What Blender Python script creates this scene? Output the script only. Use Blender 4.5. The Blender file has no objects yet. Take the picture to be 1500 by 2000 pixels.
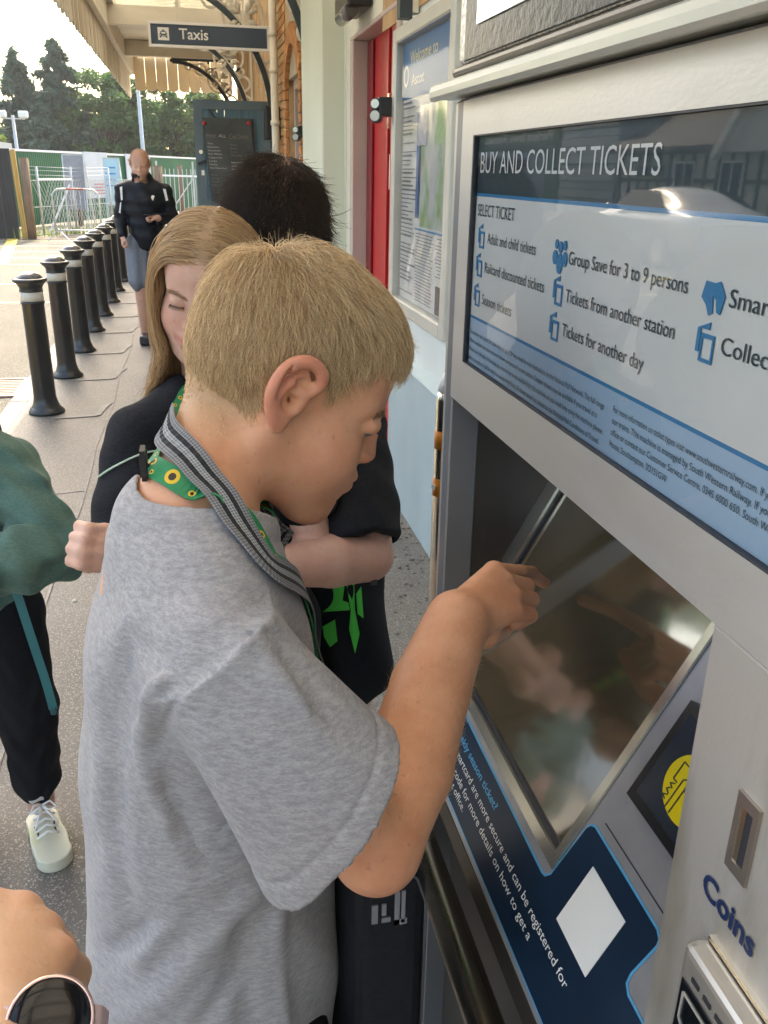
import bpy, bmesh, math, random, os
import numpy as np
from mathutils import Vector, Matrix
random.seed(7); rng = np.random.default_rng(7)
SC = bpy.context.scene
COL = SC.collection
PI = math.pi

# ------------------------------------------------------------------ camera
CX = Vector((0.97811, 0.06110, -0.19890)); 
def _cam():
    f = 1682.0
    def d(u, v):
        return Vector(((u-750)/f, -(v-1000)/f, -1)).normalized()
    Y = d(365, 330); Zd = -d(675, 5265); Z = (Zd - Y*(Y.dot(Zd))).normalized(); X = Y.cross(Z)
    R = Matrix((X, Y, Z))                      # rows: camera -> world
    cd = bpy.data.cameras.new('camera'); co = bpy.data.objects.new('camera', cd); COL.objects.link(co)
    co.matrix_world = Matrix.Translation((0, 0, 1.5)) @ R.to_4x4()
    cd.sensor_fit = 'VERTICAL'; cd.sensor_height = 36.0; cd.lens = 36.0*f/2000.0
    cd.clip_start = 0.02; cd.clip_end = 1500
    SC.camera = co
_cam()

# ------------------------------------------------------------------ light
SUN_EL, SUN_AZ = 44.0, 3.0            # azimuth measured from +Y towards +X
w = bpy.data.worlds.new("World"); SC.world = w; w.use_nodes = True
nt = w.node_tree; bg = nt.nodes['Background']
sky = nt.nodes.new('ShaderNodeTexSky'); sky.sky_type = 'NISHITA'; sky.sun_disc = False
sky.sun_elevation = math.radians(SUN_EL); sky.sun_rotation = math.radians(SUN_AZ)
sky.air_density = 1.1; sky.dust_density = 4.5; sky.ozone_density = 0.6; sky.altitude = 0
nt.links.new(sky.outputs[0], bg.inputs[0]); bg.inputs[1].default_value = 0.15
sd = bpy.data.lights.new('sun', 'SUN'); sd.energy = 2.2; sd.angle = math.radians(0.6); sd.color = (1.0, 0.93, 0.82)
so = bpy.data.objects.new('sun', sd); COL.objects.link(so)
_e, _a = math.radians(SUN_EL), math.radians(SUN_AZ)
_dir = Vector((math.sin(_a)*math.cos(_e), math.cos(_a)*math.cos(_e), math.sin(_e)))
so.rotation_euler = _dir.to_track_quat('Z', 'Y').to_euler(); so.location = (0, 6, 12)
SC.view_settings.view_transform = 'Standard'; SC.view_settings.look = 'None'
SC.view_settings.gamma = 1.0; SC.view_settings.use_curve_mapping = False
SC.view_settings.exposure = 2.25
SC.view_settings.use_white_balance = True; SC.view_settings.white_balance_temperature = 7250; SC.view_settings.white_balance_tint = 8
SC.render.film_transparent = False
SC.cycles.max_bounces = 6; SC.cycles.diffuse_bounces = 3; SC.cycles.glossy_bounces = 3
SC.cycles.transmission_bounces = 4; SC.cycles.transparent_max_bounces = 8
SC.cycles.caustics_reflective = False; SC.cycles.caustics_refractive = False
SC.cycles.sample_clamp_indirect = 6.0

# ------------------------------------------------------------------ helpers
ORG = {}
def _finish(o, parent, structure=False):
    COL.objects.link(o)
    if parent is not None:
        o.parent = parent
        o.location = -Vector(ORG.get(parent.name, (0, 0, 0)))
    return o
def thing(name, label, cat, loc=(0, 0, 0), group=None):
    o = bpy.data.objects.new(name, None); o.empty_display_size = 0.05
    COL.objects.link(o); o.location = loc; ORG[o.name] = tuple(loc)
    o['label'] = label; o['category'] = cat
    if group: o['group'] = group
    return o
def tag(o, label=None, cat=None, group=None, kind=None):
    if label: o['label'] = label
    if cat: o['category'] = cat
    if group: o['group'] = group
    if kind: o['kind'] = kind
    return o
def nmesh(name, verts, faces, mat=None, parent=None, smooth=False, mats=None, mi=None):
    me = bpy.data.meshes.new(name)
    verts = np.asarray(verts, dtype=np.float32)
    if isinstance(faces, np.ndarray):
        n, k = faces.shape
        me.vertices.add(len(verts)); me.vertices.foreach_set('co', verts.ravel())
        me.loops.add(n*k); me.loops.foreach_set('vertex_index', faces.astype(np.int32).ravel())
        me.polygons.add(n); me.polygons.foreach_set('loop_start', np.arange(0, n*k, k, dtype=np.int32))
        me.update(calc_edges=True)
    else:
        me.from_pydata([tuple(map(float, v)) for v in verts], [], [tuple(f) for f in faces]); me.update()
    for m in (mats or ([mat] if mat else [])): me.materials.append(m)
    if mi is not None: me.polygons.foreach_set('material_index', np.asarray(mi, dtype=np.int32))
    if smooth: me.polygons.foreach_set('use_smooth', np.ones(len(me.polygons), dtype=bool))
    return _finish(bpy.data.objects.new(name, me), parent)
class MB:
    """collects shapes, links them as ONE mesh"""
    def __init__(s): s.bm = bmesh.new()
    def box(s, x0, x1, y0, y1, z0, z1, bev=0.0, seg=1):
        r = bmesh.ops.create_cube(s.bm, size=1.0)
        vs = r['verts']
        for v in vs:
            v.co = Vector((x0+(v.co.x+.5)*(x1-x0), y0+(v.co.y+.5)*(y1-y0), z0+(v.co.z+.5)*(z1-z0)))
        if bev > 0:
            es = list({e for v in vs for e in v.link_edges})
            bmesh.ops.bevel(s.bm, geom=es, offset=bev, segments=seg, affect='EDGES', profile=0.6)
        return s
    def bar(s, a, b, wd, ht, up=(0, 0, 1), bev=0.0):
        a, b = Vector(a), Vector(b); d = (b-a); L = d.length; d.normalize(); u = Vector(up)
        x = d.cross(u)
        if x.length < 1e-5: x = d.cross(Vector((1, 0, 0)))
        x.normalize(); u2 = x.cross(d)
        M = Matrix((x, d, u2)).transposed().to_4x4(); M.translation = (a+b)/2
        r = bmesh.ops.create_cube(s.bm, size=1.0)
        for v in r['verts']: v.co = M @ Vector((v.co.x*wd, v.co.y*L, v.co.z*ht))
        if bev > 0:
            es = list({e for v in r['verts'] for e in v.link_edges})
            bmesh.ops.bevel(s.bm, geom=es, offset=bev, segments=2, affect='EDGES')
        return s
    def tube(s, pts, r, n=10, cap=True):
        pts = [Vector(p) for p in pts]; rs = r if hasattr(r, '__len__') else [r]*len(pts)
        rings = []; px = None
        for i, p in enumerate(pts):
            d = (pts[min(i+1, len(pts)-1)]-pts[max(i-1, 0)]).normalized()
            if px is None:
                px = d.cross(Vector((0, 0, 1)))
                if px.length < 1e-3: px = d.cross(Vector((1, 0, 0)))
            px = (px - d*px.dot(d)).normalized(); py = d.cross(px)
            rings.append([s.bm.verts.new(p+(px*math.cos(2*PI*k/n)+py*math.sin(2*PI*k/n))*rs[i]) for k in range(n)])
        for a, b in zip(rings, rings[1:]):
            for k in range(n): 
                f = s.bm.faces.new((a[k], a[(k+1) % n], b[(k+1) % n], b[k])); f.smooth = True
        if cap: s.bm.faces.new(rings[0][::-1]); s.bm.faces.new(rings[-1])
        return s
    def lathe(s, prof, cx, cy, n=28):
        rings = []
        for r, z in prof:
            rings.append([s.bm.verts.new((cx+max(r, 1e-4)*math.cos(2*PI*k/n), cy+max(r, 1e-4)*math.sin(2*PI*k/n), z)) for k in range(n)])
        for a, b in zip(rings, rings[1:]):
            for k in range(n):
                f = s.bm.faces.new((a[k], a[(k+1) % n], b[(k+1) % n], b[k])); f.smooth = True
        return s
    def prism(s, poly, axis_fn):
        """poly: 2D points; axis_fn(p, side) -> world point, side 0/1"""
        A = [s.bm.verts.new(axis_fn(p, 0)) for p in poly]; B = [s.bm.verts.new(axis_fn(p, 1)) for p in poly]
        s.bm.faces.new(A[::-1]); s.bm.faces.new(B)
        for i in range(len(poly)):
            j = (i+1) % len(poly); s.bm.faces.new((A[i], A[j], B[j], B[i]))
        return s
    def ring(s, c, ax, ay, az, R, r, n=20, th=None):
        """flat ring (cast iron circle) in plane ax, ay; thickness th along az"""
        c = Vector(c); th = th or r
        for k in range(n):
            pass
        prof = [(R-r, -th), (R+r, -th), (R+r, th), (R-r, th)]
        rings = []
        for k in range(n):
            a = 2*PI*k/n; dr = ax*math.cos(a)+ay*math.sin(a)
            rings.append([s.bm.verts.new(c+dr*p+az*q) for p, q in prof])
        for k in range(n):
            a, b = rings[k], rings[(k+1) % n]
            for j in range(4): s.bm.faces.new((a[j], b[j], b[(j+1) % 4], a[(j+1) % 4]))
        return s
    def sphere(s, c, r, u=14, v=10, sc=(1, 1, 1)):
        R = bmesh.ops.create_uvsphere(s.bm, u_segments=u, v_segments=v, radius=r)
        for q in R['verts']: q.co = Vector((q.co.x*sc[0], q.co.y*sc[1], q.co.z*sc[2]))+Vector(c)
        for f in {f for q in R['verts'] for f in q.link_faces}: f.smooth = True
        return s
    def obj(s, name, mat, parent=None, smooth=None):
        bmesh.ops.recalc_face_normals(s.bm, faces=s.bm.faces)
        me = bpy.data.meshes.new(name); s.bm.to_mesh(me); s.bm.free()
        if mat: me.materials.append(mat)
        return _finish(bpy.data.objects.new(name, me), parent)
def box(name, x0, x1, y0, y1, z0, z1, mat, parent=None, bev=0.0, seg=1):
    return MB().box(x0, x1, y0, y1, z0, z1, bev, seg).obj(name, mat, parent)
def copy_tree(o, loc=None, parent=None):
    c = o.copy(); COL.objects.link(c)
    if parent is not None: c.parent = parent
    if loc is not None: c.location = loc
    for ch in list(o.children): copy_tree(ch, None, c)
    return c
def _lin(c): return c if len(c) == 4 else (*c, 1)
def mat(name, col, rough=0.6, metal=0.0, var=0.0, scale=8.0, bump=0.0, bscale=60.0, spec=0.5, col2=None, stretch=None, sss=0.0, coat=0.0, det=4.0, bdist=0.01, ior=None, contrast=None, rvar=0.0):
    m = bpy.data.materials.new(name); m.use_nodes = True; nt = m.node_tree; b = nt.nodes['Principled BSDF']
    b.inputs['Base Color'].default_value = _lin(col); b.inputs['Roughness'].default_value = rough
    b.inputs['Metallic'].default_value = metal
    b.inputs['Specular IOR Level'].default_value = spec
    if ior: b.inputs['IOR'].default_value = ior
    if coat: b.inputs['Coat Weight'].default_value = coat; b.inputs['Coat Roughness'].default_value = 0.08
    if sss:
        b.inputs['Subsurface Weight'].default_value = sss; b.inputs['Subsurface Radius'].default_value = (1.0, 0.35, 0.2)
        b.inputs['Subsurface Scale'].default_value = 0.004
    tc = nt.nodes.new('ShaderNodeTexCoord'); mp = nt.nodes.new('ShaderNodeMapping')
    nt.links.new(tc.outputs['Object'], mp.inputs[0])
    if stretch: mp.inputs['Scale'].default_value = stretch
    if var or col2:
        n = nt.nodes.new('ShaderNodeTexNoise'); n.inputs['Scale'].default_value = scale; n.inputs['Detail'].default_value = det
        nt.links.new(mp.outputs[0], n.inputs[0])
        r = nt.nodes.new('ShaderNodeValToRGB'); cr = contrast or (0.3, 0.7)
        c2 = col2 or tuple(min(1, c*(1+var)) for c in col[:3]); c1 = col if col2 else tuple(c*(1-var) for c in col[:3])
        r.color_ramp.elements[0].color = _lin(c1); r.color_ramp.elements[1].color = _lin(c2)
        r.color_ramp.elements[0].position = cr[0]; r.color_ramp.elements[1].position = cr[1]
        nt.links.new(n.outputs[0], r.inputs[0]); nt.links.new(r.outputs[0], b.inputs['Base Color'])
        if rvar:
            mr = nt.nodes.new('ShaderNodeMapRange'); mr.inputs[3].default_value = max(0.02, rough-rvar); mr.inputs[4].default_value = rough+rvar
            nt.links.new(n.outputs[0], mr.inputs[0]); nt.links.new(mr.outputs[0], b.inputs['Roughness'])
    if bump:
        n2 = nt.nodes.new('ShaderNodeTexNoise'); n2.inputs['Scale'].default_value = bscale; n2.inputs['Detail'].default_value = 5
        nt.links.new(mp.outputs[0], n2.inputs[0])
        bp = nt.nodes.new('ShaderNodeBump'); bp.inputs['Strength'].default_value = bump; bp.inputs['Distance'].default_value = bdist
        nt.links.new(n2.outputs[0], bp.inputs['Height']); nt.links.new(bp.outputs[0], b.inputs['Normal'])
    return m
def emat(name, col, st):
    m = mat(name, col); b = m.node_tree.nodes['Principled BSDF']; b.inputs['Emission Color'].default_value = _lin(col); b.inputs['Emission Strength'].default_value = st
    return m
def text(s, name, O, X, Y, width, cap, mat_, parent, thick=0.0, bold=0.0, label=None, fit=True):
    """flat lettering: O origin (left baseline), X reading dir, Y up dir, width, cap height"""
    cu = bpy.data.curves.new(name, 'FONT'); cu.body = s; cu.size = 1.0; cu.resolution_u = 3; cu.offset = bold
    if thick: cu.extrude = 0.5
    to = bpy.data.objects.new('tmp', cu); COL.objects.link(to)
    dg = bpy.context.evaluated_depsgraph_get(); dg.update()
    me = bpy.data.meshes.new_from_object(to.evaluated_get(dg))
    bpy.data.objects.remove(to); bpy.data.curves.remove(cu)
    n = len(me.vertices); co = np.zeros(n*3, dtype=np.float32); me.vertices.foreach_get('co', co); co = co.reshape(-1, 3)
    x0, x1 = co[:, 0].min(), co[:, 0].max()
    sx = width/(x1-x0) if fit else cap/0.73; sy = cap/0.73
    X = Vector(X).normalized(); Y = Vector(Y).normalized(); Z = X.cross(Y); O = Vector(O)
    out = np.array(O)[None, :] + (co[:, 0:1]-x0)*sx*np.array(X)[None, :] + co[:, 1:2]*sy*np.array(Y)[None, :] + co[:, 2:3]*thick*np.array(Z)[None, :]
    me.vertices.foreach_set('co', out.astype(np.float32).ravel()); me.update()
    me.materials.clear(); me.materials.append(mat_); me.name = name
    o = _finish(bpy.data.objects.new(name, me), parent)
    if label: o['label'] = label
    return o
def flat(name, pts, mat_, parent, thick=None, nrm=None):
    """polygon sheet (convex or not) with small thickness along nrm"""
    bm = bmesh.new(); A = [bm.verts.new(p) for p in pts]
    if thick:
        n = Vector(nrm)*thick; B = [bm.verts.new(Vector(p)+n) for p in pts]
        bm.faces.new(A); bm.faces.new(B[::-1])
        for i in range(len(pts)):
            j = (i+1) % len(pts); bm.faces.new((A[i], B[i], B[j], A[j]))
    else: bm.faces.new(A)
    bmesh.ops.recalc_face_normals(bm, faces=bm.faces)
    me = bpy.data.meshes.new(name); bm.to_mesh(me); bm.free(); me.materials.append(mat_)
    return _finish(bpy.data.objects.new(name, me), parent)

# ------------------------------------------------------------------ materials
def asphalt(name, c1, c2, speck=(0.30, 0.28, 0.25), sp=0.62, rough=0.62, bump=0.35, big=0.25, spec=.5):
    m = bpy.data.materials.new(name); m.use_nodes = True; nt = m.node_tree; L = nt.links; b = nt.nodes['Principled BSDF']; b.inputs['Specular IOR Level'].default_value = spec
    tc = nt.nodes.new('ShaderNodeTexCoord')
    n1 = nt.nodes.new('ShaderNodeTexNoise'); n1.inputs['Scale'].default_value = 1.3; n1.inputs['Detail'].default_value = 6
    v = nt.nodes.new('ShaderNodeTexVoronoi'); v.inputs['Scale'].default_value = 330
    n3 = nt.nodes.new('ShaderNodeTexNoise'); n3.inputs['Scale'].default_value = 90; n3.inputs['Detail'].default_value = 3
    for q in (n1, v, n3): L.new(tc.outputs['Object'], q.inputs[0])
    r = nt.nodes.new('ShaderNodeValToRGB'); r.color_ramp.elements[0].color = _lin(c1); r.color_ramp.elements[1].color = _lin(c2)
    r.color_ramp.elements[0].position = .3; r.color_ramp.elements[1].position = .7
    L.new(n1.outputs[0], r.inputs[0])
    sr = nt.nodes.new('ShaderNodeValToRGB'); sr.color_ramp.elements[0].position = sp; sr.color_ramp.elements[1].position = sp+.12
    sep = nt.nodes.new('ShaderNodeSeparateColor'); L.new(v.outputs['Color'], sep.inputs[0]); L.new(sep.outputs[0], sr.inputs[0])
    mx = nt.nodes.new('ShaderNodeMix'); mx.data_type = 'RGBA'; L.new(sr.outputs[0], mx.inputs[0]); L.new(r.outputs[0], mx.inputs[6]); mx.inputs[7].default_value = _lin(speck)
    L.new(mx.outputs[2], b.inputs['Base Color'])
    rr = nt.nodes.new('ShaderNodeMapRange'); rr.inputs[3].default_value = rough+.1; rr.inputs[4].default_value = rough-.25
    L.new(sep.outputs[1], rr.inputs[0]); L.new(rr.outputs[0], b.inputs['Roughness'])
    bp = nt.nodes.new('ShaderNodeBump'); bp.inputs['Strength'].default_value = bump; bp.inputs['Distance'].default_value = .004
    L.new(v.outputs['Distance'], bp.inputs['Height'])
    bp2 = nt.nodes.new('ShaderNodeBump'); bp2.inputs['Strength'].default_value = bump; bp2.inputs['Distance'].default_value = .006
    L.new(n3.outputs[0], bp2.inputs['Height']); L.new(bp.outputs[0], bp2.inputs['Normal']); L.new(bp2.outputs[0], b.inputs['Normal'])
    return m
M = {}
M['pave'] = asphalt('pavement_asphalt', (0.125, 0.114, 0.103), (0.19, 0.175, 0.158), speck=(0.36, 0.34, 0.30), sp=0.82, rough=.62, spec=.3)
M['road'] = asphalt('road_asphalt', (0.062, 0.057, 0.051), (0.092, 0.085, 0.075), speck=(0.26, 0.25, 0.22), sp=0.7, rough=.9, spec=.12)
M['patch'] = mat('worn_joint', (0.22, 0.208, 0.19), .7, var=.25, scale=12)
M['kerb'] = mat('kerb_concrete', (0.30, 0.27, 0.23), .8, var=.25, scale=5, bump=.4, bscale=90)
M['earth'] = mat('rough_ground', (0.14, 0.12, 0.09), .95, var=.4, scale=2, bump=.6, bscale=20)
M['yellow'] = mat('yellow_paint', (0.62, 0.45, 0.06), .6, var=.25, scale=9)
M['palyel'] = mat('worn_yellow_paint', (0.52, 0.44, 0.20), .7, var=.25, scale=7)
M['cream'] = mat('cream_paint', (0.72, 0.68, 0.58), .5, var=.10, scale=2.5, bump=.08, bscale=30)
M['cream2'] = mat('cream_wall_paint', (0.72, 0.71, 0.62), .6, var=.06, scale=1.5, bump=.1, bscale=50)
M['green_cream'] = mat('pale_green_cream_paint', (0.62, 0.66, 0.56), .55, var=.06, scale=1.5, bump=.08, bscale=40)
M['jamb'] = mat('pinkish_beige_paint', (0.52, 0.42, 0.38), .5, var=.08, scale=3)
M['white'] = mat('white_wall_paint', (0.74, 0.78, 0.76), .6, var=.05, scale=1.2, bump=.12, bscale=60)
M['blue_wall'] = mat('pale_blue_plinth_paint', (0.40, 0.50, 0.54), .5, var=.12, scale=2.0, bump=.15, bscale=40, stretch=(1, 1, .4))
M['slate'] = mat('dark_slate_paint', (0.045, 0.065, 0.08), .4, var=.15, scale=6)
M['iron'] = mat('black_bollard_paint', (0.014, 0.017, 0.019), .33, var=.3, scale=8, bump=.05, bscale=120, coat=.2)
M['refl'] = mat('white_reflective_band', (0.62, 0.60, 0.52), .4, var=.08, scale=30)
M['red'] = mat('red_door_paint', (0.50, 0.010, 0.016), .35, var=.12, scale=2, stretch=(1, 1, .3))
M['shaded_red'] = mat('shaded_red_paint', (0.20, 0.006, 0.014), .4, var=.1, scale=2)  # door red darkened: the shade band by the far jamb, put into the colour
M['dark'] = mat('black_plastic', (0.015, 0.016, 0.018), .35, var=.2, scale=10)
M['glassdark'] = mat('dark_glass', (0.01, 0.012, 0.014), .06, spec=.8)
M['steel'] = mat('brushed_steel', (0.64, 0.62, 0.585), .40, metal=.5, col2=(0.50, 0.475, 0.43), scale=7, stretch=(1, .5, 1.4), contrast=(.50, .86), det=10, bump=.04, bscale=220, rvar=.08)
M['steel_dk'] = mat('grey_powder_steel', (0.24, 0.245, 0.26), .42, metal=.4, var=.08, scale=5, bump=.05, bscale=300)
M['alu'] = mat('grey_aluminium_frame', (0.56, 0.55, 0.51), .42, metal=.35, var=.05, scale=6)
M['chrome'] = mat('polished_steel_tube', (0.82, 0.76, 0.64), .26, metal=1.0, var=.1, scale=20, stretch=(1, .2, 1))
M['bronze'] = mat('dark_bronze_panel', (0.060, 0.052, 0.045), .30, metal=.3, var=.2, scale=6)
M['navy'] = mat('navy_decal', (0.010, 0.026, 0.055), .35, var=.2, scale=14)
M['cyan'] = mat('cyan_line', (0.10, 0.42, 0.72), .4)
M['blueline'] = mat('blue_print', (0.045, 0.26, 0.52), .4)
M['ltblue'] = mat('light_blue_print', (0.46, 0.62, 0.80), .4, var=.03, scale=5)
M['paper'] = mat('white_print', (0.84, 0.84, 0.82), .4, var=.03, scale=6)
M['darkprint'] = mat('dark_grey_print', (0.045, 0.075, 0.09), .4)
M['ink'] = mat('black_ink', (0.03, 0.032, 0.04), .5)
M['whiteink'] = mat('white_ink', (0.85, 0.86, 0.85), .5)
M['orange'] = mat('orange_tape', (0.70, 0.24, 0.01), .45, var=.15, scale=40)
M['yel'] = mat('yellow_sticker', (0.80, 0.62, 0.01), .45)
M['brickm'] = mat('yellow_stock_brick', (0.46, 0.30, 0.16), .85, var=.35, scale=4, bump=.4, bscale=60)
M['mortar'] = mat('lime_mortar', (0.42, 0.36, 0.27), .9, var=.15, scale=8, bump=.3, bscale=60)
M['brick_b'] = mat('orange_brick', (0.48, 0.22, 0.085), .85, var=.3, scale=9, bump=.4, bscale=60)
M['brick_c'] = mat('buff_brick', (0.50, 0.33, 0.16), .85, var=.3, scale=9, bump=.4, bscale=60)
M['green_h'] = mat('green_hoarding_paint', (0.015, 0.14, 0.055), .45, var=.15, scale=1.0)
M['black_wood'] = mat('black_stained_boards', (0.018, 0.018, 0.022), .6, var=.5, scale=3, stretch=(6, 6, .5))
M['new_wood'] = mat('new_yellow_timber', (0.50, 0.30, 0.07), .6, var=.2, scale=5, stretch=(5, 5, .4))
M['old_wood'] = mat('weathered_brown_timber', (0.20, 0.13, 0.08), .85, var=.35, scale=6, stretch=(6, 6, .5), bump=.4, bscale=40)
M['galv'] = mat('galvanised_steel', (0.50, 0.52, 0.52), .45, metal=.5, var=.12, scale=12)
M['bark'] = mat('tree_bark', (0.07, 0.05, 0.035), .9, var=.3, scale=9)
def glassmat(name, tint=(1, 1, 1), rough=0.02, refl=1.0):
    m = bpy.data.materials.new(name); m.use_nodes = True; nt = m.node_tree; nt.nodes.clear()
    o = nt.nodes.new('ShaderNodeOutputMaterial'); t = nt.nodes.new('ShaderNodeBsdfTransparent'); t.inputs[0].default_value = _lin(tint)
    g = nt.nodes.new('ShaderNodeBsdfGlossy'); g.inputs['Roughness'].default_value = rough
    f = nt.nodes.new('ShaderNodeFresnel'); f.inputs[0].default_value = 1.5
    mu = nt.nodes.new('ShaderNodeMath'); mu.operation = 'MULTIPLY'; mu.inputs[1].default_value = refl; mu.use_clamp = True
    nt.links.new(f.outputs[0], mu.inputs[0]); mx = nt.nodes.new('ShaderNodeMixShader')
    nt.links.new(mu.outputs[0], mx.inputs[0]); nt.links.new(t.outputs[0], mx.inputs[1]); nt.links.new(g.outputs[0], mx.inputs[2]); nt.links.new(mx.outputs[0], o.inputs[0])
    return m
M['glass'] = glassmat('cover_glass', (0.97, 0.98, 0.98), refl=.85)
M['glass_soft'] = glassmat('matt_cover_glass', (0.98, 0.98, 0.98), .05, .30)
def translucent(name, col):
    m = bpy.data.materials.new(name); m.use_nodes = True; nt = m.node_tree; nt.nodes.clear()
    o = nt.nodes.new('ShaderNodeOutputMaterial'); t = nt.nodes.new('ShaderNodeBsdfTranslucent'); t.inputs[0].default_value = _lin(col)
    d = nt.nodes.new('ShaderNodeBsdfDiffuse'); d.inputs[0].default_value = (.5, .5, .48, 1)
    n = nt.nodes.new('ShaderNodeTexNoise'); n.inputs['Scale'].default_value = 3; tc = nt.nodes.new('ShaderNodeTexCoord'); nt.links.new(tc.outputs['Object'], n.inputs[0])
    mr = nt.nodes.new('ShaderNodeMapRange'); mr.inputs[3].default_value = .1; mr.inputs[4].default_value = .5; nt.links.new(n.outputs[0], mr.inputs[0])
    mx = nt.nodes.new('ShaderNodeMixShader'); nt.links.new(mr.outputs[0], mx.inputs[0]); nt.links.new(t.outputs[0], mx.inputs[1]); nt.links.new(d.outputs[0], mx.inputs[2]); nt.links.new(mx.outputs[0], o.inputs[0])
    return m
M['skylight'] = translucent('frosted_roof_glass', (0.9, 0.88, 0.82))
def leafmat(name, c1, c2):
    m = mat(name, c1, .55, col2=c2, scale=1.5, contrast=(.35, .65)); nt = m.node_tree; b = nt.nodes['Principled BSDF']
    t = nt.nodes.new('ShaderNodeBsdfTranslucent'); mx = nt.nodes.new('ShaderNodeMixShader'); mx.inputs[0].default_value = .35
    src = [l.from_socket for l in nt.links if l.to_socket == b.inputs['Base Color']][0]
    nt.links.new(src, t.inputs[0]); o = nt.nodes['Material Output']
    nt.links.new(b.outputs[0], mx.inputs[1]); nt.links.new(t.outputs[0], mx.inputs[2]); nt.links.new(mx.outputs[0], o.inputs[0])
    return m
M['leaf_con'] = leafmat('conifer_needles', (0.045, 0.095, 0.070), (0.08, 0.15, 0.10))
M['leaf_dk'] = leafmat('dark_leaves', (0.05, 0.11, 0.03), (0.09, 0.18, 0.045))
M['leaf_lt'] = leafmat('yellow_green_leaves', (0.13, 0.19, 0.04), (0.22, 0.30, 0.07))
# ------------------------------------------------------------------ ground
X_KERB = -1.16
tag(nmesh('ground', [(-400, -200, -.12), (400, -200, -.12), (400, 700, -.12), (-400, 700, -.12)], [(0, 1, 2, 3)], M['earth']), kind='structure')
road = tag(box('road', -60, X_KERB-.125, -30, 27, -.16, -.06, M['road']), kind='structure')
pave = tag(box('pavement', X_KERB, 3.0, -30, 27, -.13, 0, M['pave']), kind='structure')
kerb = tag(box('kerb', X_KERB-.12, X_KERB-.003, -30, 27, -.15, -.02, M['mortar']), kind='structure')
_k = None
for i in range(33):
    y = -3+i*.915
    if _k is None: _k = box('kerb_stone', X_KERB-.123, X_KERB, 0, .905, -.02, .003, M['kerb'], kerb, .006); _k.location.y = y
    else:
        c = _k.copy(); COL.objects.link(c); c.location.y = y
# paving joints and worn squares round the bollard feet (thin sheets)
def strip(name, pts, wd, m, z, parent, kind=None):
    b = MB()
    for (x0, y0), (x1, y1) in zip(pts, pts[1:]):
        b.bar((x0, y0, z), (x1, y1, z), wd, .003)
    o = b.obj(name, m, parent)
    return o
jl = [(-.62, 1.2)]
rr = random.Random(3)
strip('paving_joint', [(-.60+.012*math.sin(k*1.7), 0+k*.5) for k in range(0, 40)], .010, M['patch'], .002, pave)
for k, yb in enumerate((5.83, 6.91, 7.92, 8.96, 9.95, 10.98, 12.03, 13.1)):
    x1 = -.62+rr.uniform(-.03, .03); 
    strip('worn_outline', [(-.93, yb-.17), (x1-.03, yb-.14), (x1, yb+.1), (x1+.03, yb+.2)], .040, M['patch'], .0045, pave)
b = MB()
for (x0_, y0_, x1_, y1_) in ((-.55, 9.2, .6, 9.3), (-.58, 12.4, .7, 12.3), (-.9, 4.2, -.6, 4.25)): b.bar((x0_, y0_, .0015), (x1_, y1_, .0015), .02, .003)
b.obj('worn_line', M['patch'], pave)
# crack in the tarmac
strip('crack', [(.30, 2.05), (.36, 2.10), (.44, 2.09), (.52, 2.16), (.62, 2.15), (.75, 2.22), (.9, 2.2)], .007, M['ink'], .003, pave)
# chewing gum spots and loose grit
b = MB()
for k in range(60):
    x, y = rr.uniform(-1, .9), rr.uniform(1.2, 9); r = rr.uniform(.004, .011)
    b.lathe([(r, .001), (r*.8, .004), (0, .0045)], x, y, 8)
b.lathe([(.017, .001), (.014, .005), (0, .006)], .545, 2.80, 14)
tag(b.obj('chewing_gum_spots', mat('gum', (.42, .40, .36), .7), None), 'pale flattened gum spots dotted over the dark pavement', 'gum', kind='stuff')
b = MB()
for k in range(500):
    x = .93-abs(rr.gauss(0, .16)); y = rr.uniform(1.5, 5); r = rr.uniform(.003, .009)
    b.bm.verts.ensure_lookup_table(); R = bmesh.ops.create_icosphere(b.bm, subdivisions=1, radius=r)
    for q in R['verts']: q.co = Vector((q.co.x+x, q.co.y*rr.uniform(.7, 1.4)+y, q.co.z*.6+r*.4))
tag(b.obj('loose_grit', mat('grit', (.20, .18, .155), .9, var=.3, scale=80), None), 'loose grit and crumbs of tarmac along the foot of the blue wall', 'grit', kind='stuff')
# yellow bay lines
for (xa, xb, y, wd, m) in ((-14, -1.42, 24.7, .14, 'palyel'), (-14, -1.6, 23.0, .10, 'palyel'), (-14, -1.45, 21.4, .10, 'palyel'), (-14, -1.45, 20.0, .10, 'palyel'), (-14, -1.45, 18.6, .10, 'palyel'),
                        (-14, -1.45, 17.3, .10, 'palyel'), (-14, -1.45, 16.1, .10, 'palyel'), (-8, -2.25, 13.35, .16, 'yellow'), (-8, -1.75, 11.45, .10, 'palyel')):
    box('painted_line', xa, xb, y-wd/2, y+wd/2, -.0595, -.056, M[m], road)
b = MB(); b.bar((-3.15, 16.0, -.0545), (-4.42, 24.9, -.0545), .22, .003); b.obj('painted_line', M['yellow'], road)
b = MB()
for k in range(9): b.bar((-1.62+.015*k, 5.62+k*.035, -.0545), (-1.22, 5.66+k*.035+.02*(k % 2), -.0545), .03, .003)
b.obj('painted_mark', M['yellow'], road)
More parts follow.
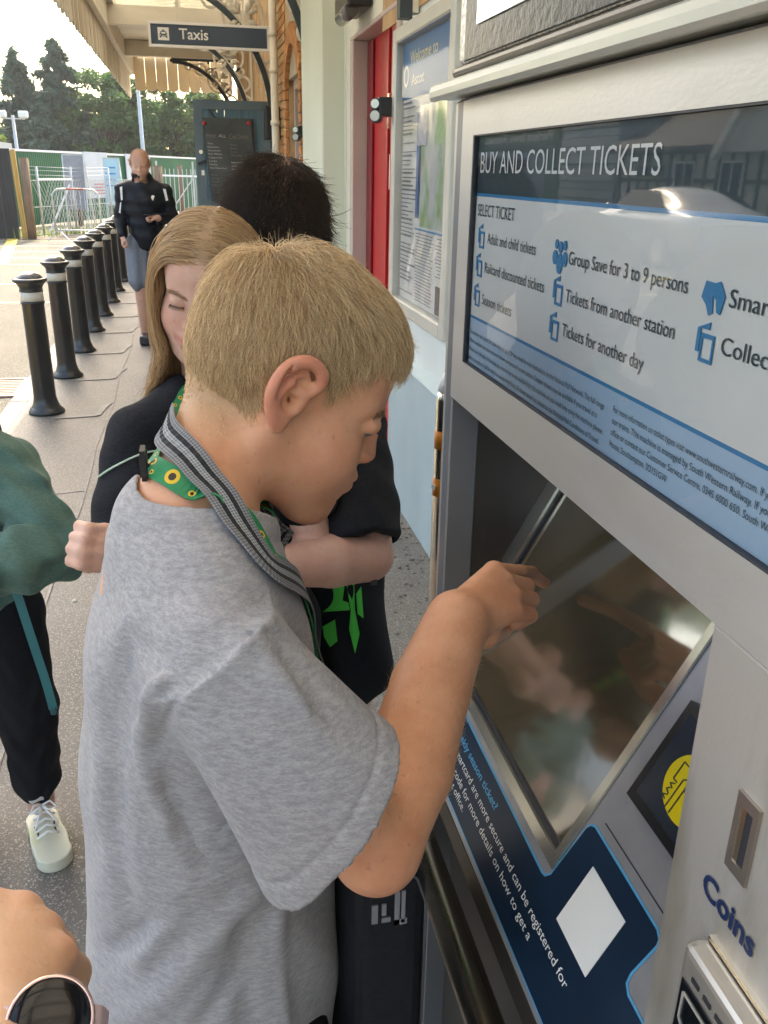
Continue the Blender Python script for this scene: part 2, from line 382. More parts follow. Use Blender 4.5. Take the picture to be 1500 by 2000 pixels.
# drain grate
dg = thing('drain_grate', 'rusty slotted drain grate in the road beside the first bollard', 'drain grate', (-1.5, 6.8, -.06))
rust = mat('pinkish_rusty_iron', (.30, .20, .17), .7, var=.2, scale=20)
MB().box(-1.75, -1.30, 6.52, 6.56, -.058, -.045).box(-1.75, -1.30, 7.08, 7.12, -.058, -.045).box(-1.75, -1.71, 6.56, 7.08, -.058, -.045).box(-1.34, -1.30, 6.56, 7.08, -.058, -.045).obj('frame', rust, dg)
for k in range(9): box('bar', -1.71, -1.34, 6.585+k*.054, 6.615+k*.054, -.056, -.047, rust, dg)
box('pit', -1.71, -1.34, 6.56, 7.08, -.0588, -.0575, M['ink'], dg)

# ------------------------------------------------------------------ bollards
def bollard():
    t = thing('bollard', 'bollard', 'bollard', (0, 0, 0), 'bollards in a row along the kerb')
    MB().lathe([(.107, 0), (.112, .004), (.112, .018), (.104, .024), (.100, .034), (.092, .038), (.085, .05), (.076, .075), (.0705, .10), (.0695, .12), (.0665, .70), (.072, .702), (.074, .709), (.072, .716), (.0655, .718)], 0, 0, 32).obj('post', M['iron'], t)
    MB().lathe([(.0655, .7185), (.0685, .719), (.0685, .773), (.0655, .774)], 0, 0, 32).obj('reflective_band', M['refl'], t)
    MB().lathe([(.064, .7745), (.070, .776), (.071, .782), (.068, .790), (.070, .802), (.079, .818), (.093, .831), (.101, .838), (.1025, .845), (.100, .852), (.088, .856), (.080, .8565)], 0, 0, 32).obj('collar', M['iron'], t)
    MB().lathe([(.0799, .8567), (.066, .873), (.050, .883), (.030, .891), (.010, .8955), (0, .896)], 0, 0, 32).obj('dome_cap', mat('grey_dome_paint', (.045, .048, .05), .22, var=.4, scale=20, coat=.3), t)  # cap slightly greyer and glossier than the post
    return t
words = ['first', 'second', 'third', 'fourth', 'fifth', 'sixth', 'seventh', 'eighth', 'ninth', 'tenth']
B0 = bollard(); 
for i, y in enumerate((5.83, 6.91, 7.92, 8.96, 9.95, 10.98, 12.03, 13.1, 14.15, 15.2)):
    o = B0 if i == 0 else copy_tree(B0)
    o.location = (-.995+.004*((i*7) % 3), y, 0); o.rotation_euler.z = i*1.3
    o['label'] = ('black cast iron bollard with white band, standing beside the drain grate, first of the row' if i == 0 else
                  'black bollard with white band, %s of the row counted from the drain grate' % words[i])

# ------------------------------------------------------------------ station building
XW = .92
bld = thing('station_building', 'cream and brick railway station building with pale blue plinth and red door', 'building', (1.5, 6, 0))
# plinth (blue), ledge, white wall above (up to door frame)
MB().prism([(.895, 0), (.895, .70), (.93, .735), (.93, 0)], lambda p, s: Vector((p[0], (-6, 4.02)[s], p[1]))).obj('plinth', M['blue_wall'], bld)
MB().prism([(.885, .70), (.892, .712), (.935, .752), (.94, .70)], lambda p, s: Vector((p[0], (-6, 4.025)[s], p[1]))).obj('plinth_ledge', mat('pale_blue_ledge', (.50, .60, .62), .5, var=.08), bld)
box('wall', .926, 1.4, -6, 4.02, .0, 4.4, M['white'], bld)
box('wall', 1.06, 1.4, 4.02, 5.25, 0, 4.4, M['cream2'], bld)
box('wall', .926, 1.059, 4.02, 5.25, 2.185, 4.4, M['cream2'], bld)          # above the door
box('wall', .926, 1.4, 5.25, 5.44, 0, 4.4, M['cream2'], bld)
# door
box('door_jamb', .915, 1.058, 5.16, 5.249, 0, 2.16, M['jamb'], bld, .004)
box('door_jamb', .915, 1.058, 4.021, 4.10, 0, 2.16, M['jamb'], bld, .004)
box('door_head', .915, 1.058, 4.021, 5.249, 2.1605, 2.184, M['jamb'], bld, .004)
dr = box('door', 1.01, 1.05, 4.102, 5.158, .01, 2.158, M['red'], bld)
box('door_stile', .995, 1.0095, 5.02, 5.156, .02, 2.15, M['shaded_red'], dr, .003)
box('door_stile', .992, 1.0095, 4.60, 4.64, .02, 2.15, M['red'], dr, .003)
box('door_glass', 1.004, 1.0095, 4.50, 4.598, .12, 2.0, M['glassdark'], dr)
box('door_stile', .985, 1.0095, 4.12, 4.498, .02, 2.15, M['red'], dr, .003)
box('door_label', 1.001, 1.0035, 4.53, 4.585, 1.42, 1.585, M['whiteink'], dr)
MB().tube([(1.0, 4.47, 1.70), (.97, 4.47, 1.70), (.97, 4.47, 1.85), (1.0, 4.47, 1.85)], .008).obj('door_handle', M['chrome'], dr)
# pilaster
MB().box(.785, .925, 5.44, 6.38, 0, 2.9, .008).obj('pilaster', M['green_cream'], bld)
box('pilaster_cap', .75, .96, 5.41, 6.42, 2.902, 3.0, M['cream2'], bld, .01)
MB().prism([(-.80, 2.45), (-.70, 2.45)], lambda p, s: Vector((0, 0, 0))) if False else None
# brick wall beyond
box('wall', .935, 1.4, 6.38, 7.55, 0, 4.4, M['mortar'], bld)
box('wall', .935, 1.4, 8.55, 16.8, 0, 4.4, M['brickm'], bld)
box('wall', .935, 1.4, 7.55, 8.55, 0, .9, M['mortar'], bld)
box('wall', .935, 1.4, 7.55, 8.55, 2.25, 4.4, M['mortar'], bld)
# bricks on the near face, both sides of the window
bm_ = [M['brickm'], M['brick_b'], M['brick_c']]
protos = {}
def brick(kind, L, y, z, m):
    key = (kind, m.name)
    if key not in protos:
        protos[key] = box('brick', .92, .9345, 0, L, 0, .065, m, bld, .004); o = protos[key]
    else:
        o = protos[key].copy(); COL.objects.link(o)
    o.location = Vector((0, y, z))-Vector(ORG[bld.name]); o.location.x += 0
    o.location.x += rr.uniform(-.003, .002)
nb = 0
for row in range(28):
    z = 1.05+row*.0765; off = .11*(row % 2)
    for y0, y1 in ((6.39, 7.40), (8.70, 10.3)):
        if z > 2.4 and y0 < 7: pass
        y = y0+.01
        first = True
        while y < y1-.12 and nb < 296:
            L = .104 if (first and row % 2) else .215
            if y+L > y1: break
            brick('h' if L < .2 else 's', L, y, z, rr.choice(bm_)); nb += 1
            y += L+.011; first = False
# window surround quoins and arch
for k in range(17):
    box('quoin', .900-.006*(k % 2), .9345, 7.41 if k % 2 else 7.47, 7.549, .92+k*.078, .92+k*.078+.068, M['brick_b'], bld, .006)
    box('quoin', .900-.006*(k % 2), .9345, 8.551, 8.69 if k % 2 else 8.64, .92+k*.078, .92+k*.078+.068, M['brick_b'], bld, .006)
for k in range(15):
    a0 = PI*(.16+.68*k/15); a1 = PI*(.16+.68*(k+.86)/15)
    def ap(p, s, a0=a0, a1=a1): return Vector(((.895, .934)[s], 8.05+p[0], 1.92+p[1]))
    r0, r1 = .56, .72
    MB().prism([(r0*math.cos(a0), r0*math.sin(a0)), (r1*math.cos(a0), r1*math.sin(a0)), (r1*math.cos(a1), r1*math.sin(a1)), (r0*math.cos(a1), r0*math.sin(a1))], ap).obj('arch_brick', M['brick_b'], bld)
wf = MB().box(.98, 1.05, 7.551, 7.63, .901, 2.249).box(.98, 1.05, 8.47, 8.549, .901, 2.249).box(.98, 1.05, 7.631, 8.469, 2.17, 2.249).box(.98, 1.05, 7.631, 8.469, .901, .98).obj('window_frame', M['jamb'], bld)
box('pane', 1.02, 1.03, 7.631, 8.469, .981, 2.169, M['glassdark'], wf)
box('window_poster', 1.012, 1.0195, 8.1, 8.4, 1.75, 2.08, mat('purple_poster', (.10, .07, .12), .5, var=.6, scale=9), wf)
box('window_poster', 1.012, 1.0195, 8.08, 8.42, 1.35, 1.68, mat('grey_poster', (.35, .35, .37), .5, var=.5, scale=12), wf)
# notices under the window, fixed to the wall
pst = thing('wall_poster', 'white framed poster with dark purple picture on the wall beyond the pilaster', 'poster', (.9, 6.9, 1.2))
box('backing', .897, .9115, 6.62, 7.14, 1.02, 1.42, M['whiteink'], pst, .002); box('picture', .893, .8965, 6.66, 7.10, 1.05, 1.30, mat('dark_purple_print', (.10, .06, .10), .4, var=.8, scale=7), pst)
text('OPEN', 'lettering', (.8925, 7.05, 1.33), (0, -1, 0), (0, 0, 1), .34, .05, M['ink'], pst) if False else None
# light fitting over the door
lf = thing('bulkhead_light', 'black bulkhead security light above the red door', 'light fitting', (.9, 4.9, 2.3))
MB().box(.80, .925, 4.66, 5.06, 2.24, 2.33, .02, 3).obj('housing', M['dark'], lf)
MB().tube([(.83, 4.70, 2.235), (.83, 5.02, 2.235)], .035, 14).obj('lens', mat('smoked_lens', (.10, .10, .10), .2, coat=.5), lf)

# ------------------------------------------------------------------ notice board
nb_ = thing('notice_board', 'grey framed glazed notice board with station posters beside the red door', 'notice board', (.88, 3.5, 1.5))
y0, y1, z0, z1 = 3.02, 3.935, .93, 2.045
XF = .865
MB().box(XF, .925, y1-.055, y1, z0, z1, .006).box(XF, .925, y0, y0+.055, z0, z1, .006).box(XF, .925, y0+.056, y1-.056, z1-.055, z1, .006).box(XF, .925, y0+.056, y1-.056, z0, z0+.055, .006).obj('frame', M['alu'], nb_)
box('backboard', .905, .924, y0+.056, y1-.056, z0+.056, z1-.056, M['paper'], nb_)
ya, yb = y0+.06, y1-.06
box('header_panel', .9, .9045, ya, yb, 1.78, 1.985, mat('poster_blue', (.03, .18, .42), .4, var=.1, scale=3), nb_)
text('Welcome to', 'lettering', (.899, yb-.12, 1.905), (0, -1, 0), (0, 0, 1), .42, .045, mat('pale_yellow_ink', (.72, .70, .45), .5), nb_, bold=.01)
text('Ascot', 'lettering', (.899, yb-.15, 1.825), (0, -1, 0), (0, 0, 1), .20, .042, M['whiteink'], nb_, bold=.01)
MB().ring((.899, yb-.06, 1.865), Vector((0, 1, 0)), Vector((0, 0, 1)), Vector((1, 0, 0)), .035, .006, 24, .0006).obj('emblem', M['whiteink'], nb_)
box('map_panel', .9, .9045, ya, yb-.34, 1.30, 1.77, mat('map_print', (.25, .42, .18), .4, col2=(.55, .60, .62), scale=5, contrast=(.42, .55)), nb_)
box('leaflet', .896, .8995, 3.12, 3.33, 1.60, 1.76, mat('pale_green_notice', (.42, .60, .36), .5, var=.15, scale=60), nb_)
box('leaflet', .896, .8995, 3.45, 3.60, 1.60, 1.72, mat('lilac_notice', (.52, .52, .66), .5, var=.15, scale=60), nb_)
box('leaflet', .896, .8995, 3.09, 3.15, 1.40, 1.48, mat('red_notice', (.55, .03, .05), .5), nb_)
box('leaflet', .896, .8995, 3.09, 3.15, 1.55, 1.585, mat('red_notice_b', (.55, .06, .08), .5), nb_)
MB().ring((.897, 3.12, 1.515), Vector((0, 1, 0)), Vector((0, 0, 1)), Vector((1, 0, 0)), .02, .004, 20, .0006).bar((.897, 3.106, 1.501), (.897, 3.134, 1.529), .004, .0012, (1, 0, 0)).obj('no_smoking_sign', mat('red_ring', (.5, .02, .03), .5), nb_)
box('blue_band', .897, .8995, 3.56, 3.60, 1.33, 1.60, mat('blue_strip', (.04, .14, .42), .5), nb_)
box('dark_panel', .897, .8995, 3.085, 3.25, .995, 1.10, M['ink'], nb_)
box('blue_rule', .897, .8995, ya, 3.60, 1.285, 1.292, M['blueline'], nb_)
tl = MB()
for k in range(46):
    z = 1.76-k*.0165; 
    if rr.random() < .12: continue
    tl.bm.faces.new([tl.bm.verts.new(p) for p in ((.899, yb-.02, z), (.899, yb-.02-rr.uniform(.12, .27), z), (.899, yb-.02-.2, z+.006), (.899, yb-.02, z+.006))][:4]) if False else tl.box(.8985, .8995, yb-.02-rr.uniform(.12, .27), yb-.02, z, z+rr.choice((.004, .005, .008)))
for k in range(22):
    z = 1.27-k*.0125
    tl.box(.8985, .8995, 3.30+rr.uniform(0, .05), 3.585, z, z+.0035)
    if z > 1.12: tl.box(.8985, .8995, 3.10, 3.28-rr.uniform(0, .05), z, z+.0035)
tl.obj('text_lines', mat('grey_text', (.20, .21, .24), .5), nb_)['kind'] = 'stuff'
nmesh('glass', [(.882, y0+.0555, z0+.0555), (.882, y0+.0555, z1-.0555), (.882, y1-.0555, z1-.0555), (.882, y1-.0555, z0+.0555)], [(0, 1, 2, 3)], M['glass_soft'], nb_)
# wavy plastic sleeve reflections come from a buckled clear sheet
g = []; f = []
ny, nz = 40, 60
for j in range(nz):
    for i in range(ny):
        Y = ya+.01+(yb-ya-.02)*i/(ny-1); Z = .995+(1.74-.995)*j/(nz-1)
        g.append((.890+.0028*math.sin(Y*22+3*math.sin(Z*5))*math.sin(Z*9+Y*7), Y, Z))
for j in range(nz-1):
    for i in range(ny-1): f.append((j*ny+i, j*ny+i+1, (j+1)*ny+i+1, (j+1)*ny+i))
nmesh('plastic_sleeve', g, f, glassmat('clear_plastic', (1, 1, 1), .10, .30), nb_, True)
# yellow poster above
yp = thing('yellow_poster', 'yellow notice fixed to the brickwork above the notice board', 'poster', (.9, 3.6, 2.2))
box('sheet', .905, .918, 3.13, 3.42, 2.12, 2.45, mat('yellow_notice', (.72, .50, .05), .5, var=.05), yp)
tl = MB()
for k in range(8): tl.box(.9035, .9045, 3.17+rr.uniform(0, .05), 3.39, 2.15+k*.03, 2.158+k*.03)
tl.obj('text_lines', M['ink'], yp)
box('wall_brick_panel', .9185, .9255, -2, 4.4, 2.10, 4.2, M['brickm'], bld)
# floodlight on notice board
def twin_lamp(x, y, z, label):
    t = thing('security_camera', label, 'camera', (x, y, z), 'black twin security cameras')
    MB().box(x-.035, x+.05, y-.04, y+.05, z-.012, z+.062, .008, 2).obj('bracket', M['dark'], t)
    MB().tube([(x-.05, y-.03, z+.035), (x-.02, y+.06, z+.035)], .022, 14).obj('camera_head', M['dark'], t)
    MB().tube([(x-.05, y-.03, z-.012), (x-.02, y+.06, z-.012)], .026, 14).obj('camera_head', M['dark'], t)
    MB().tube([(x-.052, y-.034, z+.035), (x-.051, y-.032, z+.035)], .018, 14).obj('lens', mat('bright_lens', (.5, .55, .55), .15, metal=.6), t)
    MB().tube([(x-.052, y-.034, z-.012), (x-.051, y-.032, z-.012)], .021, 14).obj('lens', mat('bright_lens_b', (.4, .42, .42), .15, metal=.6), t)
twin_lamp(.845, 3.97, 1.735, 'black twin security camera mounted beside the glazed notice board')
twin_lamp(.80, 6.52, 1.73, 'black twin security camera at the foot of the iron bracket near the pilaster')
kb = thing('key_safe', 'black wall box with a small white label beside the blue shutter', 'box', (.9, 9.5, 1.9))
box('case', .775, .915, 9.18, 9.42, 1.78, 2.08, M['dark'], kb, .012, 2); box('label_plate', .835, .85, 9.172, 9.179, 1.885, 1.94, M['whiteink'], kb)
MB().tube([(.8425, 9.176, 1.94), (.836, 9.176, 1.955), (.8425, 9.176, 1.965), (.849, 9.176, 1.955), (.8425, 9.176, 1.94)], .0025, 6).obj('hook', M['whiteink'], kb)
# downpipe
dp = thing('downpipe', 'cream cast iron downpipe on the brick wall beside the taxi sign', 'downpipe', (.86, 9.0, 0))
MB().tube([(.85, 9.0, 0), (.85, 9.0, 3.3)], .036, 14).obj('pipe', M['cream'], dp)
for z in (1.0, 1.9, 2.35, 2.65): MB().tube([(.85, 9.0, z), (.85, 9.0, z+.04)], .045, 14).obj('clip', M['cream'], dp)

# ------------------------------------------------------------------ canopy brackets
def bracket(y):
    t = thing('canopy_bracket', 'b', 'bracket', (0, 0, 0), 'ornate iron canopy brackets along the wall')
    Yv = Vector((0, 1, 0))
    # curved dark rib: quarter ellipse from wall foot up to the far end of the top bar
    x0, z0, x1, z1 = .90, 2.0, -.12, 3.15
    pts = []
    for k in range(25):
        a = PI/2*k/24
        pts.append((x1+(x0-.035-x1)*math.sin(a)*1.0, z0+(z1-.03-z0)*math.cos(a)))
    def bez(k): return pts[k]
    b = MB()
    for k in range(24):
        p, q = Vector((pts[k][0], 0, pts[k][1])), Vector((pts[k+1][0], 0, pts[k+1][1]))
        d = (q-p).normalized()*.006
        b.bar(p-d, q+d, .052, .034, Yv)
    b.box(x0-.055, x0-.005, -.028, .028, 1.70, 2.0)
    b.obj('rib', M['slate'], t)
    b = MB(); b.box(x1-.02, x0, -.022, .022, z1-.012, z1+.022); b.sphere((x1-.02, 0, z1-.012), .026); b.sphere((.45, 0, z1-.03), .02)
    b.obj('top_bar', M['slate'], t)
    MB().box(x0-.004, x0+.02, -.03, .03, 1.72, z1-.014).obj('wall_bar', M['cream'], t)
    # filigree between rib and corner
    b = MB(); ax, az = Vector((1, 0, 0)), Vector((0, 0, 1))
    for (cx, cz, R) in ((.62, 2.87, .19), (.80, 2.56, .085), (.835, 2.36, .052), (.32, 3.02, .085), (.12, 3.06, .05), (.855, 2.23, .03), (.47, 2.99, .05), (.77, 2.70, .04)):
        b.ring((cx, 0, cz), ax, az, Yv, R, .014, 28, .011)
    for k in range(23):
        p = Vector((pts[k][0]+.022, 0, pts[k][1]+.022)); q = Vector((pts[k+1][0]+.022, 0, pts[k+1][1]+.022))
        b.bar(p, q, .024, .018, Yv)
    for a in range(4):                      # leaf lobes inside the big circle
        an = a*PI/2+PI/4
        for s in (-.35, .35):
            p = Vector((.62+.05*math.cos(an), 0, 2.87+.05*math.sin(an))); q = Vector((.62+.15*math.cos(an+s), 0, 2.87+.15*math.sin(an+s)))
            b.tube([p, (p+q)/2, q], [.012, .03, .012], 8)
        b.bar((.62, 0, 2.87), (.62+.18*math.cos(an), 0, 2.87+.18*math.sin(an)), .02, .014, Yv)
    b.obj('filigree', M['cream'], t)
    return t
BR = bracket(0)
bl = ['bracket above the notice board, first from the ticket machine', 'bracket springing from the wall just beyond the pale pilaster', 'bracket beside the downpipe, behind the taxi sign',
      'bracket over the blue shutter, second beyond the taxi sign', 'farthest bracket, near the end of the canopy']
for i, (y, dz) in enumerate(((3.75, .36), (6.5, 0), (9.55, 0), (12.8, 0), (16.1, 0))):
    o = BR if i == 0 else copy_tree(BR); o.location = (0, y, dz); o['label'] = 'ornate cream iron canopy '+bl[i]

# ------------------------------------------------------------------ canopy
cn = thing('platform_canopy', 'cream timber station canopy with glazed roof and sawtooth valance', 'canopy', (0, 6, 2.7))
XE = -.90
ys_beam = [-2.7, .5, 3.75, 6.5, 9.55, 12.8, 16.1]
for y in ys_beam: 
    box('beam', XE+.05, .92, y-.06, y+.06, 3.178, 3.40, M['cream'], cn, .004)
box('edge_beam', XE-.02, XE+.049, -6, 18.5, 3.12, 3.52, M['cream'], cn)
box('wall_plate', .86, .925, -6, 18.5, 3.402, 3.60, M['cream'], cn)
# longitudinal purlin, and cross member near the top of picture
box('purlin', XE+.05, XE+.13, -6, 18.5, 3.405, 3.50, M['cream'], cn)
box('purlin', -.02, .05, -6, 18.4, 3.56, 3.66, M['cream'], cn)
# roof: rises from edge to wall; glazing bars
def zr(x): return 3.52+(x-XE)*.16
k = 0; bar0 = None
for i in range(81):
    y = -5.8+i*.30
    if abs(y) > 18.4: continue
    if bar0 is None:
        bar0 = MB().bar((XE, 0, zr(XE)), (.92, 0, zr(.92)), .035, .06).obj('glazing_bar', M['cream'], cn); bb = bar0
    else: bb = bar0.copy(); COL.objects.link(bb)
    bb.location.y = y-6
pn0 = None
for i in range(80):
    y = -5.78+i*.30
    if y > 18.2: continue
    if pn0 is None:
        pn0 = flat('roof_pane', [(XE-.05, 0, zr(XE)+.035), (.92, 0, zr(.92)+.035), (.92, .2995, zr(.92)+.035), (XE-.05, .2995, zr(XE)+.035)], M['skylight'], cn, .006, (0, 0, 1)); pp = pn0
    else: pp = pn0.copy(); COL.objects.link(pp)
    pp.location.y = y-6
# boarded soffit at the far bay
box('soffit', XE+.13, .86, 13.0, 18.38, 3.41, 3.44, M['cream'], cn)
# valance boards
def vboard(L, wd, parent, m):
    b = MB(); hw = wd/2-.003
    poly = [(-hw, .62), (hw, .62), (hw, .05), (hw*.55, .012), (0, 0), (-hw*.55, .012), (-hw, .05)]
    b.prism(poly, lambda p, s: Vector((XE-.045+.02*s, p[0], 2.70+p[1])))
    return b.obj('valance_board', m, parent)
vb = vboard(.6, .12, cn, M['cream']); vb2 = vboard(.6, .12, cn, mat('weathered_cream_paint', (.60, .54, .43), .6, var=.2, scale=4, stretch=(3, 3, .6)))
for i in range(150):
    y = 0.6+i*.12
    if y > 18.45: break
    src = vb if rr.random() < .6 else vb2
    o = src if (src is vb and i == 0) else src.copy()
    if o.name not in COL.objects: COL.objects.link(o)
    o.location = Vector((rr.uniform(-.006, .004), y, (.0 if i % 2 else .018)+rr.uniform(-.01, .006)))-Vector(ORG[cn.name])
vb2.location = Vector((0, .48, 0))-Vector(ORG[cn.name]); vb.location = Vector((0, .36, 0))-Vector(ORG[cn.name])
vb3 = None
for i in range(9):
    xa = XE+.05+i*.2
    def sc(p, s): return Vector((p[0], 18.46+.02*s, p[1]))
    poly = [(xa, 3.50), (xa+.196, 3.50), (xa+.196, 2.90)] + [(xa+.098+.098*math.cos(a), 2.90-.055*math.sin(a)) for a in np.linspace(.2, PI-.2, 7)] + [(xa, 2.90)]
    MB().prism(poly, sc).obj('end_valance_board', mat('warm_cream_paint', (.66, .55, .38), .6, var=.08, scale=2) if i == 0 else bpy.data.materials['warm_cream_paint'], cn)
# conduit along the beam
MB().tube([(-.62, 9.47, 3.29), (-.3, 9.47, 3.285), (.1, 9.47, 3.29), (.55, 9.47, 3.285), (.86, 9.47, 3.27)], .012, 8).obj('conduit', M['galv'], cn)
for x in (-.45, -.1, .25, .6): MB().box(x-.012, x+.012, 9.455, 9.488, 3.265, 3.31).obj('conduit_clip', M['galv'], cn)
# speaker / lamp hanging off the beam
sp = thing('canopy_lamp', 'grey bracket with a round black lamp ring under the canopy edge', 'lamp', (-.7, 9.3, 3.3))
box('mount', -.74, -.61, 9.40, 9.49, 3.18, 3.38, M['steel_dk'], sp)
MB().tube([(-.6+.09*math.cos(a)-.02, 9.36, 3.36+.09*math.sin(a)) for a in np.linspace(-PI, 0.0, 16)], .013, 8).obj('ring', M['dark'], sp)
# strip light tubes
for (x, y, lb) in ((-.1, 11.0, 'thin white strip light under the canopy behind the taxi sign'), (.25, 7.9, 'thin white strip light under the canopy before the taxi sign')):
    t = thing('strip_light', lb, 'light fitting', (x, y, 3.3)); MB().tube([(x, y-.6, 3.42), (x, y+.6, 3.42)], .02, 8).obj('tube', M['paper'], t)
    MB().box(x-.03, x+.03, y-.62, y+.62, 3.442, 3.47).obj('batten', M['galv'], t)

# ------------------------------------------------------------------ taxis sign
ts = thing('taxi_sign', 'dark slate sign reading Taxis with a cab symbol, hung under the canopy', 'sign', (.3, 9.2, 2.7))
YS = 9.2; xa, xb, za, zb = -.255, .835, 2.545, 2.755
xa = -.27; 
MB().box(xa, xb, YS, YS+.04, za, za+.022).box(xa, xb, YS, YS+.04, zb-.022, zb).box(xa, xa+.022, YS, YS+.04, za+.0225, zb-.0225).box(xb-.022, xb, YS, YS+.04, za+.0225, zb-.0225).obj('frame', M['whiteink'], ts)
box('panel', xa+.0225, xb-.0225, YS+.008, YS+.035, za+.0225, zb-.0225, mat('slate_blue_sign', (.055, .085, .13), .35), ts)
text('Taxis', 'lettering', (xa+.275, YS+.006, za+.072), (1, 0, 0), (0, 0, 1), .265, .092, M['whiteink'], ts, bold=.012)
MB().box(xa+.085, xa+.185, YS+.0055, YS+.0075, za+.055, za+.16, .0).obj('cab_tile', M['whiteink'], ts)
b = MB(); cx = xa+.135; sl = bpy.data.materials['slate_blue_sign']
b.prism([(cx-.034, za+.075), (cx-.034, za+.105), (cx-.022, za+.13), (cx+.022, za+.13), (cx+.034, za+.105), (cx+.034, za+.075), (cx+.022, za+.075), (cx+.022, za+.085), (cx-.022, za+.085), (cx-.022, za+.075)], lambda p, s: Vector((p[0], YS+.0035+.0015*s, p[1])))
b.box(cx-.01, cx+.01, YS+.0035, YS+.005, za+.1315, za+.141)
b.obj('cab_symbol', sl, ts)
MB().box(cx-.019, cx+.019, YS+.001, YS+.003, za+.108, za+.122).box(cx-.030, cx-.022, YS+.001, YS+.003, za+.092, za+.100).box(cx+.022, cx+.030, YS+.001, YS+.003, za+.092, za+.100).box(cx-.012, cx+.012, YS+.001, YS+.003, za+.090, za+.094).obj('cab_detail', M['whiteink'], ts)
for x in (0, .6): MB().bar((x, YS+.02, zb), (x, YS+.02, 3.42), .02, .02, (0, 1, 0)).obj('hanger', M['cream'], ts)
MB().bar((xb, YS+.02, 2.60), (.92, YS+.02, 2.60), .02, .02).bar((xb, YS+.02, 2.70), (.92, YS+.02, 2.70), .02, .02).obj('wall_stay', M['cream'], ts)

# ------------------------------------------------------------------ blue shutter with chalkboard
sh = thing('kiosk_shutter', 'open blue boarded shutter on the wall carrying a chalkboard menu', 'shutter', (.5, 10, 1.1))
YB = 10.0; blue = mat('blue_boards', (.10, .19, .25), .6, var=.18, scale=4, stretch=(4, 4, .5)); blue2 = mat('grey_blue_frame', (.12, .17, .20), .6, var=.12, scale=3)
MB().box(.10, .19, YB, YB+.05, 1.13, 2.17).box(.80, .90, YB, YB+.05, 1.13, 2.17).box(.191, .799, YB, YB+.05, 2.08, 2.17).box(.191, .799, YB, YB+.05, 1.13, 1.20).obj('frame', blue2, sh)
for k in range(8): box('board', .1915+k*.076, .1915+k*.076+.0735, YB+.012, YB+.04, 1.2005, 2.0795, blue, sh)
MB().bar((.25, YB+.005, 2.08), (.34, YB+.005, 1.98), .02, .01, (0, 1, 0)).obj('brace', M['ink'], sh)
MB().tube([(.155, YB-.015, 1.67), (.155, YB, 1.67)], .02, 16).obj('lock', M['chrome'], sh); box('hasp', .15, .18, YB-.008, YB-.0005, 1.44, 1.49, M['whiteink'], sh); MB().bar((.12, YB-.01, 1.55), (.2, YB-.01, 1.58), .03, .012, (0, 1, 0)).obj('hinge', M['ink'], sh)
cb = thing('chalkboard', 'black chalkboard drinks menu pinned to the blue shutter', 'chalkboard', (.45, 9.97, 1.2))
bx = [(.185, 2.0), (.685, 2.0), (.72, 1.18), (.24, 1.18)]
flat('board', [(x, YB-.03, z) for x, z in bx], mat('dusty_chalkboard', (.075, .085, .085), .7, var=.25, scale=5), cb, .015, (0, 1, 0))
flat('edge', [(.688, YB-.031, 2.0), (.71, YB-.031, 2.0), (.74, YB-.031, 1.18), (.722, YB-.031, 1.18)], M['ink'], cb, .018, (0, 1, 0))
ch = mat('chalk', (.55, .56, .55), .9); ch2 = mat('faint_chalk', (.24, .22, .20), .9)
text('Hot', 'lettering', (.22, YB-.0315, 1.81), (1, 0, 0), (0, 0, 1), .10, .04, ch2, cb); text('ALL', 'lettering', (.345, YB-.0315, 1.815), (1, 0, -.03), (0, 0, 1), .075, .03, ch, cb)
text('Cold Drinks', 'lettering', (.455, YB-.0315, 1.80), (1, 0, .02), (0, 0, 1), .20, .05, ch2, cb)
L1 = ['Tea', 'Espresso', 'Americano', 'Flat White', 'Cappuccino', 'Latte', 'Mocha', 'Hot Chocolate', '', 'Chai', 'Syrups', 'Decaf', 'Babyccino']
L2 = ['Water', 'Juice', 'Cola', 'Milkshake', '', 'Lemonade', 'Orange Fizz', 'Iced Latte', '', 'Iced Tea']
for i, s in enumerate(L1):
    if s: text(s, 'lettering', (.225+.0022*i, YB-.0315, 1.745-i*.034), (1, 0, 0), (0, 0, 1), .012*len(s)+.02, .018, ch if i < 8 else ch2, cb)
for i, s in enumerate(L2):
    if s: text(s, 'lettering', (.455+.0022*i, YB-.0315, 1.735-i*.034), (1, 0, 0), (0, 0, 1), .012*len(s)+.02, .018, ch if 3 < i < 8 else ch2, cb)
for x, z in ((.205, 1.945), (.665, 1.955)): MB().lathe([(.0, -.002), (.022, 0), (.02, .006), (0, .01)], 0, 0, 10).obj('poppy_pin', mat('red_pin', (.5, .04, .05), .5), cb)
for o, (x, z) in zip([c for c in cb.children if c.name.startswith('poppy')], ((.205, 1.945), (.665, 1.955))):
    o.rotation_euler.x = PI/2; o.location = Vector((x, YB-.036, z))-Vector(ORG[cb.name])
# small shelf of cups by the wall
cupst = thing('paper_cup', 'stack of white paper cups on the kiosk ledge', 'paper cups', (.86, 8.6, 1.45))
MB().lathe([(.03, 1.47), (.042, 1.60), (.045, 1.605), (.04, 1.606)], .80, 8.6, 16).obj('cup', M['whiteink'], cupst)
MB().box(.74, .915, 8.2, 9.0, 1.44, 1.469, .004).obj('tray', M['whiteink'], cupst)
# short grey post by the door
po = thing('steel_post', 'short square galvanised post standing before the blue plinth', 'post', (.72, 3.42, 0))
MB().box(.695, .745, 3.40, 3.45, 0, .95, .004).obj('shaft', M['galv'], po); MB().box(.675, .765, 3.38, 3.47, 0, .008).obj('base_plate', M['galv'], po)
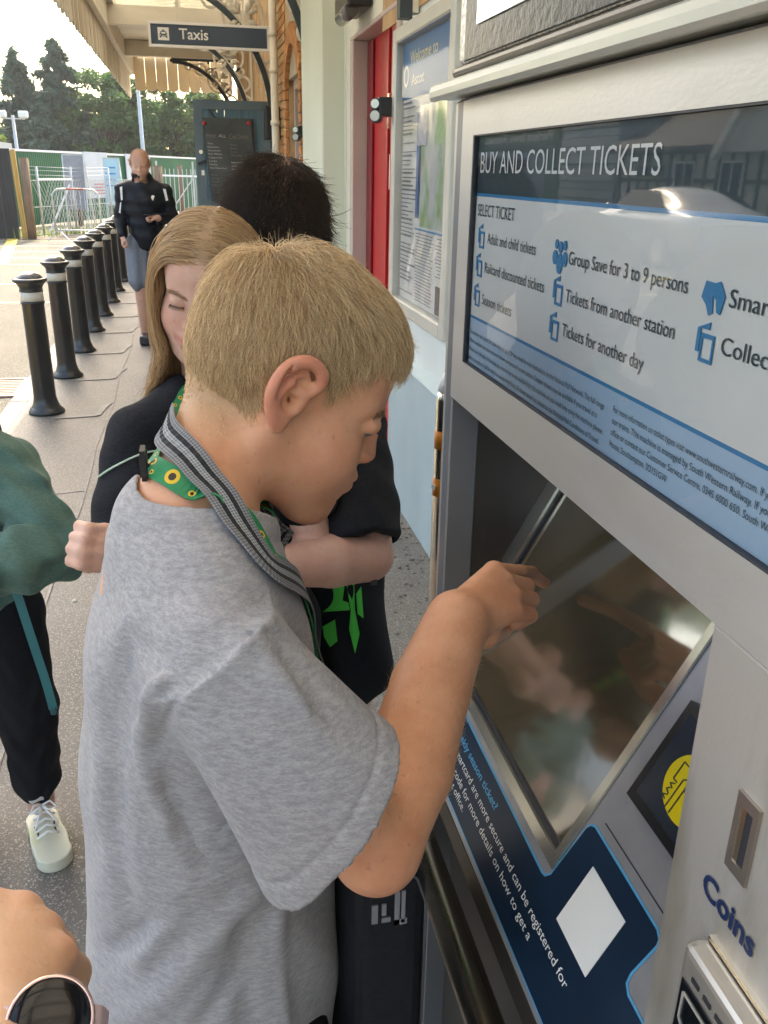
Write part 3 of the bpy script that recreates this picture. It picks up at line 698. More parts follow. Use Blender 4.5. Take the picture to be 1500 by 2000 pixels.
# ------------------------------------------------------------------ ticket machine
XM = .30
tm = thing('ticket_machine', 'brushed steel ticket machine with printed sign window, tilted touch screen and coin slot', 'ticket machine', (.6, .5, 0))
YL, YR = 1.045, -.10
# body shell behind the fascia
box('cabinet', .66, .918, YR, YL+.0, .0, 1.585, M['steel_dk'], tm)
box('side_panel', .305, .659, YL-.018, YL, .02, 1.576, M['steel'], tm, .002)
box('front_post', .302, .34, YL-.046, YL-.0185, .02, 1.576, M['steel_dk'], tm, .002)
box('side_panel', .305, .659, YR, YR+.018, .02, 1.576, M['steel'], tm, .002)
box('top_plate', .305, .659, YR+.019, YL-.019, 1.558, 1.577, M['steel_dk'], tm)
# fascia plate with window opening (inverted L)
fb = MB(); 
yw0, yw1, zw0, zw1 = .17, .957, 1.2965, 1.5385
fb.box(XM, XM+.012, yw1, .998, 1.2455, 1.574); fb.box(XM, XM+.012, yw0, yw1-.0003, zw1, 1.574); fb.box(XM, XM+.012, yw0, yw1-.0003, 1.2455, zw0); fb.box(XM, XM+.012, -.09, yw0-.0003, .5, 1.574); fb.box(XM, XM+.012, yw0, .4135, .5, 1.2452)
fb.obj('fascia', M['steel'], tm)
MB().box(XM+.0005, XM+.0062, yw1-.003, yw1+.0003, zw0, zw1).box(XM+.0005, XM+.0062, yw0, yw1, zw1-.0015, zw1+.0003).box(XM+.0005, XM+.0062, yw0, yw1, zw0-.0003, zw0+.0010).obj('window_gasket', M['ink'], tm)
XP = XM+.0065
def grimy(name):
    m = mat(name, (.60, .575, .53), .40, metal=.5, col2=(.30, .26, .18), scale=9, stretch=(1, 2.2, .55), contrast=(.45, .74), det=9, bump=.05, bscale=200)
    return m
box('column_plate', XM-.0006, XM-.0001, yw0+.001, .4125, .56, 1.2440, grimy('grimy_steel'), tm)
lv = [(zw0, 1.3483, 'ltblue'), (1.3483, 1.3513, 'blueline'), (1.3513, 1.4778, 'paper'), (1.4778, 1.4810, 'blueline'), (1.4810, zw1, 'darkprint')]
sg = None
for a, b_, m in lv:
    o = box('print_band', XP, XP+.006, yw0, yw1, a+.00005, b_-.00005, M[m], tm)
nmesh('window_glass', [(XM+.003, yw0, zw0+.0015), (XM+.003, yw0, zw1-.002), (XM+.003, yw1-.0035, zw1-.002), (XM+.003, yw1-.0035, zw0+.0015)], [(0, 1, 2, 3)], M['glass'], tm)
XT = XP-.0008
RD, UP = (0, -1, 0), (0, 0, 1)
def ft(s, y0, z0, y1, cap, m, bold=0.0): return text(s, 'lettering', (XT, y0, z0), RD, UP, y0-y1, cap, m, tm, bold=bold)
ft('BUY AND COLLECT TICKETS', .9441, 1.5012, .5611, .0215, M['whiteink'])
ft('SELECT TICKET', .9452, 1.4583, .831, .0125, M['darkprint'])
for s, y0, z0, y1 in (('Adult and child tickets', .9082, 1.432, .7693), ('Railcard discounted tickets', .9115, 1.402, .7424), ('Season tickets', .9143, 1.3685, .8215),
                      ('Group Save for 3 to 9 persons', .6947, 1.4315, .5072), ('Tickets from another station', .6939, 1.401, .5159), ('Tickets for another day', .6952, 1.3724, .5509),
                      ('Smartcards', .4608, 1.4298, .377), ('Collect a ticket', .4618, 1.402, .3505)):
    ft(s, y0, z0, y1, .0112, M['darkprint'])
T = ['The machine sells tickets for travel today or up to 28 days ahead to most destinations on the National Rail Network. The full range',
     'of fares available from this machine is shown on the touch screen below. Cheaper tickets may be available if you travel at a',
     'different time (off-peak). If the ticket you want to buy is not available from this machine, or you need help using the machine please',
     'speak to a member of staff for advice or use the Help Point. All tickets issued are subject to the National Rail Conditions of Travel.']
for i, (s, y1) in enumerate(zip(T, (.5994, .61, .598, .6025))): ft(s, .951+.001*i, 1.3312-i*.0098, y1+.003, .0052, M['darkprint'])
T = ['For more information on ticket types visit www.southwesternrailway.com. If you want to travel on', 'our trains. This machine is managed by South Western Railway. If you need assistance please',
     'office or contact our Customer Service Centre, 0345 6000 650. South Western Railway, Overline', 'House, Southampton, SO151GW']
for i, (s, y1) in enumerate(zip(T, (.345, .325, .325, .500))): ft(s, .587, 1.3335-i*.0090, y1, .0052, M['darkprint'])
# pictograms
def icon_ticket(y, z, s=1.0):
    b = MB(); P = lambda a, c, q: Vector((XT-.0003+.0006*q, y-a*s, z+c*s))
    for poly in ([(-.010, -.007), (-.010, .009), (.004, .014), (.004, .009), (-.006, .009), (-.006, -.007)],
                 [(-.005, -.013), (-.005, .006), (-.003, .006), (-.003, -.011)], [(.009, -.013), (.009, .006), (.011, .006), (.011, -.013)],
                 [(-.003, .003), (-.003, .006), (.009, .006), (.009, .003)], [(-.003, -.013), (-.003, -.0105), (.009, -.0105), (.009, -.013)]):
        b.prism(poly, lambda p, q: P(p[0], p[1], q))
    b.obj('ticket_symbol', M['blueline'], tm)
for y, z in ((.929, 1.4375), (.932, 1.4075), (.934, 1.3755), (.712, 1.4075), (.7135, 1.377)): icon_ticket(y, z, .92)
icon_ticket(.4795, 1.4055, .92)
def disc(b, y, z, r, ry=None, n=16):
    b.prism([(r*math.cos(2*PI*k/n), (ry or r)*math.sin(2*PI*k/n)) for k in range(n)], lambda p, q: Vector((XT-.0003+.0006*q, y+p[0], z+p[1])))
b = MB()
disc(b, .722, 1.4455, .0035, .004); disc(b, .704, 1.4455, .0035, .004); disc(b, .713, 1.4435, .0042, .0048)
for yy, zz, h, w_ in ((.7235, 1.4345, .006, .005), (.7025, 1.4345, .006, .005), (.713, 1.430, .0085, .0062)): disc(b, yy, zz, w_, h)
b.obj('people_symbol', M['blueline'], tm)
b = MB(); b.prism([(.012, -.002), (.009, .008), (-.001, .0075), (-.006, .009), (-.013, .001), (-.010, -.010), (-.006, -.009), (-.004, -.002), (.0, .0), (-.002, -.010), (.002, -.012), (.006, -.006)], lambda p, q: Vector((XT-.0003+.0006*q, .478-p[0]*-1, 1.434+p[1])))
b.obj('card_symbol', M['blueline'], tm)
# rounded steel cap along the top
b = MB(); prof = [(.278, 1.5800), (.2775, 1.5860), (.2795, 1.5915), (.2845, 1.5945), (.292, 1.5960), (.66, 1.5975), (.66, 1.5785), (.286, 1.5785), (.2850, 1.5765), (.2800, 1.5765)]
b.prism(prof, lambda p, s: Vector((p[0], (-.12, 1.062)[s], p[1]))); o = b.obj('top_cap', mat('satin_steel_cap', (.60, .62, .58), .30, metal=.6, var=.06, scale=8, stretch=(1, .3, 1), bump=.03, bscale=90), tm)
# header box above
hd = MB().box(.298, .66, -.12, 1.022, 1.6085, 1.93, .010, 4).obj('header_box', mat('textured_silver_film', (.55, .57, .56), .28, metal=.6, var=.45, scale=170, bump=.6, bscale=260, bdist=.002), tm)
MB().box(.2925, .66, -.12, 1.024, 1.5978, 1.6080, .005, 3).obj('header_base', M['bronze'], tm)
m = mat('glossy_pebbled_film', (.030, .040, .050), .30, bump=.45, bscale=120, bdist=.002, spec=.22)
box('header_film', .2955, .2978, -.10, .990, 1.6110, 1.92, m, tm, .001)
box('header_panel', .2935, .2953, .62, .945, 1.6400, 1.91, mat('glossy_white_film', (.62, .66, .68), .14, bump=.35, bscale=70, bdist=.003, coat=.8), tm)
# tilted console plane (28 degrees)
TH = math.radians(28); BL = Vector((.32, 0, .8707)); UPC = Vector((math.sin(TH), 0, math.cos(TH))); NC = Vector((-math.cos(TH), 0, math.sin(TH)))
def CP(y, s, h=0.0): return Vector((BL.x, y, BL.z))+UPC*s+NC*h
def cflat(name, pts, h0, h1, m, parent=None): 
    return flat(name, [CP(y, s, h0) for y, s in pts], m, parent or tm, h1-h0, NC)
def rect(ya, yb, sa, sb): return [(ya, sa), (yb, sa), (yb, sb), (ya, sb)]
con = mat('console_grey_steel', (.36, .355, .37), .42, metal=.35, var=.08, scale=30, bump=.04, bscale=300)
ys0, ys1 = .6245, .988           # screen opening
cflat('console_plate', rect(.415, ys0-.012, -.112, .40), -.012, 0, con)
cflat('console_plate', rect(ys0-.0118, 1.026, -.112, -.0135), -.012, 0, con)
MBx = MB()
for pts in (rect(ys0-.0115, 1.017, -.0132, -.0005), rect(.9885, 1.0180, 0, .40), rect(ys0-.0115, ys0-.0015, 0, .40)):
    A = [CP(y, s, -.010) for y, s in pts]; B = [CP(y, s, .004) for y, s in pts]
    MBx.prism(pts, lambda p, q: CP(p[0], p[1], (-.010, .0035)[q]))
MBx.obj('screen_bezel', mat('bright_steel_bezel', (.66, .63, .55), .22, metal=.8, var=.06, scale=10), tm)
MB().prism(rect(ys0-.0008, ys0+.004, 0, .4), lambda p, q: CP(p[0], p[1], (-.012, -.003)[q])).prism(rect(ys1-.004, ys1, 0, .4), lambda p, q: CP(p[0], p[1], (-.012, -.003)[q])).prism(rect(ys0+.0042, ys1-.0042, 0, .005), lambda p, q: CP(p[0], p[1], (-.012, -.003)[q])).obj('screen_gasket', M['ink'], tm)
sm = mat('touch_screen_glass', (.115, .088, .050), .085, var=.35, scale=2.2, ior=2.4, spec=1.0, bump=.02, bscale=2.5, bdist=.05)
cflat('touch_screen', rect(ys0-.001, ys1+.002, -.002, .41), -.012, -.0055, sm)
for (ya, yb, sa, sb) in ((.90, .99, .225, .30), (.80, .87, .20, .26)):
    pass
# recess side cheeks and back
brown = mat('dark_brown_recess', (.085, .075, .070), .35, metal=.3, var=.12, scale=4, stretch=(8, 8, .6))
box('recess_cheek', .31, .62, 1.0185, 1.0268, .80, 1.557, brown, tm)
box('recess_cheek', .313, .62, .405, .4135, .80, 1.244, M['steel_dk'], tm)
box('recess_back', .55, .56, .414, 1.018, 1.0, 1.555, brown, tm)
box('lower_front', .335, .345, YR+.02, YL-.047, .02, .80, M['bronze'], tm)
# front skirt under the console: bronze panel slopes back down
def SP(y, s, h=0): return Vector((.2705, y, .768))+Vector((.34, 0, -.94))*s+Vector((-.94, 0, -.34))*h
cflat('console_lip', rect(.415, 1.03, -.128, -.1125), -.03, .001, M['bronze'])
flat('skirt_panel', [SP(1.03, .012, -.01), SP(-.08, .012, -.01), SP(-.08, .30, -.01), SP(1.03, .30, -.01)], M['bronze'], tm, .01, (-.94, 0, -.34))
# decal with stepped outline
dec = [(1.02, -.0212), (.6240, -.0268), (.6185, -.0255), (.6125, -.018), (.6080, .046), (.6050, .0525), (.6000, .0558), (.4760, .0540), (.4700, .051), (.4165, .050), (.4165, .0460+.0001)]
dec = [(1.02, -.0212), (.6240, -.0262), (.6180, -.0245), (.6135, -.018), (.6095, .046), (.6060, .0525), (.6000, .0556), (.4780, .0540), (.4700, .0500), (.4680, .044),
       (.4720, .008), (.4700, .000), (.4630, -.004), (.4165, -.0045), (.4165, -.106), (1.02, -.106)]
cflat('decal_border', dec, .0002, .0008, M['cyan'])
cn_ = Vector((.75, -.05))
def inset(poly, d):
    n = len(poly); out = []
    ar = sum(poly[i][0]*poly[(i+1) % n][1]-poly[(i+1) % n][0]*poly[i][1] for i in range(n)); sg_ = 1 if ar > 0 else -1
    for i in range(n):
        p0, p1, p2 = Vector(poly[i-1]), Vector(poly[i]), Vector(poly[(i+1) % n])
        e1 = (p1-p0).normalized(); e2 = (p2-p1).normalized()
        n1 = Vector((-e1.y, e1.x))*sg_; n2 = Vector((-e2.y, e2.x))*sg_
        bis = (n1+n2); bis = bis/max(bis.length_squared/2, .3)
        out.append(tuple(p1+bis*d))
    return out
cflat('decal', inset(dec, .0022), .0010, .0016, M['navy'])
def ct(s, y0, s0, y1, cap, m, bold=0.0): return text(s, 'lettering', CP(y0, s0, .0022), (0, -1, 0), tuple(UPC), y0-y1, cap, m, tm, bold=bold)
ct('Looking for a weekly season ticket?', .995, -.0475, .737, .0090, M['cyan'], .012)
ct('The SWR Touch Smartcard are more secure and can be registered for', .985, -.0645, .5173, .0095, M['whiteink'])
ct('online. Scan the QR code for more details on how to get a', .985, -.0805, .586, .0092, M['whiteink'])
ct('from the ticket office.', .985-.06, -.0928, .7863, .0085, M['whiteink'])
cflat('white_card', rect(.5070, .5725, -.0362, .0300), .0018, .0024, M['whiteink'])
# card reader
cr = cflat('card_reader', inset(rect(.4155, .5815, .1085, .2140), -.001), .0, .010, M['dark'])
cflat('reader_face', rect(.419, .573, .118, .206), .0102, .0112, mat('navy_reader_face', (.02, .03, .045), .25), cr and tm)
cflat('seam', rect(.4155, .592, .0650, .0662), .0002, .0006, M['ink'])
yc, s_c = .5215, .1590
yl_ = [(yc+.0350*math.cos(2*PI*k/36), s_c+.030*math.sin(2*PI*k/36)) for k in range(36)]
cflat('contactless_sticker', yl_, .0113, .0118, M['yel'])
b = MB()
def ln(pts, wd=.0011):
    for (a, c), (d, e) in zip(pts, pts[1:]):
        b.bar(CP(yc-a, s_c+c, .0122), CP(yc-d, s_c+e, .0122), wd, .0006, NC)
ln([(-.024, -.004), (-.024, .014), (.012, .014), (.012, -.004), (-.006, -.004)]); ln([(-.024, -.004), (-.018, -.004)])
ln([(-.014, .002), (-.014, -.028)]); ln([(-.014, .002), (-.0105, .005), (-.007, .002), (-.007, -.028)])
for k in range(3): ln([(-.019-.002*(k % 2), -.006-k*.006), (-.024, -.009-k*.006), (-.019, -.011-k*.006)])
b.obj('hand_and_card_symbol', M['ink'], tm)
# coin slot, lettering, coin cup
XS = XM-.0005
b = MB(); P = lambda y, z, x=0: Vector((XM-.004+x, y, z))
so_ = [(.3625, 1.1170), (.3605, 1.1200), (.3605, 1.1660), (.3590, 1.1680), (.3410, 1.1600), (.3400, 1.1580), (.3400, 1.1110), (.3415, 1.1090), (.3600, 1.1050), (.3625, 1.108)]
b.box(XM-.003, XM+.0, .3395, .3440, 1.108, 1.164).box(XM-.003, XM+.0, .3555, .3600, 1.108, 1.164).box(XM-.003, XM+.0, .34405, .35545, 1.156, 1.164).box(XM-.003, XM+.0, .34405, .35545, 1.108, 1.116)
b.obj('coin_slot_plate', mat('bronzed_steel', (.34, .29, .25), .3, metal=.7), tm)
box('coin_slot', XM-.0016, XM-.0007, .34405, .3505, 1.1162, 1.1558, M['ink'], tm); box('slot_liner', XM-.0022, XM-.0002, .3506, .35545, 1.1162, 1.1558, M['chrome'], tm)
text('Coins', 'lettering', (XM-.0016, .377, 1.0700), (0, -1, 0), UP, .0545, .0175, mat('navy_ink', (.012, .030, .10), .4), tm, bold=.03)
MB().box(XM-.018, XM-.0005, .255, .3635, .930, 1.045, .006, 3).obj('coin_cup', mat('cast_steel_cup', (.56, .52, .46), .28, metal=.6, var=.08, scale=20), tm)
box('cup_opening', XM-.0195, XM-.0185, .262, .357, .930, 1.020, M['glassdark'], tm, .0004)
for k in range(6): box('cup_vent', XM-.0192, XM-.0185, .340-k*.013, .348-k*.013, 1.0265, 1.030, M['ink'], tm)
MB().bar((XM-.0199, .352, .99), (XM-.0199, .352, 1.012), .0015, .001, (1, 0, 0)).bar((XM-.0199, .352, .99), (XM-.0199, .346, .985), .0015, .001, (1, 0, 0)).bar((XM-.0199, .352, 1.012), (XM-.0199, .27, 1.012), .0015, .001, (1, 0, 0)).obj('cup_outline', M['alu'], tm)
MB().bar((XM-.0015, .36, 1.0475), (XM-.0015, .20, 1.0475), .003, .003, (1, 0, 0)).obj('cup_trim', M['chrome'], tm)
# screws and grime on the fascia
b = MB()
for y, z in ((.985, 1.42), (.6, 1.262), (.39, 1.0)): b.lathe([(.0, 0)], 0, 0, 3) if False else None
# chrome rails in front of the machine
rl = thing('bumper_rail', 'polished steel double rail running low along the front of the ticket machine', 'rail', (.25, .5, .6))
MB().tube([(.262, 1.06, .633), (.262, -.3, .633)], .021, 24).obj('upper_rail', M['chrome'], rl)
MB().tube([(.268, 1.02, .585), (.268, -.3, .585)], .011, 16).obj('lower_rail', M['chrome'], rl)
for _y in (1.0, .2): MB().tube([(.262, _y, .63), (.34, _y, .62)], .012, 12).obj('rail_bracket', M['chrome'], rl)
# upright handrail with orange tape
hr = thing('handrail', 'upright stainless handrail post wrapped with orange tape beside the machine', 'handrail', (.5, 1.62, 0))
hx, hy = .472, 1.60
MB().tube([(hx, hy, 0), (hx, hy, 1.085), (hx+.004, hy-.001, 1.10)], .019, 24).obj('post', M['chrome'], hr)
MB().tube([(hx+.002, hy, 1.098), (hx+.010, hy, 1.125), (hx+.030, hy, 1.152), (hx+.07, hy, 1.17), (hx+.45, hy, 1.175)], [.0195, .0195, .0195, .0195, .0195], 24).obj('white_sleeve', M['whiteink'], hr)
for z in (.985, .885): MB().tube([(hx, hy, z), (hx, hy, z+.038)], .0197, 24).obj('orange_tape', M['orange'], hr)
MB().tube([(hx-.0185, hy-.006, .905), (hx-.021, hy-.0075, .905)], .006, 12).obj('rivet', M['whiteink'], hr)

# ------------------------------------------------------------------ far side: fences, hoarding, barriers
def on(x, y): return Vector((x, y))
hA, hB = Vector((-6.4, 24.2, 0)), Vector((5.0, 48.8, 0)); hA = Vector((-4.9, 24.4, 0)); hB = Vector((.9, 38.9, 0))
hd_ = (hB-hA).normalized(); hL = (hB-hA).length; hn = Vector((hd_.y, -hd_.x, 0))       # towards camera side
ho = thing('green_hoarding', 'long green corrugated hoarding with white top rail behind the car park fence', 'hoarding', tuple(hA))
def HP(s, off, z): return hA+hd_*s+hn*off+Vector((0, 0, z))
npn = int(hL/1.0)
for k in range(npn):
    b = MB(); prof = []
    for j in range(11): 
        s = k*1.0+j*.1
        for q, dd in ((0, 0), (.03, .035), (.06, .035), (.09, 0)): prof.append((s+q, dd))
    pts = [p for p in prof if p[0] <= k*1.0+.985]
    for (s0, d0), (s1, d1) in zip(pts, pts[1:]):
        vs = [b.bm.verts.new(HP(s0, d0, 0)), b.bm.verts.new(HP(s1, d1, 0)), b.bm.verts.new(HP(s1, d1, 1.86)), b.bm.verts.new(HP(s0, d0, 1.86))]
        b.bm.faces.new(vs)
    b.obj('panel', M['green_h'], ho)
MB().bar(HP(0, 0, 1.89), HP(hL, 0, 1.89), .12, .055).obj('top_rail', M['paper'], ho)
def hoard_board(s0, s1, z0, z1, m, lb, extra=None):
    t = thing('hoarding_board', lb, 'sign board', tuple(HP((s0+s1)/2, .1, z0)))
    MB().bar(HP(s0, .10, (z0+z1)/2), HP(s1, .10, (z0+z1)/2), .03, z1-z0).obj('board', m, t)
    if extra: extra(t)
    return t
wb = mat('pale_sign_board', (.52, .56, .60), .5, var=.08, scale=2)
def st(t):
    for k in range(4): MB().bar(HP(5.35, .122, .75+k*.09), HP(6.05, .122, .75+k*.09), .004, .035).obj('printed_line', mat('red_print', (.50, .12, .14), .5) if k == 0 else bpy.data.materials['red_print'], t)
hoard_board(4.9, 6.4, .62, 1.93, wb, 'tall pale board on the hoarding with red lettering', st)
hoard_board(7.7, 9.6, .1, 1.93, wb, 'wide blank pale board on the hoarding behind the walking man')
# black timber fence with posts
wf_ = thing('timber_fence', 'black stained timber fence ending at a yellow edge board', 'fence', (-5, 23, 0))
for k in range(26): box('board', -3.83-(k+1)*.15, -3.83-k*.15-.006, 22.0+(.012 if k % 2 else 0), 22.04, -.06, 1.86+.01*math.sin(k*3), M['black_wood'], wf_)
MB().bar((-3.72, 21.96, -.05), (-3.76, 21.96, 1.84), .10, .06, (0, 1, 0)).obj('edge_board', M['new_wood'], wf_)
def post(x, y, h, r, lb, m='old_wood'):
    t = thing('timber_post', lb, 'post', (x, y, 0)); MB().tube([(x, y, -.1), (x+.02, y, h)], r, 10).obj('shaft', M[m], t); MB().tube([(x+.02, y, h), (x+.02, y, h+.02)], r*.9, 10).obj('cap', M[m], t)
post(-3.56, 21.9, 1.66, .10, 'thick brown timber post at the end of the black fence')
post(-3.03, 27.0, 1.62, .075, 'thin leaning timber post beside the crowd barrier')
post(-.80, 26.0, 1.55, .13, 'pale square timber post at the end of the railing')
post(-.25, 31.0, 1.6, .09, 'short timber post half hidden behind the steel railings')
# chain link fence panels
cl = thing('wire_fence', 'low galvanised wire mesh fence in front of the green hoarding', 'fence', (-2.5, 24, 0))
fa = Vector((-3.5, 22.3, 0)); fbv = Vector((-.9, 27.5, 0)); fd = (fbv-fa).normalized(); fl = (fbv-fa).length
b = MB()
for k in range(int(fl/.12)):
    for sgn in (1, -1):
        s0 = k*.12; s1 = s0+sgn*1.2*.6
        if 0 <= s1 <= fl: b.bar(fa+fd*s0, fa+fd*s1+Vector((0, 0, 1.2)), .006, .006)
for z in (.02, .62, 1.2): b.bar(fa+Vector((0, 0, z)), fbv+Vector((0, 0, z)), .012, .012)
b.obj('wire_mesh', M['galv'], cl)['kind'] = 'stuff'
for s in (.25, 1.6, 3.3, 5.2): p = fa+fd*s; MB().tube([p, p+Vector((0, 0, 1.5))], .025, 8).obj('fence_post', M['galv'], cl)
for z in (1.32, 1.42, 1.5): MB().tube([fa+Vector((0, 0, z)), fa+fd*1.6+Vector((0, 0, z-.03)), fa+fd*3.3+Vector((0, 0, z))], .006, 6).obj('top_wire', M['galv'], cl)
MB().bar(fa+fd*.25+Vector((0, 0, 1.22)), fa+fd*1.6+Vector((0, 0, 1.22)), .04, .05).obj('cross_rail', M['paper'], cl)
MB().bar(fa+fd*.5+Vector((0, 0, .05)), fa+fd*1.5+Vector((0, 0, 1.1)), .035, .035).obj('brace', M['galv'], cl)
# crowd barrier
cbx = thing('crowd_barrier', 'galvanised crowd control barrier with red and white top rail', 'barrier', (-2.9, 21.4, 0))
bx0, bx1, by = -2.98, -2.02+.0, 20.6; bx0, bx1 = -2.85, -1.90
MB().tube([(bx0, by, .15), (bx0, by, .95), (bx0+.10, by, 1.05), (bx0+.3, by, 1.06)], .02, 8).tube([(bx1-.3, by, 1.06), (bx1-.1, by, 1.05), (bx1, by, .95), (bx1, by, .15)], .02, 8).tube([(bx0, by, .22), (bx1, by, .22)], .016, 8).obj('frame', M['galv'], cbx)
MB().tube([(bx0+.3, by, 1.06), (bx1-.3, by, 1.06)], .021, 8).obj('red_rail', mat('faded_red_paint', (.42, .12, .10), .5), cbx)
for k in range(9): x = bx0+.1+k*(bx1-bx0-.2)/8; MB().tube([(x, by, .22), (x, by, 1.05)], .007, 6).obj('bar', M['galv'], cbx)
for x in (bx0+.05, bx1-.05): MB().bar((x-.22, by-.05, 0), (x, by, .25), .03, .02).bar((x+.22, by-.05, 0), (x, by, .25), .03, .02).obj('foot', M['galv'], cbx)
# A boards
def aboard(x, y, wd, h, m, lb, rot=0):
    t = thing('sandwich_board', lb, 'sign board', (x, y, 0), 'folding sign boards by the hoarding'); t.rotation_euler.z = 0
    def q(dx, dy, z): return Vector((x+dx, y+dy, z))
    flat('panel', [q(-wd/2, -.02, h*.28), q(wd/2, -.02, h*.28), q(wd/2, .18, h), q(-wd/2, .18, h)], m, t, .02, (0, 1, 0))
    MB().bar(q(-wd/2, -.10, 0), q(-wd/2, .18, h), .03, .03).bar(q(wd/2, -.10, 0), q(wd/2, .18, h), .03, .03).bar(q(-wd/2, .46, 0), q(-wd/2, .20, h), .03, .03).bar(q(wd/2+.1, .46, 0), q(wd/2, .20, h), .03, .03).bar(q(-wd/2, .19, h), q(wd/2, .19, h), .05, .03).obj('frame', M['galv'], t)
    return t
aboard(-2.75, 24.0, .50, 1.78, mat('grey_sign_face', (.26, .27, .29), .5, var=.1), 'grey blank folding board beside the crowd barrier')
t = aboard(-2.10, 27.3, .42, 1.75, mat('pale_blue_sign', (.42, .62, .68), .5), 'pale blue folding board with text lines behind the thin timber post')
for k in range(4): box('printed_line', -2.26, -1.98, 27.28-.02+.05*0, 27.285-.02, 1.0+k*.16, 1.04+k*.16, M['blueline'], t)
# steel railings
rg = thing('steel_railing', 'galvanised vertical bar railing with a diagonal brace near the shutter', 'railing', (0, 27, 0))
ra, rb_ = Vector((-.85, 27.3, 0)), Vector((1.4, 27.5, 0)); rd = (rb_-ra).normalized()
MB().bar(ra+Vector((0, 0, 1.32)), ra+rd*1.25+Vector((0, 0, 1.30)), .04, .05).bar(ra+Vector((0, 0, .12)), ra+rd*2.4+Vector((0, 0, .12)), .03, .04).obj('rail', M['paper'], rg)
for k in range(20):
    p = ra+rd*(.12*k); h = 1.5 if k < 11 else .42
    MB().bar(p, p+Vector((0, 0, h)), .022, .022).obj('bar', M['galv'], rg)
MB().bar(ra+rd*.45+Vector((0, 0, .5)), ra+rd*1.05+Vector((0, 0, 1.3)), .03, .03).obj('brace', M['galv'], rg)
for s in (0, 1.02): p = ra+rd*s; MB().bar(p, p+Vector((0, 0, 1.7)), .05, .05).obj('post', M['galv'], rg)
MB().bar(ra+rd*1.3+Vector((0, 0, .43)), ra+rd*2.4+Vector((0, 0, .43)), .03, .04).obj('rail', M['paper'], rg)
# grey cabin roof far left
cr_ = thing('site_cabin', 'grey ribbed metal cabin showing above the black fence', 'cabin', (-9.6, 34, 0))
for k in range(9): box('cladding', -13.0, -6.55, 34.0-.02*(k % 2), 34.06, .25*k, .25*k+.235, mat('grey_cladding', (.34, .37, .40), .5) if k == 0 else bpy.data.materials['grey_cladding'], cr_)
box('roof', -13.05, -6.5, 34.08, 38, 0, 2.3, bpy.data.materials['grey_cladding'], cr_)
# lamp posts
def lamp(x, y, h, lb, heads, r=.07):
    t = thing('lamp_post', lb, 'lamp post', (x, y, 0)); MB().tube([(x, y, 0), (x, y, h*.3), (x, y, h)], [r*1.3, r, r*.7], 10).obj('column', M['galv'], t)
    if heads == 1: MB().bar((x-.02, y, h), (x-.35, y-.2, h+.06), .16, .08).obj('lantern', M['paper'], t)
    if heads == 0: MB().lathe([(.0, h), (.09, h), (.10, h+.1), (.04, h+.16), (0, h+.17)], x, y, 10).obj('lantern', M['paper'], t)
    if heads == 2:
        MB().bar((x-.38, y, h-.1), (x+.38, y, h-.1), .04, .04).obj('crossarm', M['galv'], t)
        for s in (-.34, .34): MB().box(x+s-.15, x+s+.15, y-.15, y+.1, h-.08, h+.14, .04).obj('floodlight', M['paper'], t)
    return t
lamp(-1.65, 38.0, 4.75, 'slim grey lamp column rising in front of the trees', 0, .09)
lamp(-5.5, 33.0, 3.05, 'short pole with two white floodlights above the hoarding', 2)
lamp(-11.4, 52.0, 5.7, 'tall thin lamp column among the yellow green bushes', 1)

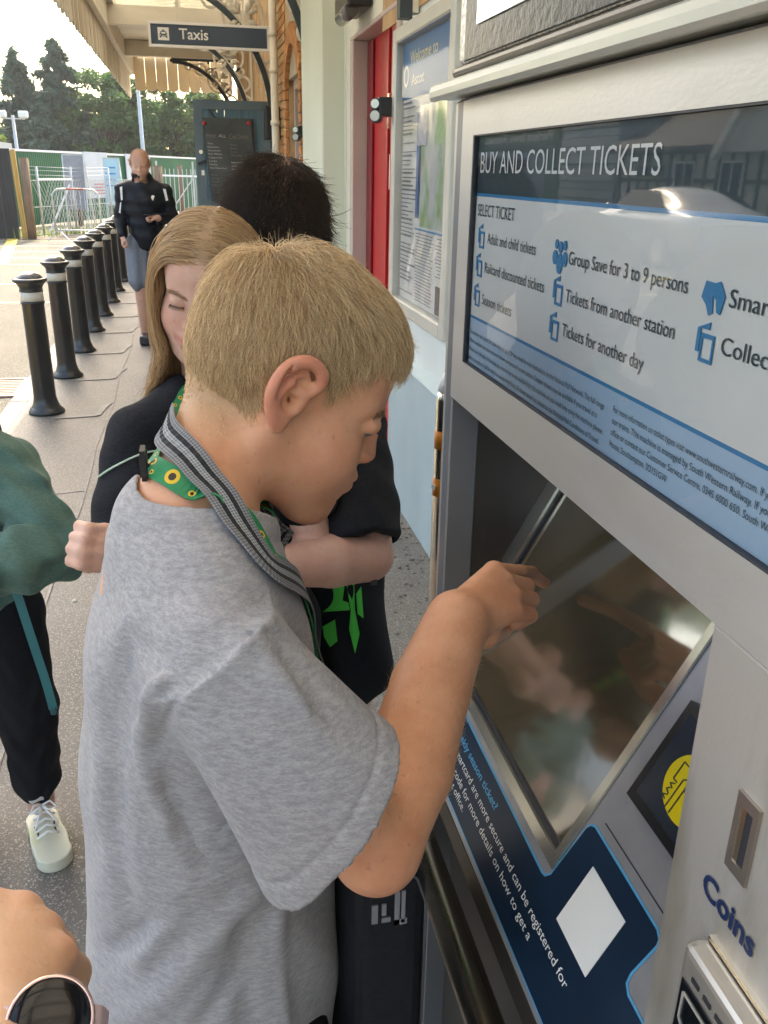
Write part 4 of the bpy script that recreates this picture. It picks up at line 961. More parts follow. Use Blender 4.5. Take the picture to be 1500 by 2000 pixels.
# ------------------------------------------------------------------ trees
def leaves(pts, size, seed, droop=0.0, elong=1.6):
    r = np.random.default_rng(seed); n = len(pts)
    a = r.normal(size=(n, 3)); a[:, 2] -= droop; a /= np.linalg.norm(a, axis=1, keepdims=True)
    b = np.cross(a, r.normal(size=(n, 3))); b /= np.linalg.norm(b, axis=1, keepdims=True)
    s = (size*r.uniform(.6, 1.4, n))[:, None]; a = a*s*elong; b = b*s*.55
    V = np.stack([pts-a, pts+b, pts+a, pts-b], 1).reshape(-1, 3); F = np.arange(4*n).reshape(-1, 4)
    return V, F
def tree(kind, x, y, h, wd, seed, lb, m, n=9000, group=None, size=.09, name=None):
    r = np.random.default_rng(seed)
    t = thing(name or ('conifer_tree' if kind == 'c' else 'broadleaf_tree'), lb, 'tree', (x, y, 0), group)
    tk = MB(); tk.tube([(x, y, -.1), (x+.03, y, h*.35), (x, y+.02, h*(.95 if kind == 'c' else .6))], [h*.022, h*.017, h*.004], 8)
    P = []
    if kind == 'c':
        nb = 70
        for i in range(nb):
            f = (i+r.random())/nb; z = h*(.12+.86*f); L = wd*.5*(1-f)**.8*(.75+.5*r.random())+.12; a = r.uniform(0, 2*PI)
            dx, dy = math.cos(a), math.sin(a)
            tk.tube([(x, y, z), (x+dx*L, y+dy*L, z-.10*L)], [.02, .005], 4, cap=False)
            m_ = int(n/nb*(.35+1.3*(1-f))); u = r.random(m_)**.6; wv = .20*L+.06
            q = np.stack([x+dx*L*u+r.normal(0, wv*.5, m_), y+dy*L*u+r.normal(0, wv*.5, m_), z-.18*L*u+r.normal(0, .07*h/6, m_)-.05*r.random(m_)], 1); P.append(q)
    else:
        nc = 46
        for i in range(nc):
            v = r.normal(size=3); v /= np.linalg.norm(v); rad = r.uniform(.45, 1)**.6
            c = np.array([x+v[0]*wd*.5*rad, y+v[1]*wd*.5*rad, h*.56+v[2]*h*.40*rad]); cs = wd*.13*r.uniform(.6, 1.4)
            tk.tube([(x, y, h*.3), tuple((np.array([x, y, h*.35])+c)/2+r.normal(0, .1, 3)), tuple(c)], [.05, .03, .01], 4, cap=False)
            m_ = n//nc; d = r.normal(size=(m_, 3)); d /= np.linalg.norm(d, axis=1, keepdims=True)
            P.append(c+d*cs*(r.random((m_, 1))**.45)*np.array([1.15, 1.15, .8]))
    tk.obj('trunk', M['bark'], t)
    V, F = leaves(np.concatenate(P), size, seed+1, droop=.4 if kind == 'c' else .1, elong=1.8 if kind == 'c' else 1.2)
    nmesh('crown', V, F, m, t)
    return t
G = 'trees beyond the hoarding'
tree('c', -8.6, 54, 7.3, 4.6, 11, 'dark conifer with pointed top, standing left of the tallest conifer', M['leaf_con'], 15000, G, .12)
tree('c', -6.6, 54.5, 7.9, 5.2, 12, 'tallest dark conifer in the middle of the tree line', M['leaf_con'], 17000, G, .12)
tree('c', -7.3, 52.5, 4.6, 5.0, 31, 'low dark conifer filling the gap between the two tallest ones', M['leaf_con'], 12000, G, .12)
tree('b', -4.5, 54, 6.6, 4.0, 13, 'dark broadleaf tree beside the tallest conifer', M['leaf_dk'], 11000, G, .11)
tree('b', -2.6, 55, 6.4, 3.6, 14, 'dark broadleaf tree behind the slim lamp column', M['leaf_dk'], 11000, G, .11)
tree('b', -.4, 56, 6.2, 3.4, 15, 'dark broadleaf tree partly hidden by the canopy end', M['leaf_dk'], 10000, G, .11)
tree('b', 1.2, 56, 6.8, 3.2, 16, 'bright edged broadleaf tree just beside the blue shutter', M['leaf_lt'], 9000, G, .11)
tree('b', -12.4, 52, 5.2, 4.2, 17, 'yellow green bushy tree at the left end of the hoarding', M['leaf_lt'], 12000, G, .11)
tree('b', -10.2, 49, 4.2, 3.4, 18, 'low yellow green bush just before the first conifer', M['leaf_lt'], 9000, G, .10)
tree('b', -15.6, 55, 6.0, 4.6, 19, 'round yellow green tree beyond the tall thin lamp column', M['leaf_lt'], 10000, G, .12)
tree('b', -3.4, 60, 5.6, 6.5, 20, 'dark tree filling the gap behind the broadleaf trees', M['leaf_dk'], 10000, G, .13)
# trees across the car park, seen mirrored in the screen
for i, (x, y, h, wd, m) in enumerate(((-27, 44, 15, 11, 'leaf_lt'), (-30, 36, 14, 10, 'leaf_dk'), (-20, 50, 14, 9, 'leaf_lt'), (-33, 54, 17, 12, 'leaf_lt'), (-29, 27, 13, 10, 'leaf_lt'), (-25, 60, 14, 9, 'leaf_dk'))):
    tree('b', x, y, h, wd, 40+i, ['bright green tree at the corner of the car park', 'tall dark tree behind the car park', 'leafy green tree beyond the parked car', 'largest green tree at the back of the car park', 'young green tree beside the car park', 'dark rounded tree behind the green advertising hoarding'][i], M[m], 7000, 'trees across the car park', .2)
b = MB()
for k in range(260):
    x = -3.9+rr.random()*3.2; y = 22.0+(x+3.9)*1.4+rr.uniform(-.4, .3); h = rr.uniform(.05, .28)
    p = Vector((x, y, -.03)); q = p+Vector((rr.uniform(-.08, .08), rr.uniform(-.05, .05), h)); b.bm.faces.new([b.bm.verts.new(v) for v in (p, p+Vector((.03, 0, 0)), q)])
tag(b.obj('weeds', M['leaf_lt'], None), 'weeds and grass tufts along the foot of the wire fence', 'weeds', kind='stuff')
tag(box('verge', -60, X_KERB+1.5, 21.7, 27.2, -.118, -.0535, M['earth']), kind='structure')
# ------------------------------------------------------------------ across the car park (mirrored in the sign glass)
pb = thing('timbered_pub', 'half timbered white building with a dark tiled roof across the car park', 'building', (-16.4, 29, 0))
tmb = mat('black_timber', (.03, .028, .026), .6); rend = mat('white_render', (.72, .70, .66), .7, var=.06); tile = mat('dark_roof_tiles', (.08, .065, .055), .8, var=.3, scale=6)
xf = -15.4
box('wall', -24, xf, 22.0, 32.3, 0, 2.35, rend, pb)
for k in range(15): box('timber', xf, xf+.05, 22.1+k*.72, 22.24+k*.72, 0, 2.35, tmb, pb)
for z in (.0, 1.35, 2.22): box('timber', xf+.052, xf+.08, 22.0, 32.3, z, z+.13, tmb, pb)
flat('roof', [(xf+.5, 21.6, 2.3), (xf+.5, 32.7, 2.3), (-18.2, 32.0, 4.1), (-18.2, 21.6, 4.1)], tile, pb, .15, (0, 0, 1))
for y in (24.3, 27.0):
    w_ = box('window', xf+.06, xf+.10, y, y+1.2, .95, 2.0, M['whiteink'], pb); box('pane', xf+.101, xf+.11, y+.08, y+.56, 1.02, 1.93, M['glassdark'], w_); box('pane', xf+.101, xf+.11, y+.64, y+1.12, 1.02, 1.93, M['glassdark'], w_)
flat('gable', [(xf+.9, 20.2, 2.2), (xf+.9, 24.2, 2.2), (xf+.9, 22.2, 4.6)], rend, pb, .2, (-1, 0, 0))
MB().bar((xf+1.05, 20.0, 2.05), (xf+1.05, 22.2, 4.75), .2, .22).bar((xf+1.05, 24.4, 2.05), (xf+1.05, 22.2, 4.75), .2, .22).obj('barge_board', M['whiteink'], pb)
sbn = thing('pub_name_board', 'small dark name board on the front of the timbered building', 'sign', (xf, 30, 1.6)); box('board', xf+.09, xf+.13, 28.9, 30.9, 1.52, 1.86, M['ink'], sbn)
box('strip', xf+.09, xf+.12, 28.9, 30.9, 1.44, 1.515, mat('gold_strip', (.4, .33, .12), .5), sbn)
cw = thing('corrugated_building', 'grey corrugated metal shed beside the timbered building', 'building', (-18, 36, 0))
for k in range(14): box('cladding', -20, -15.4-.05*(k % 2), 32.8, 38.2, .33*k, .33*k+.31, M['steel_dk'] if False else bpy.data.materials['grey_cladding'], cw)
gh = thing('green_hoarding', 'dark green advertising hoarding for lawns across the car park', 'hoarding', (-15, 44, 0))
dgn = mat('deep_green_print', (.02, .07, .04), .5)
for k in range(6): box('panel', -15.6, -15.4, 38.5+k*2.2, 38.5+k*2.2+2.15, 0, 3.7, dgn, gh)
text('Perfect lawn. Retract.', 'lettering', (-15.38, 39.3, 3.0), (0, 1, 0), (0, 0, 1), 9.5, .42, M['paper'], gh)
text('instant delivery', 'lettering', (-15.38, 40.0, .7), (0, 1, 0), (0, 0, 1), 8, .35, M['paper'], gh)
# parked car, modelled as a lofted body
cx0, cy0 = -8.6, 18.6
car = thing('parked_car', 'silver saloon car parked across the road facing the far fence', 'car', (cx0, cy0-2.3, -.06))
silver = mat('silver_car_paint', (.55, .56, .57), .25, metal=.5, coat=1.0)
st_ = [  # y from nose, half width, z low, z belt, z roof, roof half width
 (0.0, .70, .35, .62, .62, .60), (.15, .84, .22, .74, .75, .70), (.6, .90, .18, .82, .86, .78), (1.25, .92, .18, .90, .96, .78), (1.9, .92, .18, .93, 1.30, .62), (2.4, .92, .18, .94, 1.42, .60),
 (3.1, .92, .18, .95, 1.40, .60), (3.7, .91, .18, .97, 1.18, .62), (4.1, .90, .20, .98, 1.03, .72), (4.55, .84, .25, .92, .95, .70), (4.65, .74, .4, .8, .8, .6)]
V = []; F = []
for (y, hw, zl, zb_, zt, rw) in st_:
    ring = [(-hw*.92, zl), (-hw, zl+.18), (-hw, zb_*.8), (-hw*.97, zb_), (-rw*1.03, (zb_+zt)/2+.05*(zt-zb_)), (-rw*.9, zt), (0, zt+.02), (rw*.9, zt), (rw*1.03, (zb_+zt)/2+.05*(zt-zb_)), (hw*.97, zb_), (hw, zb_*.8), (hw, zl+.18), (hw*.92, zl)]
    V += [(cx0+a, cy0-y, z-.06) for a, z in ring]
nr = 13
for i in range(len(st_)-1):
    for j in range(nr-1): F.append((i*nr+j, i*nr+j+1, (i+1)*nr+j+1, (i+1)*nr+j))
    F.append((i*nr+nr-1, i*nr, (i+1)*nr, (i+1)*nr+nr-1))
F.append(tuple(range(nr))); F.append(tuple(range((len(st_)-1)*nr, len(st_)*nr))[::-1])
bd = nmesh('body', V, F, silver, car, True)
sb = bd.modifiers.new('s', 'SUBSURF'); sb.levels = 1; sb.render_levels = 2
for s in (-1, 1):
    for yy in (.95, 3.65):
        wv = MB(); x = cx0+s*.84; wv.tube([(x-.11*s, cy0-yy, .27), (x+.09*s, cy0-yy, .27)], .33, 24).obj('tyre', M['ink'], car)
        MB().tube([(x+.091*s, cy0-yy, .27), (x+.10*s, cy0-yy, .27)], .21, 20).obj('rim', M['alu'], car)
    flat('side_window', [(cx0+s*.905, cy0-1.65, .93-.03), (cx0+s*.75, cy0-2.15, 1.27), (cx0+s*.74, cy0-3.2, 1.27), (cx0+s*.90, cy0-3.75, .95-.02)], M['glassdark'], car, .02, (s, 0, 0))
    MB().sphere((cx0+s*.66, cy0-.12, .60), .13, sc=(1.2, .7, .6)).obj('headlight', M['alu'], car)
    MB().box(cx0+s*.98-.07, cx0+s*.98+.07, cy0-1.75, cy0-1.60, .92, 1.02, .03).obj('mirror', silver, car)
flat('windscreen', [(cx0-.72, cy0-1.28, .93), (cx0+.72, cy0-1.28, .93), (cx0+.58, cy0-1.98, 1.28), (cx0-.58, cy0-1.98, 1.28)], M['glassdark'], car, .02, (0, .5, .8))
for k in range(4): box('grille_bar', cx0-.42, cx0+.42, cy0-.03, cy0+.012, .42+k*.055, .455+k*.055, M['ink'] if k % 2 else M['chrome'], car)

# ------------------------------------------------------------------ air
hz = box('haze', -70, 40, -32, 90, -1.2, 19, None)
hz['kind'] = 'stuff'
hm_ = bpy.data.materials.new('summer_haze'); hm_.use_nodes = True; _n = hm_.node_tree; _n.nodes.clear(); _o = _n.nodes.new('ShaderNodeOutputMaterial'); _v = _n.nodes.new('ShaderNodeVolumePrincipled')
_v.inputs['Density'].default_value = .0006; _v.inputs['Color'].default_value = (.92, .95, 1, 1); _v.inputs['Anisotropy'].default_value = .3
_n.links.new(_v.outputs[0], _o.inputs['Volume']); hz.data.materials.append(hm_)
# ================================================================== people: signed distance modelling -> one mesh
def _sm(a, b, k):
    h = np.clip(.5+.5*(b-a)/k, 0, 1); return b+(a-b)*h-k*h*(1-h)
def _ell(p, c, r, R=None):
    q = p-np.asarray(c, np.float32)
    if R is not None: q = q@np.asarray(R, np.float32)
    r = np.asarray(r, np.float32); k0 = np.sqrt(((q/r)**2).sum(1)); k1 = np.sqrt(((q/(r*r))**2).sum(1))+1e-6
    return k0*(k0-1)/k1
def _cone(p, a, b, ra, rb):
    a = np.asarray(a, np.float32); b = np.asarray(b, np.float32); ab = b-a; L2 = float(ab@ab)+1e-12
    t = np.clip(((p-a)@ab)/L2, 0, 1); d = np.linalg.norm(p-a-t[:, None]*ab, axis=1)
    return d-(ra+(rb-ra)*t)
class SDF:
    """list of primitives combined one after the other with smooth unions or cuts"""
    def __init__(s, frame=None, scale=1.0):
        s.ops = []; s.frame = frame; s.sc = scale; s.disp = None
    def ell(s, c, r, k=.02, R=None, cut=False): s.ops.append((lambda p: _ell(p, c, r, R), k, cut, np.asarray(c, np.float32), float(max(r)))); return s
    def cone(s, a, b, ra, rb, k=.02, cut=False):
        a = np.asarray(a, np.float32); b = np.asarray(b, np.float32)
        s.ops.append((lambda p: _cone(p, a, b, ra, rb), k, cut, (a+b)/2, float(np.linalg.norm(a-b)/2+max(ra, rb)))); return s
    def chain(s, pts, rs, k=.01, cut=False, kin=.004):
        pts = [np.asarray(q, np.float32) for q in pts]; c = sum(pts)/len(pts)
        def f(p):
            d = None
            for (a, b, ra, rb) in zip(pts, pts[1:], rs, rs[1:]):
                e = _cone(p, a, b, ra, rb); d = e if d is None else _sm(d, e, kin)
            return d
        s.ops.append((f, k, cut, c, float(max(np.linalg.norm(q-c) for q in pts)+max(rs)+.001))); return s
    def fn(s, f, k=.02, cut=False, c=None, r=0): s.ops.append((f, k, cut, c if c is None else np.asarray(c, np.float32), r)); return s
    def loc(s, p):
        if s.frame is None: return p
        C, R = s.frame; return ((p-np.asarray(C, np.float32))@np.asarray(R, np.float32))/s.sc
    def __call__(s, p):
        q = s.loc(p); d = None
        for f, k, cut, bc, br in s.ops:
            if d is None: d = f(q).astype(np.float32); continue
            if bc is not None:
                v = q-bc; dd = np.sqrt(np.einsum('ij,ij->i', v, v))-br
                i = np.flatnonzero(dd < (k-d if cut else d+k))
                if len(i) == 0: continue
                if len(i) < .8*len(q):
                    e = f(q[i]); d[i] = -_sm(-d[i], e, k) if cut else _sm(d[i], e, k); continue
            e = f(q); d = -_sm(-d, e, k) if cut else _sm(d, e, k)
        d = d*s.sc
        if s.disp is not None: d = d-s.disp(p)
        return d
def grad(f, p, e=.0008):
    g = np.stack([f(p+np.array(v, np.float32)*e)-f(p-np.array(v, np.float32)*e) for v in ((1, 0, 0), (0, 1, 0), (0, 0, 1))], 1)
    return g/(np.linalg.norm(g, axis=1, keepdims=True)+1e-9)
def polygonise(f, lo, hi, h, B=8):
    lo = np.asarray(lo, np.float32); hi = np.asarray(hi, np.float32)
    nb = np.ceil((hi-lo)/(h*B)).astype(int)+1; n = nb*B+1
    F = np.full(n, 1.0, np.float32)
    bi = np.stack(np.meshgrid(*[np.arange(k) for k in nb], indexing='ij'), -1).reshape(-1, 3)
    cen = lo+(bi*B+B/2.0)*h; dc = np.concatenate([f(cen[i:i+200000].astype(np.float32)) for i in range(0, len(cen), 200000)])
    act = np.abs(dc) < h*B*.87*1.35+.004
    for i in np.where(~act)[0]:
        if dc[i] < 0: x, y, z = bi[i]*B; F[x:x+B+1, y:y+B+1, z:z+B+1] = -1.0
    loc = np.stack(np.meshgrid(*[np.arange(B+1)]*3, indexing='ij'), -1).reshape(-1, 3)
    ab = bi[act]
    for i in range(0, len(ab), 400):
        blk = ab[i:i+400]; gi = (blk[:, None, :]*B+loc[None]); P = (lo+gi.reshape(-1, 3)*h).astype(np.float32)
        d = f(P); g = gi.reshape(-1, 3); F[g[:, 0], g[:, 1], g[:, 2]] = d
    S = F < 0; nx, ny, nz = F.shape; st = np.array([ny*nz, nz, 1])
    def cid(a): return a@st
    edges = []; 
    for ax in range(3):
        sl0 = [slice(None)]*3; sl1 = [slice(None)]*3; sl0[ax] = slice(0, -1); sl1[ax] = slice(1, None)
        e = np.argwhere(S[tuple(sl0)] != S[tuple(sl1)])
        o1, o2 = [(1, 2), (2, 0), (0, 1)][ax]
        ok = (e[:, o1] > 0) & (e[:, o2] > 0) & (e[:, o1] < F.shape[o1]-1) & (e[:, o2] < F.shape[o2]-1); e = e[ok]
        edges.append(e)
    quads = []; cells = []; pts = []
    for ax, e in enumerate(edges):
        if len(e) == 0: continue
        o1, o2 = [(1, 2), (2, 0), (0, 1)][ax]; u = np.zeros(3, int); v = np.zeros(3, int); u[o1] = 1; v[o2] = 1; w_ = np.zeros(3, int); w_[ax] = 1
        a = F[e[:, 0], e[:, 1], e[:, 2]]; e2 = e+w_; b = F[e2[:, 0], e2[:, 1], e2[:, 2]]
        t = (a/(a-b))[:, None]; X = e+t*w_
        q = np.stack([cid(e), cid(e-u), cid(e-u-v), cid(e-v)], 1)
        flip = a < 0; q[~flip] = q[~flip][:, ::-1]
        quads.append(q); 
        for c in range(4): cells.append(q[:, c]); pts.append(X)
    q = np.concatenate(quads); c = np.concatenate(cells); X = np.concatenate(pts)
    # careful: flipped order keeps the same point for all four cells, so order does not matter
    uid, inv = np.unique(c, return_inverse=True); cnt = np.bincount(inv).astype(np.float64)
    V = np.stack([np.bincount(inv, X[:, k])/cnt for k in range(3)], 1)*h+lo
    Q = np.searchsorted(uid, q)
    return V.astype(np.float32), Q[:, ::-1].astype(np.int32)
def sdfmesh(name, f, lo, hi, h, m, parent, attrs=None, newton=1, mats=None):
    V, Q = polygonise(f, lo, hi, h)
    for _ in range(newton):
        g = grad(f, V, h*.4); d = f(V); V = V-g*np.clip(d, -h, h)[:, None]*.9
    o = nmesh(name, V, Q, m, parent, True)
    if attrs:
        for nm, fn in attrs.items():
            a = o.data.attributes.new(nm, 'FLOAT', 'POINT'); a.data.foreach_set('value', fn(V).astype(np.float32))
    return o, V
def rot(yaw, pitch, roll):
    """columns: forward, left, up. yaw from +X towards +Y, pitch>0 nods down"""
    cy, sy = math.cos(yaw), math.sin(yaw); Rz = np.array([[cy, -sy, 0], [sy, cy, 0], [0, 0, 1]])
    cp, sp = math.cos(pitch), math.sin(pitch); Ry = np.array([[cp, 0, sp], [0, 1, 0], [-sp, 0, cp]])
    cr, sr = math.cos(roll), math.sin(roll); Rx = np.array([[1, 0, 0], [0, cr, -sr], [0, sr, cr]])
    return Rz@Ry@Rx
def head_sdf(C, R, sc=1.0, ears=True, simple=False, es=.86):
    h = SDF((C, R), sc)
    h.ell((-.008, 0, .034), (.083, .070, .077), .02)
    h.ell((.050, 0, .032), (.044, .058, .054), .03)
    h.ell((-.036, 0, .000), (.048, .056, .052), .03)
    h.ell((.040, 0, -.036), (.052, .054, .054), .025)
    for s in (-1, 1):
        h.ell((.050, s*.033, -.050), (.034, .026, .034), .022)
        h.cone((-.006, s*.046, -.044), (.058, s*.018, -.100), .025, .020, .024)
        h.cone((.085, s*.010, .007), (.068, s*.040, .011), .009, .009, .018)
    h.ell((.074, 0, -.070), (.026, .028, .028), .02)
    h.ell((.074, 0, -.106), (.018, .020, .017), .018)
    h.ell((.010, 0, -.076), (.058, .038, .028), .03)
    if simple: return h
    for s in (-1, 1): h.ell((.106, s*.031, -.004), (.014, .015, .0095), .012, cut=True)
    h.chain([(.090, 0, .002), (.0975, 0, -.018), (.1045, 0, -.0375)], [.0072, .0074, .0078], .012)
    for s in (-1, 1):
        h.ell((.0975, s*.0100, -.0400), (.0090, .0060, .0058), .006)
        h.ell((.103, s*.0062, -.0470), (.0042, .0032, .0028), .003, cut=True)
        h.ell((.0812, s*.0310, -.0045), (.0125, .0150, .0100), .006)          # lowered upper lid over the eyeball
    h.ell((.0955, 0, -.0615), (.0075, .0180, .0052), .007); h.ell((.0940, 0, -.0720), (.0075, .0155, .0060), .007)
    h.ell((.1045, 0, -.0665), (.0075, .0215, .0011), .003, cut=True)
    h.ell((.0900, 0, -.0835), (.006, .013, .004), .008, cut=True)
    if ears:
        for s in (-1, 1):
            E = lambda x, z, y, s=s: (x*es*1.08-.002, s*(.066+y*.95), z*es*1.10-.002)
            h.ell(E(-.003, .002, .008), (.0185*es, .0045, .0300*es), .006)
            hp = smooth_path([E(.004, -.001, .006), E(.012, .008, .007), E(.0180, .018, .009), E(.0165, .0275, .0115), E(.008, .0335, .0135), E(-.004, .0340, .016), E(-.0145, .0275, .0185), E(-.0205, .0150, .020), E(-.0215, .000, .019), E(-.017, -.013, .016), E(-.0085, -.024, .012)], 26)
            h.chain(hp, list(np.interp(np.linspace(0, 1, 26), [0, .15, .5, .9, 1], [.0028, .0040, .0050, .0050, .0056])), .0045, kin=.003)
            h.ell(E(-.003, -.0265, .0095), (.0075, .0048, .0085), .005)
            h.chain(smooth_path([E(-.001, .018, .012), E(-.0080, .012, .0140), E(-.0110, .001, .0140), E(-.009, -.010, .0122), E(-.002, -.0165, .010)], 12), [.0036]*12, .0055, kin=.003)
            h.ell(E(-.0015, -.002, .0145), (.0080, .0085, .0105), .004, cut=True)
            h.ell(E(.005, .0155, .0150), (.0090, .0060, .0042), .004, cut=True)
            h.ell(E(-.0155, .012, .0215), (.0022, .004, .015), .003, cut=True)
            h.ell(E(.0085, -.0055, .0065), (.0042, .0042, .0060), .004)
            h.cone(E(.006, .003, .008), E(-.003, .0045, .0095), .0028, .0020, .003)
    return h
def skinmat(name, c, c2, red=(.62, .22, .15), sss=.25, hairc=None):
    m = bpy.data.materials.new(name); m.use_nodes = True; nt = m.node_tree; L = nt.links; b = nt.nodes['Principled BSDF']
    b.inputs['Roughness'].default_value = .5; b.inputs['Specular IOR Level'].default_value = .35
    b.inputs['Subsurface Weight'].default_value = sss; b.inputs['Subsurface Radius'].default_value = (1, .35, .18); b.inputs['Subsurface Scale'].default_value = .006
    tc = nt.nodes.new('ShaderNodeTexCoord'); n = nt.nodes.new('ShaderNodeTexNoise'); n.inputs['Scale'].default_value = 22; n.inputs['Detail'].default_value = 6; n.inputs['Roughness'].default_value = .65
    L.new(tc.outputs['Object'], n.inputs[0])
    r = nt.nodes.new('ShaderNodeValToRGB'); r.color_ramp.elements[0].color = _lin(c); r.color_ramp.elements[1].color = _lin(c2); r.color_ramp.elements[0].position = .36; r.color_ramp.elements[1].position = .66
    L.new(n.outputs[0], r.inputs[0])
    nf = nt.nodes.new('ShaderNodeTexNoise'); nf.inputs['Scale'].default_value = 150; nf.inputs['Detail'].default_value = 2; L.new(tc.outputs['Object'], nf.inputs[0])
    rf = nt.nodes.new('ShaderNodeValToRGB'); rf.color_ramp.elements[0].position = .66; rf.color_ramp.elements[1].position = .78; rf.color_ramp.elements[1].color = (.45, .45, .45, 1); L.new(nf.outputs[0], rf.inputs[0])
    mf = nt.nodes.new('ShaderNodeMix'); mf.data_type = 'RGBA'; L.new(rf.outputs[0], mf.inputs[0]); L.new(r.outputs[0], mf.inputs[6]); mf.inputs[7].default_value = _lin(tuple(v*.55 for v in c)); base_ = mf.outputs[2]
    def mixin(prev, attr, col):
        a = nt.nodes.new('ShaderNodeAttribute'); a.attribute_name = attr; mx = nt.nodes.new('ShaderNodeMix'); mx.data_type = 'RGBA'
        L.new(a.outputs['Fac'], mx.inputs[0]); L.new(prev, mx.inputs[6]); mx.inputs[7].default_value = _lin(col); return mx.outputs[2]
    o = mixin(base_, 'red', red); 
    o = mixin(o, 'lip', (.55, .20, .17))
    if hairc: o = mixin(o, 'hair', hairc)
    L.new(o, b.inputs['Base Color'])
    n2 = nt.nodes.new('ShaderNodeTexNoise'); n2.inputs['Scale'].default_value = 420; n2.inputs['Detail'].default_value = 3; L.new(tc.outputs['Object'], n2.inputs[0])
    bp = nt.nodes.new('ShaderNodeBump'); bp.inputs['Strength'].default_value = .18; bp.inputs['Distance'].default_value = .001; L.new(n2.outputs[0], bp.inputs['Height']); L.new(bp.outputs[0], b.inputs['Normal'])
    return m
def hairmat(name, c1, c2, rough=.35):
    m = bpy.data.materials.new(name); m.use_nodes = True; nt = m.node_tree; L = nt.links; b = nt.nodes['Principled BSDF']
    hi = nt.nodes.new('ShaderNodeHairInfo'); r = nt.nodes.new('ShaderNodeValToRGB'); r.color_ramp.elements[0].color = _lin(c1); r.color_ramp.elements[1].color = _lin(c2)
    L.new(hi.outputs['Random'], r.inputs[0]); L.new(r.outputs[0], b.inputs['Base Color'])
    b.inputs['Roughness'].default_value = rough; b.inputs['Specular IOR Level'].default_value = .4
    t = nt.nodes.new('ShaderNodeBsdfTranslucent'); L.new(r.outputs[0], t.inputs[0]); mx = nt.nodes.new('ShaderNodeMixShader'); mx.inputs[0].default_value = .3
    L.new(b.outputs[0], mx.inputs[1]); L.new(t.outputs[0], mx.inputs[2]); L.new(mx.outputs[0], nt.nodes['Material Output'].inputs[0])
    return m
def curves_obj(name, P, r0, r1, m, parent):
    n, k, _ = P.shape; hc = bpy.data.hair_curves.new(name); hc.add_curves([k]*n)
    hc.points.foreach_set('position', P.astype(np.float32).ravel())
    a = hc.attributes.get('radius') or hc.attributes.new('radius', 'FLOAT', 'POINT')
    rr_ = np.tile(np.linspace(r0, r1, k), n).astype(np.float32); a.data.foreach_set('value', rr_)
    hc.materials.append(m); return _finish(bpy.data.objects.new(name, hc), parent)
def grow(f, roots, nrm, dir0, length, steps, target, grav=0.0, comb=None, curl=None, stick=0.0):
    """grow strands that slide over the surface f at the distance given by target(t)"""
    n = len(roots); P = np.zeros((n, steps+1, 3), np.float32); P[:, 0] = roots-nrm*.001; v = dir0.copy(); x = roots.copy()
    for i in range(steps):
        t = (i+1)/steps; st = (length/steps)[:, None]
        if comb is not None: v = v+comb(x)*.5
        v[:, 2] -= grav; 
        if curl is not None: v = v+curl(x, t)
        v /= np.linalg.norm(v, axis=1, keepdims=True)+1e-9
        x = x+v*st
        d = f(x); g = grad(f, x); want = target(t) if not callable(getattr(target, 'arr', None)) else target(t)
        push = np.clip(want-d, -stick*st[:, 0], .02)
        x = x+g*push[:, None]; vn = (v*g).sum(1, keepdims=True); v = v-g*np.minimum(vn, 0)
        P[:, i+1] = x
    return P
def sample_surface(V, mask, n, seed):
    r = np.random.default_rng(seed); w_ = mask/mask.sum(); idx = r.choice(len(V), n, p=w_); return idx, r
def knit(name, c1, c2, c3, rough=.85):
    """heathered jersey"""
    m = bpy.data.materials.new(name); m.use_nodes = True; nt = m.node_tree; L = nt.links; b = nt.nodes['Principled BSDF']
    b.inputs['Roughness'].default_value = rough; b.inputs['Specular IOR Level'].default_value = .2; b.inputs['Sheen Weight'].default_value = .12 if c3[0] > .1 else 0.0
    tc = nt.nodes.new('ShaderNodeTexCoord'); mp = nt.nodes.new('ShaderNodeMapping'); mp.inputs['Rotation'].default_value = (0, .35, 0); mp.inputs['Scale'].default_value = (.28, .28, 1.0); L.new(tc.outputs['Object'], mp.inputs[0])
    n = nt.nodes.new('ShaderNodeTexNoise'); n.inputs['Scale'].default_value = 1500; n.inputs['Detail'].default_value = 3; n.inputs['Roughness'].default_value = .6; L.new(mp.outputs[0], n.inputs[0])
    n2 = nt.nodes.new('ShaderNodeTexNoise'); n2.inputs['Scale'].default_value = 420; n2.inputs['Detail'].default_value = 3; L.new(mp.outputs[0], n2.inputs[0])
    ad = nt.nodes.new('ShaderNodeMath'); ad.operation = 'ADD'; L.new(n.outputs[0], ad.inputs[0]); L.new(n2.outputs[0], ad.inputs[1]); hf = nt.nodes.new('ShaderNodeMath'); hf.operation = 'MULTIPLY'; hf.inputs[1].default_value = .5; L.new(ad.outputs[0], hf.inputs[0])
    r = nt.nodes.new('ShaderNodeValToRGB'); e = r.color_ramp.elements; e[0].position = .38; e[0].color = _lin(c1); e[1].position = .62; e[1].color = _lin(c3); q = e.new(.5); q.color = _lin(c2)
    L.new(hf.outputs[0], r.inputs[0]); L.new(r.outputs[0], b.inputs['Base Color'])
    n3 = nt.nodes.new('ShaderNodeTexNoise'); n3.inputs['Scale'].default_value = 30; n3.inputs['Detail'].default_value = 2; L.new(tc.outputs['Object'], n3.inputs[0])
    bp0 = nt.nodes.new('ShaderNodeBump'); bp0.inputs['Strength'].default_value = .22; bp0.inputs['Distance'].default_value = .003; L.new(n3.outputs[0], bp0.inputs['Height'])
    bp = nt.nodes.new('ShaderNodeBump'); bp.inputs['Strength'].default_value = .3; bp.inputs['Distance'].default_value = .0008; L.new(n.outputs[0], bp.inputs['Height']); L.new(bp0.outputs[0], bp.inputs['Normal']); L.new(bp.outputs[0], b.inputs['Normal'])
    return m
